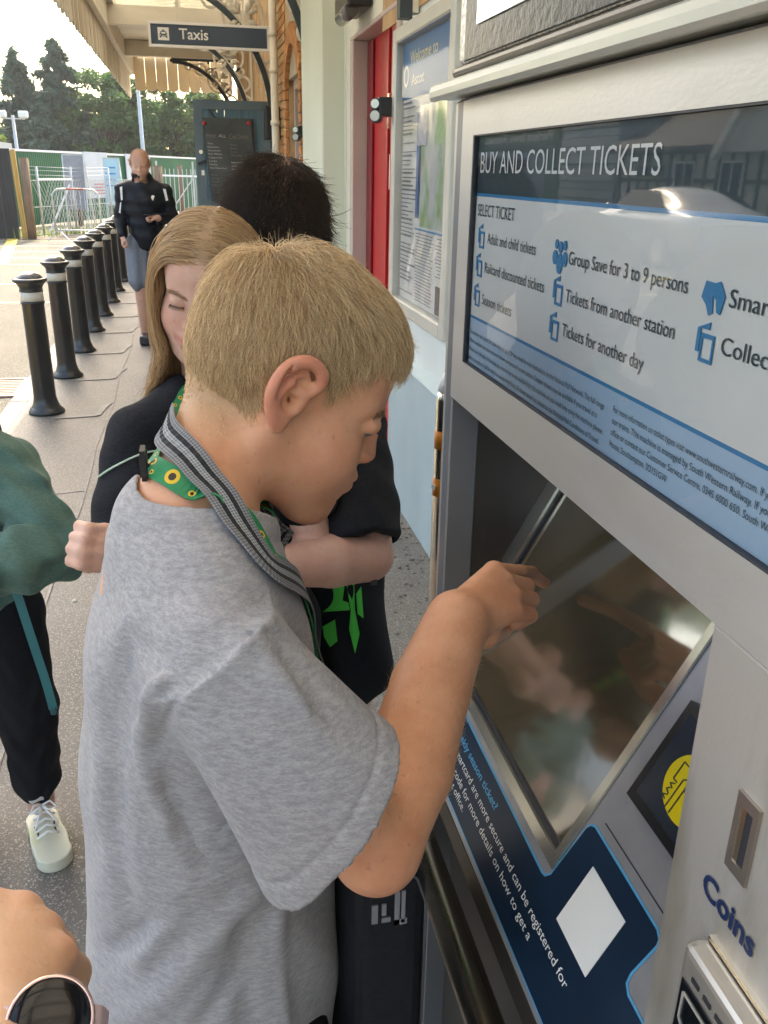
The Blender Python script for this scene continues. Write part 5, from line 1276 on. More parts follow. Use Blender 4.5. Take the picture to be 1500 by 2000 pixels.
def seg_dist(p, a, b):
    a = np.asarray(a, np.float32); b = np.asarray(b, np.float32); ab = b-a; t = np.clip(((p-a)@ab)/float(ab@ab), 0, 1); return np.linalg.norm(p-a-t[:, None]*ab, axis=1), t
def folds(lst):
    """lst: (points, width, height) ridges (+) or valleys (-) running along polylines"""
    def f(p):
        d = np.zeros(len(p), np.float32)
        for pts, wd, ht in lst:
            m_ = None
            for i, (a, b) in enumerate(zip(pts, pts[1:])):
                e, t = seg_dist(p, a, b); m_ = e if m_ is None else np.minimum(m_, e)
            e0 = np.linalg.norm(p-np.asarray(pts[0], np.float32), axis=1); e1 = np.linalg.norm(p-np.asarray(pts[-1], np.float32), axis=1)
            fade = np.clip(np.minimum(e0, e1)/(wd*2.5), .15, 1)
            d = d+ht*np.exp(-(m_/wd)**2)*fade
        return d
    return f
def ribbon(name, path, nrm, wd, m, parent, thick=.0012, twist=None):
    """flat band along path; nrm: outward normals; lies on the surface"""
    n = len(path); path = [Vector(p) for p in path]; V = []; 
    for i, p in enumerate(path):
        t = (path[min(i+1, n-1)]-path[max(i-1, 0)]).normalized(); N = Vector(nrm[i]).normalized(); s = t.cross(N).normalized(); N = s.cross(t)
        for a, b in ((-.5, 0), (.5, 0), (.5, 1), (-.5, 1)): V.append(p+s*wd*a+N*thick*b)
    F = []
    for i in range(n-1):
        for j in range(4): F.append((i*4+j, i*4+(j+1) % 4, (i+1)*4+(j+1) % 4, (i+1)*4+j))
    F += [(3, 2, 1, 0), ((n-1)*4, (n-1)*4+1, (n-1)*4+2, (n-1)*4+3)]
    me = bpy.data.meshes.new(name); me.from_pydata([tuple(v) for v in V], [], F)
    uv = me.uv_layers.new(name='UVMap'); L = [0.0]
    for a, b in zip(path, path[1:]): L.append(L[-1]+(b-a).length)
    for pl in me.polygons:
        for li in pl.loop_indices:
            vi = me.loops[li].vertex_index; k, j = divmod(vi, 4); uv.data[li].uv = ((0 if j in (0, 3) else 1), L[k]/wd)
    if isinstance(m, (list, tuple)):
        for q in m: me.materials.append(q)
    else: me.materials.append(m)
    return _finish(bpy.data.objects.new(name, me), parent)
def smooth_path(pts, n=40):
    pts = np.array(pts, float); k = len(pts); t = np.linspace(0, k-1, n); out = []
    for x in t:
        i = min(int(x), k-2); u = x-i; p0 = pts[max(i-1, 0)]; p1 = pts[i]; p2 = pts[i+1]; p3 = pts[min(i+2, k-1)]
        out.append(.5*((2*p1)+(-p0+p2)*u+(2*p0-5*p1+4*p2-p3)*u*u+(-p0+3*p1-3*p2+p3)*u**3))
    return np.array(out)
# ------------------------------------------------------------------ the boy at the screen
A = lambda *v: np.array(v, np.float32)
boy = thing('person', 'short haired blond boy in a grey marl T-shirt touching the ticket machine screen', 'person', (0, .68, 0))
RB = rot(math.radians(2), math.radians(25), math.radians(0)); SB = .97
ear_w = A(.0724, .6765, 1.3344); CB = ear_w-RB@A(-.004, -.078, .002)*SB
hB = head_sdf(CB, RB, SB); hS = head_sdf(CB, RB, SB, simple=True)
FW = A(.996, .087, 0); LF = A(-.087, .996, 0)
SHR, ELR, WRR = A(.0051, .5400, 1.1700), A(.1150, .5330, .9990), A(.2362, .7264, 1.0836)
SHL = SHR+LF*.235+A(0, 0, 0); ELL = SHL+A(.06, .03, -.21); WRL = ELL+A(.10, -.02, -.15)
body = SDF()
body.fn(hB, c=CB, r=.16)
NB = A(-.012, .678, 1.245)
body.cone(CB+RB@A(-.010, 0, -.056)*SB, NB+A(.006, 0, 0), .037, .038, .022)
body.cone(CB+RB@A(-.042, 0, -.034)*SB, A(-.016, .684, 1.262), .030, .028, .02)
body.ell((-.010, .665, 1.155), (.070, .095, .070), .04)
body.chain([NB-A(0.01, 0, .04), SHR+A(0, .02, .0)], [.045, .036], .04); body.chain([NB-A(0.01, 0, .04), SHL], [.045, .036], .04)
body.cone((-.012, .665, 1.14), (-.012, .665, .78), .075, .085, .04)
body.chain([SHR, ELR], [.038, .034], .02)
MF = ELR*.55+WRR*.45
body.chain([ELR+A(.0, -.002, -.004), ELR*.72+WRR*.28+A(.004, 0, .002), ELR*.35+WRR*.65+A(-.002, 0, .001), WRR], [.0345, .0395, .0375, .0325], .012)
K = [A(.2946, .7884, 1.1043), A(.3022, .7761, 1.0975), A(.3068, .7629, 1.0873), A(.3034, .7469, 1.0779)]
for k_, r0, r1 in zip(K, (.024, .022, .022, .022), (.0125, .0122, .0118, .0112)): body.cone(WRR+(k_-WRR)*.12, k_, r0, r1, .007)
body.chain([K[0], A(.3345, .8165, 1.0870), A(.3600, .8420, 1.0720), A(.3860, .8640, 1.0480)], [.0112, .0094, .0086, .0074], .0035, kin=.002)
body.chain([K[1], A(.3335, .7915, 1.0830), A(.3340, .7980, 1.0640)], [.0112, .0094, .0084], .0018, kin=.002)
body.chain([K[2], A(.3340, .7765, 1.0740), A(.3290, .7850, 1.0560)], [.0110, .0092, .0082], .0018, kin=.002)
body.chain([K[3], A(.3260, .7580, 1.0660), A(.3190, .7700, 1.0510)], [.0106, .0088, .0080], .0018, kin=.002)
body.chain([A(.2700, .7420, 1.0600), A(.3020, .7720, 1.0450), A(.3330, .8000, 1.0480)], [.0180, .0108, .0088], .006, kin=.002)
body.chain([SHL, ELL, WRL, WRL+A(.05, -.02, -.03)], [.030, .028, .022, .020], .02)
for s in (-1, 1):
    hp = A(-.012, .665, .74)+LF*s*.07
    body.chain([hp, hp+A(.02, 0, -.33), hp+A(0, 0, -.66)], [.075, .052, .036], .03); body.cone(hp+A(0, 0, -.68), hp+A(0, 0, -.68)+FW*.13, .034, .026, .02)
# sit the lips, ear and nape colours
def loc_h(p): return hB.loc(p)
def a_hair(p):
    q = loc_h(p); x, y, z = q[:, 0], q[:, 1], q[:, 2]
    # hairline height as a function of x (forward)
    line = np.interp(x, [-.11, -.075, -.045, -.025, -.010, .010, .022, .034, .050, .075, .10], [-.052, -.056, -.046, -.028, .022, .024, -.004, .026, .052, .064, .066])
    r_ear = np.hypot(x+.006, z-.004) < .0
    return np.clip((z-line)/np.where(x < -.02, .040, .024)+np.where(x < -.02, .55, .35), 0, 1)*(np.abs(y) < .083)*((((x+.002)/.027)**2+((z-.004)/.037)**2 > 1) | (np.abs(y) < .058))
def a_red(p):
    q = loc_h(p); e = np.clip((np.abs(q[:, 1])-.0745)/.006, 0, 1)*.62*(np.abs(q[:, 0]+.004) < .04)*(np.abs(q[:, 2]) < .05)
    ck = .30*np.exp(-(((q[:, 0]-.055)/.022)**2+((q[:, 2]+.042)/.024)**2)); nz = .35*np.exp(-(((q[:, 0]-.104)/.012)**2+((q[:, 2]+.036)/.012)**2))
    d = np.linalg.norm(p-ELR-A(.0, -.01, -.03), axis=1); el = .45*np.exp(-(d/.045)**2)
    fk = np.min([np.linalg.norm(p-k_, axis=1) for k_ in K+[A(.3340, .7980, 1.0640), A(.3860, .8640, 1.0480), A(.326, .758, 1.066)]], axis=0); kn = .28*np.exp(-(fk/.016)**2)
    return np.clip(e+ck+nz+el+kn, 0, .8)
def a_lip(p):
    q = loc_h(p); return np.clip(1.2-np.abs(q[:, 2]+.0665)/.009, 0, 1)*(q[:, 0] > .088)*np.clip(1.5-np.abs(q[:, 1])/.014, 0, 1)*.6
skinB = skinmat('tan_child_skin', (.69, .325, .185), (.79, .415, .255), hairc=(.50, .31, .17))  # warm tan skin tone, mottled by noise
ob, V = sdfmesh('body', body, (-.20, .42, .02), (.40, .98, 1.50), .0021, skinB, boy, {'hair': a_hair, 'red': a_red, 'lip': a_lip})
# ---- hair
g0 = grad(body, V, .0015); wgt = a_hair(V); q = loc_h(V)
wh = hB.frame[0]+RB@A(-.050, .004, .098)*SB
def hair_boy():
    idx, r = sample_surface(V, np.where(wgt > .04, wgt**1.3, 0)*(q[:, 2] > -.075), 40000, 5)
    roots = V[idx]+r.normal(0, .0006, (len(idx), 3)).astype(np.float32); n_ = g0[idx]; ql = hB.loc(roots)
    a = roots-wh; a -= n_*(a*n_).sum(1, keepdims=True); a /= np.linalg.norm(a, axis=1, keepdims=True)+1e-6
    dn = RB@A(.35, 0, -.9); fwd = RB@A(1, 0, -.1)
    top = np.clip((ql[:, 2]-.055)/.035, 0, 1); side = 1-top
    back = np.clip((-ql[:, 0]-.02)/.05, 0, 1)
    d0 = a*(.55+.45*top)[:, None]+side[:, None]*(dn*.55)+top[:, None]*(fwd*.35)*(1-back)[:, None]
    d0 += r.normal(0, .10, d0.shape); d0 += n_*(.22*top+.16)[:, None]*(r.uniform(.4, 1.6, len(d0)))[:, None]
    d0 /= np.linalg.norm(d0, axis=1, keepdims=True)
    cid_ = np.floor(roots[:, 0]*150)*5.1+np.floor(roots[:, 1]*150)*3.3+np.floor(roots[:, 2]*150)*7.7
    line = np.clip((ql[:, 2]+.045)/.09, 0, 1)
    L = .010+.018*line+.012*top+.012*np.clip((ql[:, 0]-.02)/.04, 0, 1)*top; L *= r.uniform(.7, 1.2, len(L))*(1+.12*np.sin(cid_)); L *= .35+.65*wgt[idx]
    L += .006*np.clip((ql[:, 0]-.050)/.02, 0, 1)*np.clip((ql[:, 2]-.03)/.03, 0, 1)
    thick = (.0010+.0030*line+.0070*top)*r.uniform(.15, 1.15, len(L))
    cid = np.floor((roots[:, 0]*190+roots[:, 1]*170+5*np.sin(roots[:, 2]*160)))*7.13+np.floor(roots[:, 2]*200)*3.7; cl = (np.stack([np.sin(cid), np.sin(cid*1.7+1), np.sin(cid*2.3+2)], 1)*.11+r.normal(0, .055, (len(L), 3))).astype(np.float32)
    P = grow(hS, roots, n_, d0.astype(np.float32), L.astype(np.float32), 6, lambda t: thick*min(1, t*1.6), stick=.55, grav=.10, curl=lambda x, t: cl)
    curves_obj('hair', P, .00019, .00007, hairmat('short_blond_hair', (.40, .235, .115), (1.0, .80, .50)), boy)
    # stray sparks along the crown
    idx, r = sample_surface(V, np.where((wgt > .5) & (q[:, 2] > .05), 1.0, 0), 650, 9)
    roots = V[idx]; n_ = g0[idx]; d0 = n_+r.normal(0, .45, n_.shape); d0 /= np.linalg.norm(d0, axis=1, keepdims=True)
    P = np.stack([roots+d0*(.004+.012*u*r.uniform(.5, 1.3, (len(roots), 1))) for u in np.linspace(0, 1, 5)], 1)
    curves_obj('stray_hair', P, .00013, .00005, bpy.data.materials['short_blond_hair'], boy)
hair_boy()
# fine pale hairs on the forearm
_m = (np.linalg.norm(V-(ELR+WRR)/2, axis=1) < .12)*(np.min([_cone(V, ELR, WRR, .05, .045), np.full(len(V), 1.0)], axis=0) < 0)*((V@((WRR-ELR)/np.linalg.norm(WRR-ELR))-ELR@((WRR-ELR)/np.linalg.norm(WRR-ELR))) > -.02)
_i, _r = sample_surface(V, _m.astype(float), 1500, 21); _d = g0[_i]*.45+(WRR-ELR)/np.linalg.norm(WRR-ELR)*.7+_r.normal(0, .25, (1500, 3)); _d /= np.linalg.norm(_d, axis=1, keepdims=True)
curves_obj('arm_hair', np.stack([V[_i]+_d*.006*u for u in np.linspace(0, 1, 3)], 1), .00006, .00002, bpy.data.materials['short_blond_hair'], boy)
# eyelashes, brow, eye
def strands(name, pts, dirs, L, r0, m, parent, k=4):
    P = np.stack([pts+dirs*(L*u)[:, None]+RB@A(0, 0, .0)*0 for u in np.linspace(0, 1, k)], 1); return curves_obj(name, P, r0, r0*.4, m, parent)
r_ = np.random.default_rng(4)
for s in (-1, 1):
    u = np.linspace(-1, 1, 46); ang = u*.95
    base = np.stack([.0815+.0125*np.cos(ang*.8), s*(.0310+.0130*np.sin(ang)), -.0085-.0012*np.cos(ang)], 1)
    d = np.stack([np.full(46, .85), s*.35*np.sin(ang), np.full(46, -.35)], 1)+r_.normal(0, .08, (46, 3)); d /= np.linalg.norm(d, axis=1, keepdims=True)
    strands('eyelashes', (base@(RB.T)*SB+CB), d@RB.T, np.full(46, .0075), .00022, hairmat('dark_lashes', (.03, .02, .015), (.06, .04, .03)), boy)
    n_ = 260; t = r_.random(n_); base = np.stack([.0950-.020*t**1.5, s*(.012+.030*t), .0055+.004*np.sin(t*2.6)+r_.normal(0, .0018, n_)], 1)
    bw = base@RB.T*SB+CB; bw = bw-grad(hB, bw.astype(np.float32))*(hB(bw.astype(np.float32)))[:, None]
    d = np.stack([-.3*np.ones(n_), s*np.ones(n_), .25-.5*t], 1)+r_.normal(0, .15, (n_, 3)); d /= np.linalg.norm(d, axis=1, keepdims=True)
    strands('eyebrow', bw, d@RB.T+grad(hB, bw.astype(np.float32))*.25, np.full(n_, .006), .00016, hairmat('fair_brow', (.36, .23, .13), (.52, .36, .21)), boy)
    MB().sphere(tuple(RB@A(.0800, s*.0310, -.0062)*SB+CB), .0118*SB, 20, 14).obj('eye', mat('wet_eye', (.12, .14, .16), .08), boy)
# ---- T-shirt
sh_ = SDF(); TC = A(-.012, .668, 0)
Rt = np.stack([FW, LF, A(0, 0, 1)], 1)
def tor(c, r, k=.04): sh_.ell(A(c[0], c[1], c[2]), r, k, R=Rt)
tor((-.014, .662, 1.130), (.086, .120, .105), .04)
tor((-.012, .662, 1.020), (.103, .120, .150), .05)
tor((-.016, .662, .880), (.112, .122, .190), .06)
tor((-.020, .662, .720), (.118, .130, .200), .06)
sh_.chain([A(-.014, .676, 1.216), SHR+A(-.006, .018, .004)], [.056, .047], .04); sh_.chain([A(-.014, .676, 1.216), SHL+A(0, 0, .006)], [.056, .046], .04)
AX = (ELR-SHR)/np.linalg.norm(ELR-SHR)
CFC = A(0.0704, 0.4921, 1.0659); CFN = A(0.6917, 0.1112, -0.7136)
_ax = CFC+CFN*.03-SHR; _axl = float(np.linalg.norm(_ax)); _ax = _ax/_axl
_mj = A(-.48, -.30, -.80); _mj = _mj-_ax*(_mj@_ax); _mj /= np.linalg.norm(_mj); _mn = np.cross(_ax, _mj)
def _sleeve(p):
    q = p-SHR; t = q@_ax; tt = np.clip(t/_axl, 0, 1); u = q@_mj; v = q@_mn
    a_ = .048+.030*tt; b_ = .048+.012*tt; k = np.sqrt((u/a_)**2+(v/b_)**2+1e-9); d = (k-1)*np.minimum(a_, b_)
    return np.maximum(d, np.maximum(-t-.01, t-_axl-.05))
def _sleeve_shell(p):
    s0 = _sleeve(p); c = (p-CFC)@CFN
    return np.maximum(np.maximum(s0, c), -np.maximum(s0+.0095, -c-.016))
sh_.fn(_sleeve_shell, .022, c=SHR+_ax*.06, r=.19)
sh_.chain([SHL, SHL+(ELL-SHL)*.7], [.056, .064], .03)
# neck opening and sleeve ends
sh_.cone(A(-.008, .676, 1.235), CB+RB@A(-.022, 0, -.050)*SB, .0540, .070, .006, cut=True)
def half(pt, nrm, rad): 
    pt = np.asarray(pt, np.float32); nrm = np.asarray(nrm, np.float32)/np.linalg.norm(nrm)
    return lambda p: np.maximum(-((p-pt)@nrm), np.linalg.norm(p-pt, axis=1)-rad)
sh_.fn(half(SHL+(ELL-SHL)*.62, ELL-SHL, .12), .005, True)
sh_.fn(lambda p: p[:, 2]-.62, .006, True)
sh_.cone(A(-.016, .662, .52), A(-.016, .662, .66), .100, .100, .004, cut=True)
FOLDS = [
 ([(-.0284, .5092, 1.1946), (-.0469, .5197, 1.1743), (-.0573, .5552, 1.1087), (-.0534, .5524, 1.0638), (-.0377, .5418, 1.0166)], .010, .0065),
 ([(-.0421, .5215, 1.1927), (-.0622, .5679, 1.1841), (-.0714, .5738, 1.1472), (-.0759, .5719, 1.1085), (-.0719, .566, 1.0749)], .011, -.0050),
 ([(-.0472, .5488, 1.0938), (-.0425, .5472, 1.0567), (-.0259, .5397, 1.0214), (-.0048, .536, .9804)], .014, -.0060),
 ([(-.0077, .5365, 1.0009), (-.0367, .5388, .9733), (-.0649, .5505, .9184), (-.0903, .5646, .8681)], .013, .0055),
 ([(.0072, .5380, .9950), (-.0199, .5366, .9929), (-.0547, .5449, .9441), (-.114, .5915, .8607)], .012, -.0045),
 ([(.030, .5400, .9700), (-.010, .5366, .9300), (-.060, .5449, .8600), (-.10, .580, .800)], .014, .0050),
 ([(.040, .5400, .9500), (.010, .5366, .9000), (-.030, .5400, .8300), (-.06, .560, .760)], .012, -.0040),
 ([(.0226, .5139, 1.206), (.0441, .4943, 1.1837), (.0684, .4736, 1.1584), (.0875, .4645, 1.1378), (.1019, .4579, 1.1242)], .012, .0055),
 ([(.0340, .5190, 1.200), (.0580, .5050, 1.1800), (.0800, .4900, 1.1550)], .009, -.0045),
 ([(-.0087, .5005, 1.1938), (.009, .4788, 1.1705), (.0325, .4551, 1.1449), (.056, .437, 1.1156)], .014, -.0040),
 ([(-.0239, .4956, 1.1632), (-.0126, .4742, 1.1368), (.0082, .4537, 1.1092), (.0224, .4375, 1.0836)], .012, .0045),
 ([(-.0360, .5100, 1.1400), (-.0250, .4900, 1.1100), (-.0060, .4700, 1.0830)], .009, -.0040),
 ([(.0159, .5132, 1.209), (-.0085, .502, 1.1967), (-.03, .5026, 1.1713), (-.0452, .5455, 1.1096)], .0035, -.0022),
 ([(.0159, .5132, 1.209), (.0335, .5216, 1.2052), (.0521, .5338, 1.1936), (.0755, .5404, 1.172)], .0035, -.0022),
 ([(-.0998, .6076, 1.0962), (-.0942, .5906, 1.0592), (-.1057, .5906, .9844)], .016, .0040),
 ([(-.080, .5900, 1.15), (-.0800, .5800, 1.08), (-.085, .5706, 1.00), (-.08, .56, .92)], .013, -.0035),
 ([(.0059, .5390, .96), (.0072, .5385, .9326), (.0069, .5386, .876), (.0046, .5343, .80), (.004, .53, .70)], .014, -.0050),
 ([(.0350, .5450, .96), (.0400, .5385, .90), (.0420, .5386, .84), (.0446, .5343, .74)], .014, .0045),
 ([(-.040, .5500, .80), (-.010, .5385, .74), (.0200, .5386, .68)], .013, .0045)]
_nk0 = A(-.008, .676, 1.235); _nk1 = CB+RB@A(-.022, 0, -.050)*SB
def _ribs(p):
    e = _cone(p, _nk0, _nk1, .0540, .070); band = np.exp(-((e-.0075)/.0062)**4)*.0014*(p[:, 2] > 1.15)
    groove = -np.exp(-((e-.0165)/.0022)**2)*.0010*(p[:, 2] > 1.15)
    c = (p-CFC)@CFN; near = np.linalg.norm(p-CFC, axis=1) < .10
    hem = near*(-np.exp(-((c+.018)/.0020)**2)*.0014+np.clip((c+.020)/.004, 0, 1)*.0006)
    # broad soft unevenness of loose cloth
    w_ = .0022*np.sin(p[:, 2]*38+6*p[:, 0]+4*np.sin(p[:, 1]*22))*np.sin(p[:, 0]*26+p[:, 2]*13+1.3)
    return band+groove+hem+w_
FOLDS = [(p_, w_*.85, h_*1.35) for p_, w_, h_ in FOLDS]; _fd = folds(FOLDS); sh_.disp = lambda p: _fd(p)*np.where(np.linalg.norm(p-CFC, axis=1) < .12, np.clip((-.024-(p-CFC)@CFN)/.03, 0, 1), 1)+_ribs(p)
marl = knit('grey_marl_jersey', (.265, .255, .268), (.335, .323, .335), (.41, .398, .41))
sdfmesh('t_shirt', sh_, (-.22, .40, .58), (.26, .98, 1.32), .0024, marl, boy)
black_c = knit('black_cotton', (.010, .010, .012), (.014, .014, .017), (.022, .022, .026))
st2 = SDF(); 
for s in (-1, 1):
    hp = A(-.012, .665, .72)+LF*s*.072; st2.chain([hp, hp+A(.02, 0, -.30)], [.090, .085], .04)
sdfmesh('shorts', st2, (-.2, .42, .3), (.2, .9, .85), .006, black_c, boy)
# ---- bands round his neck
def flowermat():
    m = bpy.data.materials.new('green_sunflower_ribbon'); m.use_nodes = True; nt = m.node_tree; L = nt.links; b = nt.nodes['Principled BSDF']; b.inputs['Roughness'].default_value = .5
    uv = nt.nodes.new('ShaderNodeUVMap'); sep = nt.nodes.new('ShaderNodeSeparateXYZ'); L.new(uv.outputs[0], sep.inputs[0])
    def mt(op, a, b_=None):
        n = nt.nodes.new('ShaderNodeMath'); n.operation = op
        for i, v in enumerate((a, b_)):
            if v is None: continue
            if isinstance(v, (int, float)): n.inputs[i].default_value = v
            else: L.new(v, n.inputs[i])
        return n.outputs[0]
    def spot(period, off, cx, r):
        v = mt('SUBTRACT', mt('FRACT', mt('DIVIDE', mt('ADD', sep.outputs[1], off), period)), .5); v = mt('MULTIPLY', v, period); u = mt('SUBTRACT', sep.outputs[0], cx)
        return mt('SQRT', mt('ADD', mt('MULTIPLY', u, u), mt('MULTIPLY', v, v))), r
    col = None; cur = nt.nodes.new('ShaderNodeRGB'); cur.outputs[0].default_value = (.010, .22, .075, 1); cur = cur.outputs[0]
    for (d, r) in (spot(3.0, 0, .48, .34), spot(3.0, 1.45, .30, .17), spot(3.0, 1.85, .70, .15), spot(3.0, 1.1, .75, .12)):
        ang = None
        for k, c in ((1.0, (.75, .48, .02, 1)), (.52, (.05, .02, .008, 1))):
            f = mt('LESS_THAN', d, r*k); mx = nt.nodes.new('ShaderNodeMix'); mx.data_type = 'RGBA'; L.new(f, mx.inputs[0]); L.new(cur, mx.inputs[6]); mx.inputs[7].default_value = c; cur = mx.outputs[2]
    L.new(cur, b.inputs['Base Color']); return m
def stripemat():
    m = bpy.data.materials.new('striped_woven_strap'); m.use_nodes = True; nt = m.node_tree; L = nt.links; b = nt.nodes['Principled BSDF']; b.inputs['Roughness'].default_value = .8
    uv = nt.nodes.new('ShaderNodeUVMap'); sep = nt.nodes.new('ShaderNodeSeparateXYZ'); L.new(uv.outputs[0], sep.inputs[0])
    r = nt.nodes.new('ShaderNodeValToRGB'); r.color_ramp.interpolation = 'CONSTANT'; e = r.color_ramp.elements
    lt, dk = (.30, .31, .32, 1), (.018, .019, .022, 1)
    e[0].position = 0; e[0].color = (.22, .22, .23, 1); e[1].position = .22; e[1].color = dk
    for p_, c in ((.38, lt), (.60, dk), (.76, (.22, .22, .23, 1))): q_ = e.new(p_); q_.color = c
    L.new(sep.outputs[0], r.inputs[0])
    mp = nt.nodes.new('ShaderNodeMapping'); mp.inputs['Scale'].default_value = (9, 9, 1); mp.inputs['Rotation'].default_value = (0, 0, .785); L.new(uv.outputs[0], mp.inputs[0])
    ck = nt.nodes.new('ShaderNodeTexChecker'); ck.inputs['Scale'].default_value = 1.6; ck.inputs['Color1'].default_value = (1.25, 1.25, 1.25, 1); ck.inputs['Color2'].default_value = (.55, .55, .55, 1); L.new(mp.outputs[0], ck.inputs[0])
    mx = nt.nodes.new('ShaderNodeMix'); mx.data_type = 'RGBA'; mx.blend_type = 'MULTIPLY'; mx.inputs[0].default_value = 1; L.new(r.outputs[0], mx.inputs[6]); L.new(ck.outputs[0], mx.inputs[7]); L.new(mx.outputs[2], b.inputs['Base Color'])
    bp = nt.nodes.new('ShaderNodeBump'); bp.inputs['Strength'].default_value = .5; bp.inputs['Distance'].default_value = .001; L.new(ck.outputs[1], bp.inputs['Height']); L.new(bp.outputs[0], b.inputs['Normal'])
    return m
fl, stp = flowermat(), stripemat()
def lay(f, pts, off, n=48, snap=.78):
    """push a smoothed path out of the surface f by at least off, return path and normals"""
    P = smooth_path(pts, n).astype(np.float32); g = grad(f, P, .003)
    lo_ = np.where(np.arange(n) < n*snap, -.02, 0)
    for _ in range(5):
        g = grad(f, P, .003); d = f(P); P = P+g*np.clip(off-d, lo_, .05)[:, None]
    for _ in range(3): P[1:-1] = (P[:-2]+2*P[1:-1]+P[2:])/4; g[1:-1] = (g[:-2]+2*g[1:-1]+g[2:])/4
    return P, g
both = lambda p: np.minimum(body(p), sh_(p))
lan = thing('lanyard', 'green sunflower lanyard with open black buckle round the blond boy\'s neck', 'lanyard', (0, .66, 1.2))
P, g = lay(both, [(-.046, .672, 1.285), (-.030, .655, 1.279), (-.012, .641, 1.271), (.012, .631, 1.262), (.040, .618, 1.246), (.058, .607, 1.222), (.070, .636, 1.198), (.080, .668, 1.160), (.090, .69, 1.06), (.11, .70, .99)], .0022)
ribbon('band', P, g, .0185, fl, lan)
P2, g2 = lay(both, [(-.046, .676, 1.286), (-.038, .700, 1.288), (-.015, .725, 1.280), (.015, .735, 1.262), (.045, .735, 1.225), (.070, .73, 1.17), (.080, .72, 1.08), (.095, .70, .995)], .0022)
ribbon('band', P2, g2, .0185, fl, lan)
MB().bar((-.0475, .664, 1.2935), (-.0475, .664, 1.2735), .004, .006, (1, 0, 0), .001).bar((-.0475, .674, 1.2945), (-.0475, .674, 1.2745), .004, .006, (1, 0, 0), .001).bar((-.0475, .662, 1.2940), (-.0475, .676, 1.2950), .004, .004, (1, 0, 0)).bar((-.0475, .662, 1.2730), (-.0475, .676, 1.2740), .004, .004, (1, 0, 0)).obj('buckle', M['dark'], lan)
MB().box(.095, .112, .64, .70, .93, .985, .002).obj('card_holder', M['whiteink'], lan)
bag = thing('shoulder_bag', 'black padded bag hanging in front of the boy from a grey striped woven strap', 'bag', (.13, .67, .6))
P, g = lay(both, [(-.006, .72, 1.296), (-.022, .695, 1.292), (-.008, .656, 1.284), (.010, .631, 1.270), (.027, .606, 1.250), (.044, .590, 1.224), (.064, .616, 1.200), (.080, .662, 1.165), (.088, .69, 1.12), (.096, .70, 1.06), (.115, .70, 1.00), (.130, .70, .930)], .0062, 60)
ribbon('strap', P, g, .026, stp, bag)
P, g = lay(both, [(-.006, .72, 1.296), (.018, .742, 1.270), (.045, .742, 1.23), (.072, .738, 1.17), (.085, .73, 1.08), (.120, .72, .935)], .0062, 40)
ribbon('strap', P, g, .026, stp, bag)
bagm = knit('black_nylon', (.008, .009, .012), (.011, .012, .015), (.016, .017, .021), rough=.55)
MB().box(.098, .172, .560, .800, .56, .935, .030, 6).obj('bag_body', bagm, bag)
MB().tube([(.168, .5625, .60), (.1685, .5625, .895), (.160, .566, .922), (.148, .570, .932), (.13, .572, .934)], .0013, 6).obj('piping', mat('grey_piping', (.07, .07, .075), .5), bag)
b = MB()
for k, (x0, x1, z0, z1) in enumerate(((.124, .1295, .885, .906), (.133, .137, .893, .906), (.133, .141, .885, .890), (.1445, .149, .880, .918), (.1505, .154, .882, .918), (.1445, .156, .880, .886))): b.box(x0-.006, x1-.006, .5585, .5600, z0, z1)
b.obj('printed_letters', mat('grey_print', (.20, .20, .21), .6), bag)
MB().bar((.174, .60, .90), (.174, .595, .60), .002, .018, (0, 1, 0)).obj('side_webbing', mat('dark_webbing', (.02, .02, .024), .7), bag)

# ------------------------------------------------------------------ other people
def limb_cloth(f, pts, rs, k=.02): f.chain(pts, rs, k)
skin2 = skinmat('pale_pink_skin', (.58, .33, .26), (.66, .41, .33)); skin3 = skinmat('tan_skin', (.45, .25, .16), (.54, .32, .21)); skin4 = skinmat('warm_orange_skin', (.60, .34, .20), (.68, .42, .27))  # skin4 is a warm orange skin tone
black_t = knit('faded_black_jersey', (.008, .009, .012), (.012, .013, .017), (.018, .019, .024))
def fist(f, W, d, side, s=1.0, k=.006):
    """closed hand: W wrist, d direction, side = direction across the knuckles"""
    W, d, side = (np.asarray(v, float) for v in (W, d, side)); d = d/np.linalg.norm(d); side = side-d*(side@d); side = side/np.linalg.norm(side); n = np.cross(d, side)
    for j, (o, L_, r) in enumerate(((-.026, .068, .0105), (-.009, .072, .0110), (.008, .069, .0105), (.024, .062, .0095))):
        kn = W+(d*L_+side*o)*s; f.chain([W+side*o*.5*s+d*.012*s, kn], [.016*s, r*1.15*s], k)
        f.chain([kn, kn+(d*.022+n*.016)*s, kn+(d*.010+n*.034)*s, kn+(-d*.010+n*.030)*s], [r*s, r*.95*s, r*.85*s, r*.75*s], .003, kin=.002)
    th = W+(side*-.022+d*.015+n*.010)*s; f.chain([th, th+(d*.026+side*-.012+n*.012)*s, th+(d*.045+side*.006+n*.024)*s], [.014*s, .0105*s, .0085*s], .005, kin=.002)
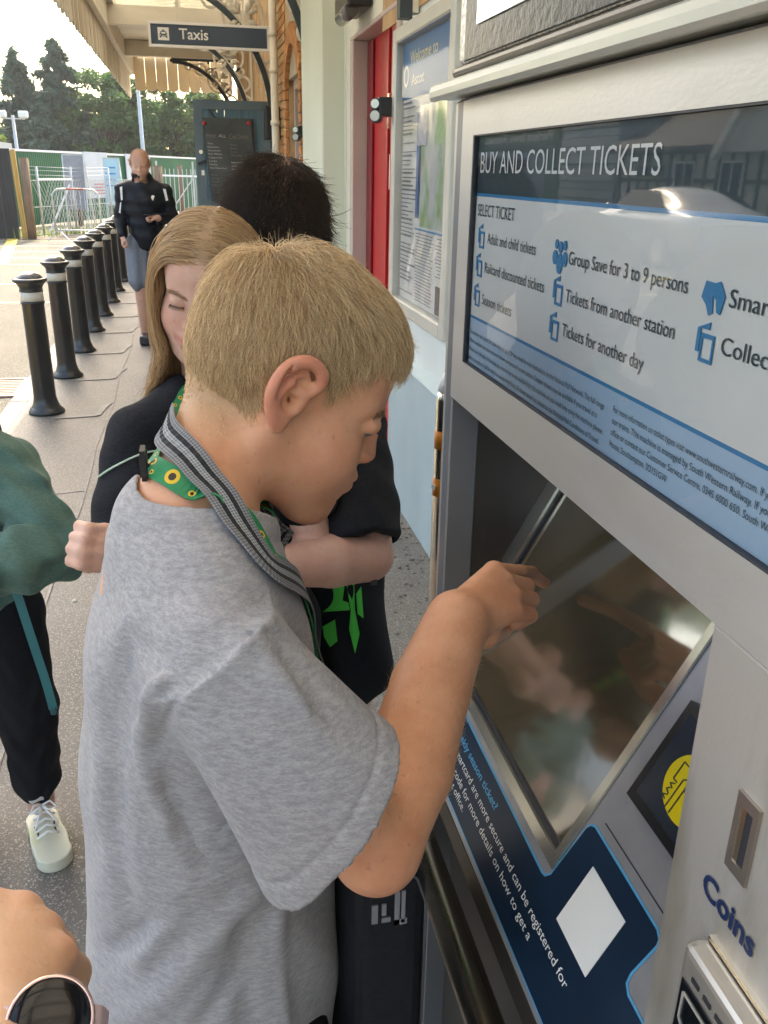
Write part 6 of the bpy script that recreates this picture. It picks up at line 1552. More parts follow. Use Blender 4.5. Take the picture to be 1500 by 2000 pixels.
# ---- girl behind him
girl = thing('person', 'long haired fair girl in black T-shirt looking down just behind the blond boy', 'person', (.02, 1.27, 0))
SG = .86; RG = rot(math.radians(-103), math.radians(20), math.radians(-14)); CG = A(0.0189, 1.2814, 1.3560); hG = head_sdf(CG, RG, SG, ears=False); hGs = head_sdf(CG, RG, SG, simple=True)
gb = SDF(); gb.fn(hG, c=CG, r=.16); gb.cone(CG+RG@A(-.015, 0, -.05)*SG, (.012, 1.30, 1.19), .036, .040, .02)
gsh, gel, gwr = A(-.095, 1.245, 1.130), A(-.112, 1.150, .985), A(-.112, 1.000, 1.075)
gb.ell((.015, 1.31, 1.09), (.082, .055, .085), .04); gb.cone((.015, 1.30, 1.1), (.015, 1.31, .75), .08, .09, .04)
gb.chain([gsh, gel, gel*.5+gwr*.5, gwr], [.036, .031, .029, .021], .02); fist(gb, gwr, A(-.20, -.85, .35), A(.2, .2, .9), .80)
gb.chain([A(.13, 1.30, 1.13), A(.16, 1.25, .95), A(.09, 1.16, .92)], [.036, .030, .022], .02)
for s in (-1, 1): gb.chain([A(.015+s*.07, 1.31, .75), A(.015+s*.06, 1.30, .42), A(.015+s*.06, 1.31, .05)], [.07, .05, .035], .03); gb.cone((.015+s*.06, 1.31, .035), (.015+s*.07, 1.19, .03), .034, .028, .02)
def g_red(p):
    q = hG.loc(p); return np.clip(.35*np.exp(-(((q[:, 0]-.07)/.03)**2+((q[:, 2]+.045)/.025)**2))+.3*np.exp(-(((q[:, 0]-.108)/.012)**2+((q[:, 2]+.038)/.012)**2)), 0, .6)
def g_hair(p):
    q = hG.loc(p); return np.clip((q[:, 2]-np.interp(q[:, 0], [-.10, 0, .03, .06, .09], [-.06, -.03, -.01, .048, .066]))/.01, 0, 1)*(np.linalg.norm(p-CG, axis=1) < .125)
def g_lip(p): q = hG.loc(p); return np.clip(1.2-np.abs(q[:, 2]+.0665)/.009, 0, 1)*(q[:, 0] > .088)*.8
ogb, VG = sdfmesh('body', gb, (-.20, .86, .0), (.24, 1.44, 1.50), .0040, skinmat('pale_freckled_skin', (.60, .34, .26), (.68, .43, .34), hairc=(.34, .22, .12)), girl, {'hair': g_hair, 'red': g_red, 'lip': g_lip})
gt = SDF(); gt.ell((.015, 1.305, 1.09), (.112, .082, .11), .04); gt.cone((.015, 1.305, 1.06), (.015, 1.31, .78), .095, .105, .05)
gt.chain([A(.015, 1.30, 1.185), gsh+A(.005, 0, .005), gsh*.35+gel*.65, gsh*.15+gel*.85+A(0, 0, 0)], [.052, .048, .056, .060], .03); gt.chain([A(.015, 1.30, 1.185), A(.13, 1.30, 1.135), A(.15, 1.27, 1.03)], [.05, .046, .055], .03)
gt.fn(half(gsh*.18+gel*.82, (gel-gsh), .11), .003, True, gsh*.18+gel*.82, .12); gt.cone((.012, 1.30, 1.20), CG, .044, .055, .005, cut=True)
gt.disp = lambda p: .0035*np.sin(p[:, 2]*60+p[:, 0]*45+4*np.sin(p[:, 0]*30))*np.sin(p[:, 1]*40+p[:, 2]*25)
sdfmesh('t_shirt', gt, (-.22, 1.05, .70), (.26, 1.46, 1.28), .005, black_t, girl)
gs = SDF(); 
for s in (-1, 1): gs.chain([A(.015+s*.07, 1.31, .78), A(.015+s*.06, 1.31, .08)], [.095, .055], .03)
sdfmesh('trousers', gs, (-.2, 1.15, .04), (.24, 1.46, .9), .009, black_t, girl)
for s in (-1, 1): MB().sphere(tuple(RG@A(.0790, s*.0310, -.0070)*SG+CG), .0095, 18, 12).obj('eye', bpy.data.materials['wet_eye'], girl)
def lashes(Rh, Ch, sc, parent, f, brow=(.34, .24, .14), n_=150):
    r_ = np.random.default_rng(4)
    for s in (-1, 1):
        ang = np.linspace(-.95, .95, 30)
        base = np.stack([.0815+.0125*np.cos(ang*.8), s*(.0310+.0130*np.sin(ang)), -.0085-.0012*np.cos(ang)], 1)
        d = np.stack([np.full(30, .8), s*.35*np.sin(ang), np.full(30, -.4)], 1); d /= np.linalg.norm(d, axis=1, keepdims=True)
        bw = base@Rh.T*sc+Ch; P = np.stack([bw+(d@Rh.T)*(.0065*u) for u in np.linspace(0, 1, 4)], 1); curves_obj('eyelashes', P, .0003, .0001, bpy.data.materials['dark_lashes'], parent)
        t = r_.random(n_); base = np.stack([.0950-.020*t**1.5, s*(.012+.030*t), .0055+.004*np.sin(t*2.6)+r_.normal(0, .0018, n_)], 1)
        bw = (base@Rh.T*sc+Ch).astype(np.float32); bw = bw-grad(f, bw)*(f(bw))[:, None]
        d = np.stack([-.3*np.ones(n_), s*np.ones(n_), .25-.5*t], 1); d /= np.linalg.norm(d, axis=1, keepdims=True)
        P = np.stack([bw+((d@Rh.T)+grad(f, bw)*.25)*(.006*u) for u in np.linspace(0, 1, 4)], 1); curves_obj('eyebrow', P, .00025, .0001, bpy.data.materials['fair_brow'], parent)
lashes(RG, CG, SG, girl, hG)
def hair_long():
    g0 = grad(gb, VG, .002); q = hG.loc(VG); side = np.interp(q[:, 0], [-.10, 0, .03, .06, .09], [-.06, -.03, -.01, .045, .062])
    msk = (q[:, 2] > side)*(np.abs(q[:, 0]) < .12)*(q[:, 2] > -.06)*(np.linalg.norm(VG-CG, axis=1) < .125)
    idx, r = sample_surface(VG, msk.astype(float), 9000, 8); roots = VG[idx]+r.normal(0, .0015, (len(idx), 3)).astype(np.float32); n_ = g0[idx]; ql = hG.loc(roots)
    sgn = np.where(ql[:, 1] < -.004, -1.0, 1.0)
    lat = (RG@A(0, 1, 0))[None]*sgn[:, None]; fw = RG@A(1, 0, 0)
    d0 = lat*1.0+np.array([[0, 0, -.15]])-fw[None]*.55+n_*.15+r.normal(0, .04, (len(idx), 3)); d0 -= n_*np.minimum((d0*n_).sum(1, keepdims=True), 0); d0 /= np.linalg.norm(d0, axis=1, keepdims=True)
    L = r.uniform(.235, .27, len(idx)).astype(np.float32); L = L+.05*np.clip((ql[:, 2]-.04)/.07, 0, 1)-.02*np.clip((-ql[:, 0])/.1, 0, 1)
    th = (.002+.010*r.random(len(L))**1.3).astype(np.float32); clump = np.floor(r.random(len(L))*70); cl = np.stack([np.sin(clump*1.7), np.cos(clump*2.3), clump*0], 1).astype(np.float32)*.025
    inward = (CG-RG@A(.02, 0, 0)); latf = lat.astype(np.float32)
    allf = lambda p: np.minimum(hGs(p), gt(p))
    def curl(x, t):
        q = hG.loc(x); c = (inward[None]-x); c[:, 2] = 0; c /= np.linalg.norm(c, axis=1, keepdims=True)+1e-5
        face = ((q[:, 0] > .02)*(np.abs(q[:, 1]) < .048)*(q[:, 2] > -.14)*(q[:, 2] < .085)).astype(np.float32)[:, None]
        return cl*(1.0 if t < .8 else .3)+c*(0.22 if t > .72 else .03)+face*(latf*1.1-fw[None].astype(np.float32)*.35)
    P = grow(allf, roots, n_, d0.astype(np.float32), L, 18, lambda t: th*min(1, t*3), grav=.34, curl=curl, stick=.25)
    curves_obj('hair', P, .00042, .00022, hairmat('long_fair_hair', (.30, .18, .09), (.68, .47, .26)), girl)
hair_long()
P, g = lay(gt, [(-.008, 1.245, 1.235), (-.024, 1.215, 1.205), (-.042, 1.200, 1.165), (-.054, 1.195, 1.12), (-.04, 1.2, 1.02)], .007)
gl = thing('lanyard', 'green sunflower lanyard hanging down the girl\'s black T-shirt', 'lanyard', (0, 1.2, 1.1)); ribbon('band', P, g, .018, fl, gl)
P, g = lay(gt, [(-.115, 1.20, 1.08), (-.095, 1.19, 1.12), (-.06, 1.19, 1.135), (-.03, 1.19, 1.125), (-.012, 1.19, 1.13)], .003, 30); MB().tube([tuple(v) for v in P], .0016, 6).obj('badge_reel_cord', mat('pale_green_cord', (.45, .60, .48), .4), gl)
# ---- dark haired child facing us with bowed head
dk = thing('person', 'dark haired child in black T-shirt with bowed head standing behind the others', 'person', (.15, 1.45, 0))
RD = rot(math.radians(-88), math.radians(46), math.radians(-6)); CD = A(.128, 1.440, 1.408); hD = head_sdf(CD, RD, 1.02, ears=True); hDs = head_sdf(CD, RD, 1.02, simple=True)
db = SDF(); db.fn(hD, c=CD, r=.17); db.cone(CD+RD@A(-.03, 0, -.05), (.145, 1.50, 1.22), .042, .048, .02)
dsL, deL, dwL = A(.262, 1.435, 1.085), A(.252, 1.270, .912), A(.085, 1.180, .945)
db.ell((.150, 1.47, 1.10), (.115, .075, .12), .04); db.cone((.150, 1.47, 1.05), (.150, 1.46, .75), .09, .10, .04)
db.chain([dsL, deL, deL*.6+dwL*.4, dwL], [.042, .043, .044, .028], .02); fist(db, dwL, A(-.9, -.2, .25), A(0, .2, .9), .88)
db.chain([A(.035, 1.45, 1.10), A(.02, 1.33, .95), A(.06, 1.22, .98)], [.040, .036, .025], .02)
for s in (-1, 1): db.chain([A(.155+s*.08, 1.46, .78), A(.155+s*.075, 1.44, .44), A(.155+s*.075, 1.46, .06)], [.085, .058, .038], .03); db.cone((.155+s*.075, 1.46, .04), (.155+s*.09, 1.33, .035), .038, .032, .02)
od, VD = sdfmesh('body', db, (-.06, 1.0, .0), (.36, 1.62, 1.60), .0052, skin2, dk)
dt = SDF(); dt.ell((.155, 1.47, 1.09), (.135, .090, .13), .04); dt.cone((.155, 1.47, 1.05), (.158, 1.455, .82), .105, .118, .05)
dt.chain([A(.15, 1.48, 1.19), dsL, dsL*.4+deL*.6+A(-.012, 0, .0), dsL*.1+deL*.9+A(-.018, 0, .004)], [.055, .054, .074, .080], .03); dt.chain([A(.15, 1.48, 1.19), A(.035, 1.45, 1.11), A(.02, 1.38, 1.0)], [.055, .05, .062], .03)
cd_ = dsL*.10+deL*.90; cdn = A(.10, -.55, -.75); dt.fn(half(cd_, cdn, .13), .003, True, cd_, .14); dt.ell(cd_+A(-.018, 0, 0), (.066, .066, .04), .003, cut=True)
dt.disp = lambda p: .004*np.sin(p[:, 2]*55+p[:, 0]*35+4*np.sin(p[:, 0]*24))*np.sin(p[:, 1]*34+p[:, 2]*22)
sdfmesh('t_shirt', dt, (-.08, 1.14, .72), (.40, 1.62, 1.28), .005, black_t, dk)
ds = SDF(); ds.ell((.156, 1.458, .80), (.125, .105, .10), .04)
for s in (-1, 1): ds.chain([A(.156+s*.062, 1.458, .80), A(.158+s*.080, 1.440, .60)], [.100, .098], .03)
ds.fn(lambda p: .56-p[:, 2] if False else -(p[:, 2]-.575)*-1, .01, False) if False else ds.fn(lambda p: p[:, 2]-.56, .006, True)
ds.disp = lambda p: .004*np.sin(p[:, 2]*30+p[:, 0]*65)
sdfmesh('shorts', ds, (-.02, 1.25, .5), (.36, 1.60, .95), .006, black_t, dk)
def decal_on(f, pts, c, ux, uy, m, parent, name, off=.003):
    """small printed shapes draped on the cloth"""
    b = MB()
    for poly in pts:
        P = np.array([np.asarray(c)+np.asarray(ux)*x+np.asarray(uy)*y for x, y in poly], np.float32)
        for _ in range(5): g = grad(f, P, .003); P = P-g*(f(P)-off)[:, None]
        A_ = [b.bm.verts.new(tuple(v)) for v in P]; Bv = [b.bm.verts.new(tuple(v-gg*.0015)) for v, gg in zip(P, g)]
        b.bm.faces.new(A_); b.bm.faces.new(Bv[::-1])
        for i in range(len(A_)): j = (i+1) % len(A_); b.bm.faces.new((A_[i], Bv[i], Bv[j], A_[j]))
    return b.obj(name, m, parent)
neon = mat('neon_green_print', (.06, .60, .07), .6)
decal_on(ds, [[(-.05, .02), (-.02, .06), (-.005, .055), (-.012, .02), (.0, .015), (.002, .0), (-.05, .0)], [(.0, .07), (.02, .065), (.012, .0), (.02, -.05), (.012, -.09), (.0, -.04), (.004, .0)], [(-.045, -.03), (-.025, -.02), (-.02, -.06), (-.035, -.07), (-.045, -.05)], [(.02, .03), (.035, .04), (.03, -.02), (.018, -.01)]],
         (.235, 1.345, .77), (1, .15, 0), (0, 0, 1), neon, dk, 'green_print')
def hair_dark():
    g0 = grad(db, VD, .003); q = hD.loc(VD); side = np.interp(q[:, 0], [-.10, -.03, .01, .05, .09], [-.06, -.04, .01, .04, .052])
    msk = (q[:, 2] > side)*(np.linalg.norm(VD-CD, axis=1) < .15)*(np.abs(q[:, 1]) < .08)
    idx, r = sample_surface(VD, msk.astype(float), 12000, 18); roots = VD[idx]+r.normal(0, .0016, (len(idx), 3)).astype(np.float32); n_ = g0[idx]; ql = hD.loc(roots)
    wh = CD+RD@A(-.06, .01, .09); a = roots-wh; a -= n_*(a*n_).sum(1, keepdims=True); a /= np.linalg.norm(a, axis=1, keepdims=True)+1e-6
    d0 = a+n_*.16+r.normal(0, .13, a.shape); d0 /= np.linalg.norm(d0, axis=1, keepdims=True)
    L = (.035+.03*r.random(len(idx))).astype(np.float32)*np.clip((ql[:, 2]+.09)/.10, .3, 1); th = (.002+.009*r.random(len(idx))).astype(np.float32)
    clump = np.floor(r.random(len(L))*160); cl = np.stack([np.sin(clump*1.7), np.cos(clump*2.3), np.sin(clump*3.1)], 1).astype(np.float32)*.12
    P = grow(hDs, roots, n_, d0.astype(np.float32), L, 7, lambda t: th*min(1, t*1.8), grav=.04, curl=lambda x, t: cl, stick=.3)
    curves_obj('hair', P, .00040, .00014, hairmat('dark_brown_hair', (.016, .010, .007), (.060, .036, .022), .4), dk)
hair_dark()
rk = thing('backpack', 'black rucksack worn by the dark haired child, thin strap end dangling', 'backpack', (.15, 1.55, .9))
MB().box(.04, .27, 1.575, 1.70, .80, 1.20, .05, 4).obj('pack', bagm, rk)
P, g = lay(dt, [(.225, 1.53, 1.20), (.230, 1.47, 1.225), (.235, 1.41, 1.18), (.240, 1.38, 1.10), (.245, 1.39, 1.02), (.262, 1.45, .95)], .003, 30); ribbon('shoulder_strap', P, g, .035, bagm, rk)
P, g = lay(dt, [(.075, 1.53, 1.20), (.070, 1.47, 1.225), (.065, 1.41, 1.18), (.065, 1.38, 1.10), (.06, 1.39, 1.02), (.05, 1.45, .95)], .003, 30); ribbon('shoulder_strap', P, g, .035, bagm, rk)
MB().sphere((.2595, 1.330, 1.045), .020, 12, 8, (.8, .6, 1.2)).obj('strap_adjuster', M['dark'], rk)
ribbon('dangling_strap', [(.258, 1.322, 1.045), (.262, 1.315, 1.00), (.262, 1.29, .95), (.258, 1.26, .905), (.256, 1.245, .885), (.257, 1.243, .872)], [(0, -1, .2)]*6, .012, bagm, rk, .002)
MB().bar((.256, 1.241, .886), (.2575, 1.239, .873), .010, .006, (0, -1, 0)).obj('strap_end', M['dark'], rk)
MB().tube([(.250, 1.318, 1.035), (.253, 1.305, .985), (.249, 1.262, .915)], .0022, 6).obj('white_cord', M['whiteink'], rk)
# ---- child in the green sweatshirt at the edge
lk = thing('person', 'child in a green sweatshirt, black joggers and white trainers at the picture edge', 'person', (-.47, 1.75, 0))
gsw = knit('green_sweatshirt_fabric', (.080, .150, .125), (.100, .180, .150), (.125, .215, .180), rough=.9)
RL = rot(math.radians(-75), math.radians(15), 0); CLk = A(-.52, 1.78, 1.12); hLk = head_sdf(CLk, RL, .98)
lb = SDF(); lb.fn(hLk, c=CLk, r=.16); lb.cone(CLk+A(0, .01, -.05), (-.52, 1.80, .97), .04, .045, .02); lb.cone((-.52, 1.80, .93), (-.52, 1.80, .65), .09, .09, .04)
lsh, lel, lwr = A(-.395, 1.78, .93), A(-.300, 1.665, .79), A(-.440, 1.56, .80)
lb.chain([lsh, lel, lwr], [.035, .03, .022], .02); fist(lb, lwr, A(-.8, -.3, .2), A(0, .2, .9), .8); lb.chain([A(-.64, 1.8, .93), A(-.70, 1.72, .76), A(-.58, 1.60, .78)], [.035, .03, .022], .02)
lb.chain([A(-.455, 1.79, .62), A(-.430, 1.77, .36), A(-.440, 1.815, .07)], [.06, .045, .033], .02); lb.chain([A(-.59, 1.80, .62), A(-.60, 1.78, .36), A(-.60, 1.84, .07)], [.06, .045, .033], .02)
olk, VL = sdfmesh('body', lb, (-.80, 1.45, .02), (-.2, 1.98, 1.28), .007, skin2, lk)
curves_h = None
def hair_simple(f, fs, C, Rr, V, parent, m, n, Lr, seed, rad=.0005):
    g0 = grad(f, V, .003); q = f.loc(V) if f.frame else V; r = np.random.default_rng(seed)
    side = np.interp(q[:, 0], [-.10, -.03, .01, .05, .09], [-.06, -.04, .01, .04, .052]); msk = (q[:, 2] > side)*(np.linalg.norm(V-C, axis=1) < .15)
    idx, r = sample_surface(V, msk.astype(float), n, seed); roots = V[idx]+r.normal(0, .002, (n, 3)).astype(np.float32); n_ = g0[idx]; wh = C+Rr@A(-.06, 0, .09); a = roots-wh; a -= n_*(a*n_).sum(1, keepdims=True); a /= np.linalg.norm(a, axis=1, keepdims=True)+1e-6
    d0 = a+n_*.3+r.normal(0, .1, a.shape); d0 /= np.linalg.norm(d0, axis=1, keepdims=True); L = (Lr*r.uniform(.7, 1.2, n)).astype(np.float32); th = (.002+.008*r.random(n)).astype(np.float32)
    curves_obj('hair', grow(fs, roots, n_, d0.astype(np.float32), L, 5, lambda t: th*min(1, t*2), grav=.05), rad, rad*.4, m, parent)
hair_simple(hLk, head_sdf(CLk, RL, .98, simple=True), CLk, RL, VL, lk, bpy.data.materials['dark_brown_hair'], 3500, .05, 3)
lt_ = SDF(); lt_.ell((-.51, 1.80, .88), (.135, .10, .13), .04); lt_.cone((-.51, 1.80, .85), (-.505, 1.795, .66), .120, .112, .05)
lt_.chain([A(-.52, 1.80, .985), lsh, lel, lel*.5+lwr*.5, lwr], [.055, .062, .060, .064, .040], .03); lt_.chain([A(-.52, 1.80, .985), A(-.64, 1.8, .94), A(-.70, 1.72, .78), A(-.60, 1.62, .79)], [.055, .06, .058, .05], .03)
lt_.cone((-.52, 1.80, .98), CLk, .048, .06, .005, cut=True)
lt_.disp = lambda p: .007*np.sin(p[:, 2]*62+p[:, 0]*38+3*np.sin(p[:, 1]*33))*np.sin(p[:, 0]*34-p[:, 2]*30+p[:, 1]*20)+.003*np.sin(p[:, 2]*120+p[:, 0]*90)
sdfmesh('sweatshirt', lt_, (-.84, 1.44, .50), (-.18, 2.0, 1.1), .005, gsw, lk)
lj = SDF(); lj.ell((-.51, 1.795, .60), (.13, .105, .09), .03); lj.chain([A(-.455, 1.79, .60), A(-.428, 1.765, .36), A(-.438, 1.805, .15), A(-.440, 1.81, .115)], [.090, .066, .052, .040], .03, kin=.02); lj.chain([A(-.58, 1.80, .60), A(-.60, 1.78, .36), A(-.60, 1.83, .13)], [.09, .066, .045], .03)
lj.disp = lambda p: .0045*np.sin(p[:, 2]*62+5*np.sin(p[:, 0]*37+p[:, 1]*21)+p[:, 1]*50)*np.sin(p[:, 0]*31+p[:, 2]*17)*np.clip((.75-p[:, 2])*1.6, .2, 1)
sdfmesh('joggers', lj, (-.76, 1.62, .05), (-.30, 1.96, .74), .0055, knit('black_fleece', (.008, .008, .011), (.011, .011, .014), (.016, .016, .02)), lk)
white_s = mat('white_trainer_mesh', (.62, .61, .56), .6, var=.08, scale=60, bump=.3, bscale=500); sole_m = mat('cream_sole_with_lime', (.62, .62, .50), .5, col2=(.48, .58, .22), scale=10, contrast=(.55, .7)); swm = M['ink']
def trainer(px, py, dirx, diry):
    """a trainer at (px,py) heel, pointing along (dirx,diry)"""
    d = A(dirx, diry, 0); d = d/np.linalg.norm(d); s = A(-d[1], d[0], 0); o = A(px, py, 0); Q = lambda f_, l_, z: o+d*f_+s*l_+A(0, 0, z)
    Rs = np.stack([d, s, A(0, 0, 1)], 1); u = SDF()
    u.ell(Q(.040, 0, .055), (.040, .032, .045), .02, R=Rs); u.cone(Q(.035, 0, .06), Q(.045, 0, .10), .032, .030, .015); u.cone(Q(.05, 0, .075), Q(.125, .002, .040), .031, .028, .02); u.ell(Q(.155, .002, .035), (.042, .036, .026), .02, R=Rs)
    u.fn(lambda p: (.026-p[:, 2]), .002, True); u.cone(Q(.036, 0, .085), Q(.030, 0, .16), .024, .024, .003, cut=True)
    up_, _ = sdfmesh('shoe', u, tuple(o-A(.14, .26, .02)), tuple(o+A(.20, .26, .15)), .003, white_s, lk)
    v = SDF(); v.cone(Q(.035, 0, .020), Q(.110, .002, .020), .036, .035, .02); v.cone(Q(.110, .002, .020), Q(.158, .003, .022), .036, .038, .02); v.fn(lambda p: p[:, 2]-.004, .002, True) if False else None
    def slab(p): return np.maximum(_sm(_cone(p*A(1, 1, .0)+A(0, 0, 0), Q(.035, 0, 0), Q(.110, .002, 0), .037, .036), _cone(p*A(1, 1, 0), Q(.110, .002, 0), Q(.160, .003, 0), .036, .040), .02), np.abs(p[:, 2]-.0165)-.0155)
    w2 = SDF(); w2.fn(slab)
    sdfmesh('sole', w2, tuple(o-A(.14, .26, .02)), tuple(o+A(.20, .26, .06)), .003, sole_m, up_)
    lb_ = MB()
    for k in range(5):
        f_ = .078+k*.013; z = .098-k*.0085
        lb_.tube([tuple(Q(f_, -.024, z-.012)), tuple(Q(f_+.003, 0, z+.003)), tuple(Q(f_, .024, z-.012))], .0030, 6)
    for sg2 in (-1, 1): lb_.tube([tuple(Q(.082, 0, .104)), tuple(Q(.085, .018*sg2, .112)), tuple(Q(.098, .030*sg2, .100)), tuple(Q(.100, .012*sg2, .100)), tuple(Q(.086, 0, .104))], .0024, 6); lb_.tube([tuple(Q(.085, 0, .104)), tuple(Q(.108, .014*sg2, .090)), tuple(Q(.122, .026*sg2, .070))], .0022, 6)
    lb_.obj('laces', M['whiteink'], up_)
    for sg2 in (-1, 1):
        P = smooth_path([Q(.150, .040*sg2, .034), Q(.10, .038*sg2, .040), Q(.07, .036*sg2, .050), Q(.05, .036*sg2, .064)], 14).astype(np.float32)
        for _ in range(4): g = grad(u, P, .002); P = P-g*(u(P)-.0006)[:, None]
        MB().tube([tuple(v_) for v_ in P], list(np.linspace(.0012, .0042, 14)), 6).obj('side_flash', swm, up_)
    MB().tube([tuple(Q(.058, -.020, .108)), tuple(Q(.066, 0, .122)), tuple(Q(.058, .020, .108))], [.010, .013, .010], 8).obj('tongue', white_s, up_)
trainer(-.450, 1.835, .32, -1); trainer(-.61, 1.86, -.1, -1)
pk = thing('backpack', 'black backpack with coloured print on the child in green, teal strap end hanging', 'backpack', (-.55, 1.6, .7))
MB().box(-.66, -.44, 1.90, 2.03, .66, 1.0, .05, 4).obj('pack', bagm, pk)
P, g = lay(lt_, [(-.46, 1.86, 1.0), (-.462, 1.80, 1.02), (-.465, 1.73, .97), (-.465, 1.70, .88), (-.46, 1.71, .78), (-.42, 1.80, .72)], .003, 30); ribbon('shoulder_strap', P, g, .045, bagm, pk)
ribbon('teal_strap', smooth_path([(-.385, 1.640, .745), (-.372, 1.62, .70), (-.358, 1.61, .62), (-.345, 1.605, .54), (-.338, 1.60, .49), (-.336, 1.60, .465)], 20), [(0, -1, .1)]*20, .017, mat('teal_webbing', (.02, .14, .15), .6), pk, .0016)
MB().box(-.342, -.330, 1.596, 1.604, .452, .470, .002).obj('strap_end', mat('teal_end', (.015, .08, .09), .5), pk)
# ---- man walking towards us
mn = thing('person', 'ginger haired man in a black zip jacket and blue shorts walking up holding a phone', 'person', (-.39, 8.3, 0))
MX, MY = -.385, 8.3; RM = rot(math.radians(-90), math.radians(8), 0); CM = A(MX-.01, MY, 1.535); hM = head_sdf(CM, RM, 1.04); mb = SDF(); mb.fn(hM, c=CM, r=.18)
mb.cone(CM+A(0, .02, -.06), (MX-.01, MY+.02, 1.38), .058, .065, .02); mb.ell((MX, MY+.02, 1.25), (.15, .09, .14), .04); mb.cone((MX, MY+.02, 1.2), (MX, MY+.02, .90), .12, .13, .04)
mR, mRe, mRw = A(MX-.175, MY+.02, 1.32), A(MX-.215, MY+.02, 1.08), A(MX-.20, MY-.10, .94); mL, mLe, mLw = A(MX+.175, MY+.02, 1.32), A(MX+.24, MY+.02, 1.08), A(MX+.11, MY-.18, 1.10)
mb.chain([mR, mRe, mRw], [.045, .038, .027], .02); fist(mb, mRw, A(-.05, -.2, -1), A(0, 1, 0), 1.0); mb.chain([mL, mLe, mLw], [.045, .038, .027], .02); fist(mb, mLw, A(-.95, -.2, .1), A(0, .9, -.3), 1.0)
mb.chain([A(MX-.09, MY+.02, .88), A(MX-.08, MY-.10, .50), A(MX-.08, MY-.02, .08)], [.09, .062, .042], .02); mb.chain([A(MX+.09, MY+.02, .88), A(MX+.10, MY+.06, .50), A(MX+.10, MY+.26, .14)], [.09, .062, .042], .02)
skin5 = skinmat('ruddy_skin', (.58, .34, .25), (.66, .40, .31)); om, VM = sdfmesh('body', mb, (-.80, 7.9, .0), (.05, 8.7, 1.74), .009, skin5, mn)
def hairshort():
    g0 = grad(mb, VM, .004); q = hM.loc(VM); side = np.interp(q[:, 0], [-.10, -.03, .01, .05, .09], [-.05, -.03, .0, .045, .058]); top_ = (q[:, 2] > side)*(np.linalg.norm(VM-CM, axis=1) < .16)
    brd = (q[:, 2] < -.045)*(q[:, 2] > -.12)*(q[:, 0] > .02)*(np.linalg.norm(VM-CM, axis=1) < .17)*~((np.abs(q[:, 2]+.066) < .010)*(q[:, 0] > .085))
    for nm, mk, n, Lh in (('hair', top_, 5000, .005), ('beard', brd, 1500, .004)):
        idx, r = sample_surface(VM, mk.astype(float), n, 3); roots = VM[idx]+r.normal(0, .004, (n, 3)).astype(np.float32); d = g0[idx]+r.normal(0, .3, (n, 3)); P = np.stack([roots+d*Lh*u for u in np.linspace(0, 1, 3)], 1)
        curves_obj(nm, P, .0007, .0004, hairmat('ginger_' + nm, (.46, .26, .15), (.60, .38, .24)), mn)
hairshort()
mj = SDF(); mj.ell((MX, MY+.02, 1.24), (.185, .12, .17), .04); mj.cone((MX, MY+.02, 1.2), (MX, MY+.02, .93), .150, .150, .05)
mj.chain([A(MX, MY+.02, 1.36), mR, mRe, mRw*.85+mRe*.15], [.075, .065, .056, .045], .03); mj.chain([A(MX, MY+.02, 1.36), mL, mLe, mLw*.8+mLe*.2], [.075, .065, .056, .045], .03); mj.cone((MX, MY+.0, 1.37), (MX-.01, MY, 1.44), .085, .080, .03); mj.cone((MX-.01, MY-.02, 1.41), CM, .062, .09, .006, cut=True); mj.fn(lambda p: .80-p[:, 2] if False else p[:, 2]*0-1, .001) if False else None
mj.disp = lambda p: .008*np.sin(p[:, 2]*42+p[:, 0]*28)*np.sin(p[:, 0]*24-p[:, 2]*20)
oj, _ = sdfmesh('jacket', mj, (-.85, 7.9, .72), (.10, 8.7, 1.56), .011, knit('black_shell_fabric', (.008, .010, .014), (.011, .014, .019), (.016, .019, .026), rough=.5), mn)
decal_on(mj, [[(-.015, .0), (.0, .022), (.022, .016), (.012, .0), (.002, -.028), (-.006, -.024)]], (MX+.085, MY-.12, 1.27), (1, 0, 0), (0, 0, 1), M['whiteink'], mn, 'chest_emblem', .004)
decal_on(mj, [[(-.012, .10), (.006, .11), (.006, -.02), (-.012, -.03)], [(-.030, -.05), (-.012, -.04), (-.022, -.14), (-.038, -.13)]], (MX-.185, MY-.07, 1.26), (1, 0, 0), (0, 0, 1), M['whiteink'], mn, 'sleeve_stripe', .004)
decal_on(mj, [[(-.012, .08), (.010, .07), (.03, -.02), (.012, -.03)]], (MX+.185, MY-.07, 1.27), (1, 0, 0), (0, 0, 1), M['whiteink'], mn, 'sleeve_stripe', .004)
ms = SDF(); ms.ell((MX, MY+.02, .90), (.165, .12, .10), .04); ms.chain([A(MX-.09, MY+.02, .88), A(MX-.09, MY-.09, .56)], [.105, .100], .03); ms.chain([A(MX+.09, MY+.02, .88), A(MX+.105, MY+.06, .56)], [.105, .100], .03); ms.fn(lambda p: p[:, 2]-.50, .01, True) if False else None
ms.disp = lambda p: .008*np.sin(p[:, 0]*60)
sdfmesh('shorts', ms, (-.70, 8.0, .40), (-.05, 8.6, 1.05), .012, mat('blue_grey_shorts', (.15, .17, .21), .8, var=.2, scale=30, stretch=(6, 6, .6)), mn)
MB().box(MX-.12, MX-.02, MY-.145, MY-.125, .80, .83) if False else None
for (x, y) in ((MX-.08, MY-.02), (MX+.10, MY+.28)): MB().box(x-.05, x+.05, y-.20, y+.07, .0, .09, .03, 3).obj('shoe', M['ink'], mn)
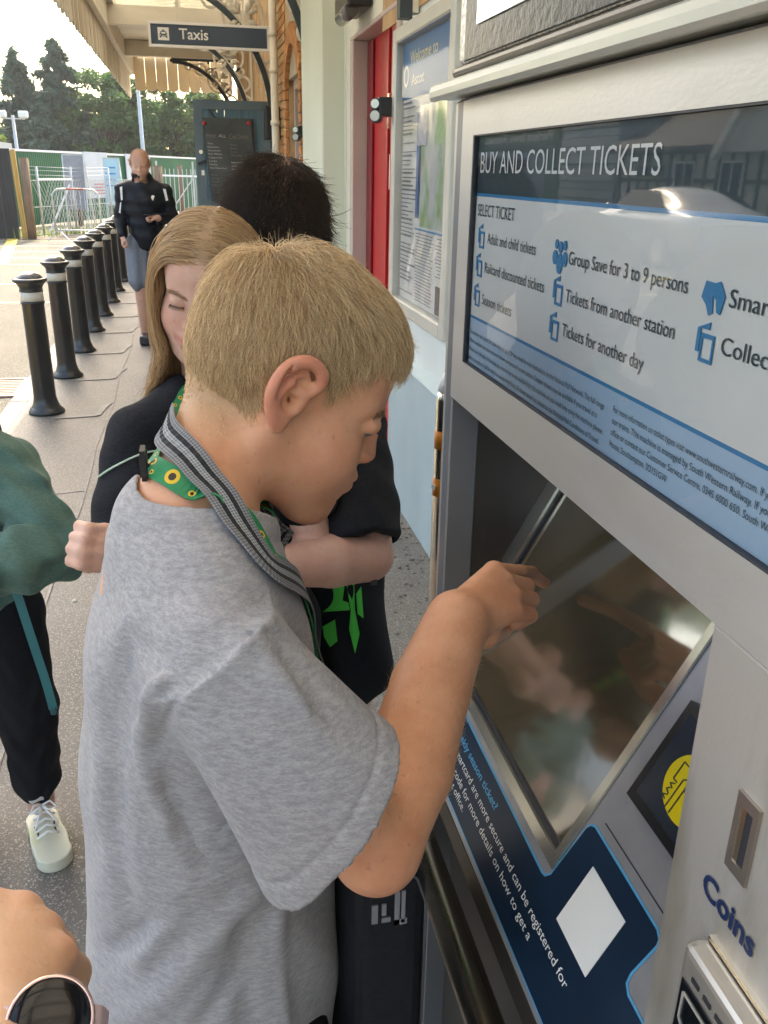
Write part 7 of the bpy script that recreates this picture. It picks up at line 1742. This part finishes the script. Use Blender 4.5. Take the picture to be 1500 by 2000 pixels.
ph = thing('mobile_phone', 'dark mobile phone held in the walking man\'s hand', 'phone', (MX+.03, MY-.26, 1.1)); MB().box(MX+.0, MX+.075, MY-.27, MY-.13, 1.125, 1.134, .003).obj('case', M['dark'], ph); MB().box(MX+.004, MX+.071, MY-.266, MY-.134, 1.1342, 1.1348).obj('screen', M['glassdark'], ph)
def low_shoe(x, y, dx, dy, parent, m=None, s=1.0):
    d = A(dx, dy, 0); d /= np.linalg.norm(d); n = A(-d[1], d[0], 0); Rs = np.stack([d, n, A(0, 0, 1)], 1); o = A(x, y, 0); u = SDF()
    u.ell(o+d*.01*s+A(0, 0, .05), (.045*s, .038*s, .050), .02, R=Rs); u.cone(o+A(0, 0, .045), o+d*.12*s+A(0, 0, .034), .038*s, .036*s, .02); u.ell(o+d*.14*s+A(0, 0, .030), (.045*s, .042*s, .030), .02, R=Rs); u.fn(lambda p: .012-p[:, 2], .004, True)
    o_, _ = sdfmesh('shoe', u, tuple(o-A(.26, .26, .02)), tuple(o+A(.26, .26, .12)), .005, m or M['dark'], parent)
    v = SDF(); v.cone(o+A(0, 0, .012), o+d*.14*s+A(0, 0, .012), .042*s, .045*s, .01); v.fn(lambda p: np.abs(p[:, 2]-.009)*-1+.0085, .002, True) if False else None
    b_ = MB(); pts = [(o+d*(.14*s+.046*s*math.cos(a))+n*(.046*s*math.sin(a))) for a in np.linspace(-PI/2, PI/2, 9)]+[(o+d*(-.046*s*math.cos(a)*1.0)+n*(.040*s*math.sin(a))) for a in np.linspace(PI/2, -PI/2, 9)]
    b_.prism([(float(q[0]), float(q[1])) for q in pts], lambda p, q: Vector((p[0], p[1], .001+.018*q))).obj('sole', M['whiteink'], o_)
for s_ in (-1, 1):
    low_shoe(.015+s_*.06, 1.30, .1*s_, -1, girl, s=.85); low_shoe(.155+s_*.075, 1.46, .15*s_, -1, dk, s=.95)
    q_ = A(-.012, .665, .0)+LF*s_*.07; low_shoe(float(q_[0]), float(q_[1]), 1, .09, boy, s=.9)
# ---- adult fist with a watch, close to us
ah = thing('person', 'adult fist and forearm in red sleeve wearing a round watch, close at the bottom corner', 'person', (-.1, .1, 1.0))
hb_ = SDF(); Kn = [A(-.1170, .352, 1.1610), A(-.1030, .350, 1.1570), A(-.0920, .339, 1.1540), A(-.0835, .324, 1.1535)]
Wa = A(-.096, .255, 1.165)
for k_, r0, r1 in zip(Kn, (.018, .018, .017, .016), (.0105, .0115, .0105, .0092)):
    hb_.cone(Wa+(k_-Wa)*.10, k_, r0, r1, .007); hb_.chain([k_, k_+A(.003, .012, -.024), k_+A(-.004, -.012, -.040), k_+A(-.004, -.022, -.024)], [.0100, .0095, .0085, .0075], .004, kin=.002)
hb_.chain([A(-.118, .290, 1.150), A(-.128, .330, 1.138), A(-.108, .350, 1.128)], [.015, .011, .009], .008)
hb_.chain([Wa, Wa+A(.004, -.055, -.004), Wa+A(.010, -.16, -.03), Wa+A(.02, -.30, -.10)], [.024, .0235, .030, .038], .015)
sdfmesh('body', hb_, (-.20, -.15, .95), (-.02, .40, 1.22), .0018, skin4, ah, {'red': lambda p: np.clip(.45*np.exp(-(np.min([np.linalg.norm(p-k_, axis=1) for k_ in Kn], axis=0)/.012)**2)+.9*np.exp(-(np.linalg.norm(p-A(-.092, .300, 1.186), axis=1)/.0022)**2), 0, .7)})
rs_ = SDF(); rs_.chain([Wa+A(-.030, -.035, -.004), Wa+A(.000, -.16, -.03), Wa+A(.02, -.32, -.10)], [.030, .044, .052], .01); rs_.cone(Wa, Wa+A(.004, -.10, -.008), .028, .028, .003, cut=True)
sdfmesh('red_sleeve', rs_, (-.22, -.18, .95), (0, .28, 1.26), .004, knit('red_sleeve_fabric', (.40, .008, .014), (.50, .012, .02), (.60, .02, .03)), ah)
wt = thing('wrist_watch', 'round black faced watch with rose gold rim on the adult wrist', 'watch', (-.072, .275, 1.18))
wn = Vector((.18, -.50, .85)).normalized(); wc = Vector((-.0745, .2665, 1.1820)); wx = wn.cross(Vector((0, 1, 0))).normalized(); wy = wn.cross(wx)
def wring(rads, m, name, n=48):
    b = MB(); rings = [[b.bm.verts.new(wc+(wx*math.cos(2*PI*k/n)+wy*math.sin(2*PI*k/n))*r*.88+wn*h) for k in range(n)] for r, h in rads]
    for a_, b_ in zip(rings, rings[1:]):
        for k in range(n): f_ = b.bm.faces.new((a_[k], a_[(k+1) % n], b_[(k+1) % n], b_[k])); f_.smooth = True
    return b.obj(name, m, wt)
rose = mat('rose_gold', (.80, .55, .50), .18, metal=.9)
wring([(.0165, -.006), (.0192, -.005), (.0197, .000), (.0196, .002), (.0188, .0035), (.0178, .0038), (.0176, .003)], rose, 'case')
wring([(.0176, .0030), (.0160, .0040), (.010, .0046), (.004, .0048), (.0001, .0048)], mat('watch_glass', (.006, .006, .008), .10, spec=.4), 'watch_face')
pinks = mat('pale_pink_strap', (.62, .45, .47), .45)
P = [wc+wx*(-.0175*s0)-wn*.004*k for s0, k in ((1, 0),)]; 
for sgn in (-1, 1):
    pts = smooth_path([tuple(wc+wx*sgn*.0155-wn*.003), tuple(wc+wx*sgn*.0185-wn*.007), tuple(wc+wx*sgn*.0215-wn*.022), tuple(wc+wx*sgn*.018-wn*.036), tuple(wc-wn*.052)], 20); ribbon('strap', pts, [tuple(wn*.4+wx*sgn)]*20, .013, pinks, wt, .0018)
MB().tube([tuple(wc+wx*.0195), tuple(wc+wx*.0225)], .0025, 12).obj('crown_button', rose, wt)
MB().tube([tuple(wc+wy*.016+wx*.011), tuple(wc+wy*.018+wx*.0125)], .002, 10).obj('side_button', rose, wt)
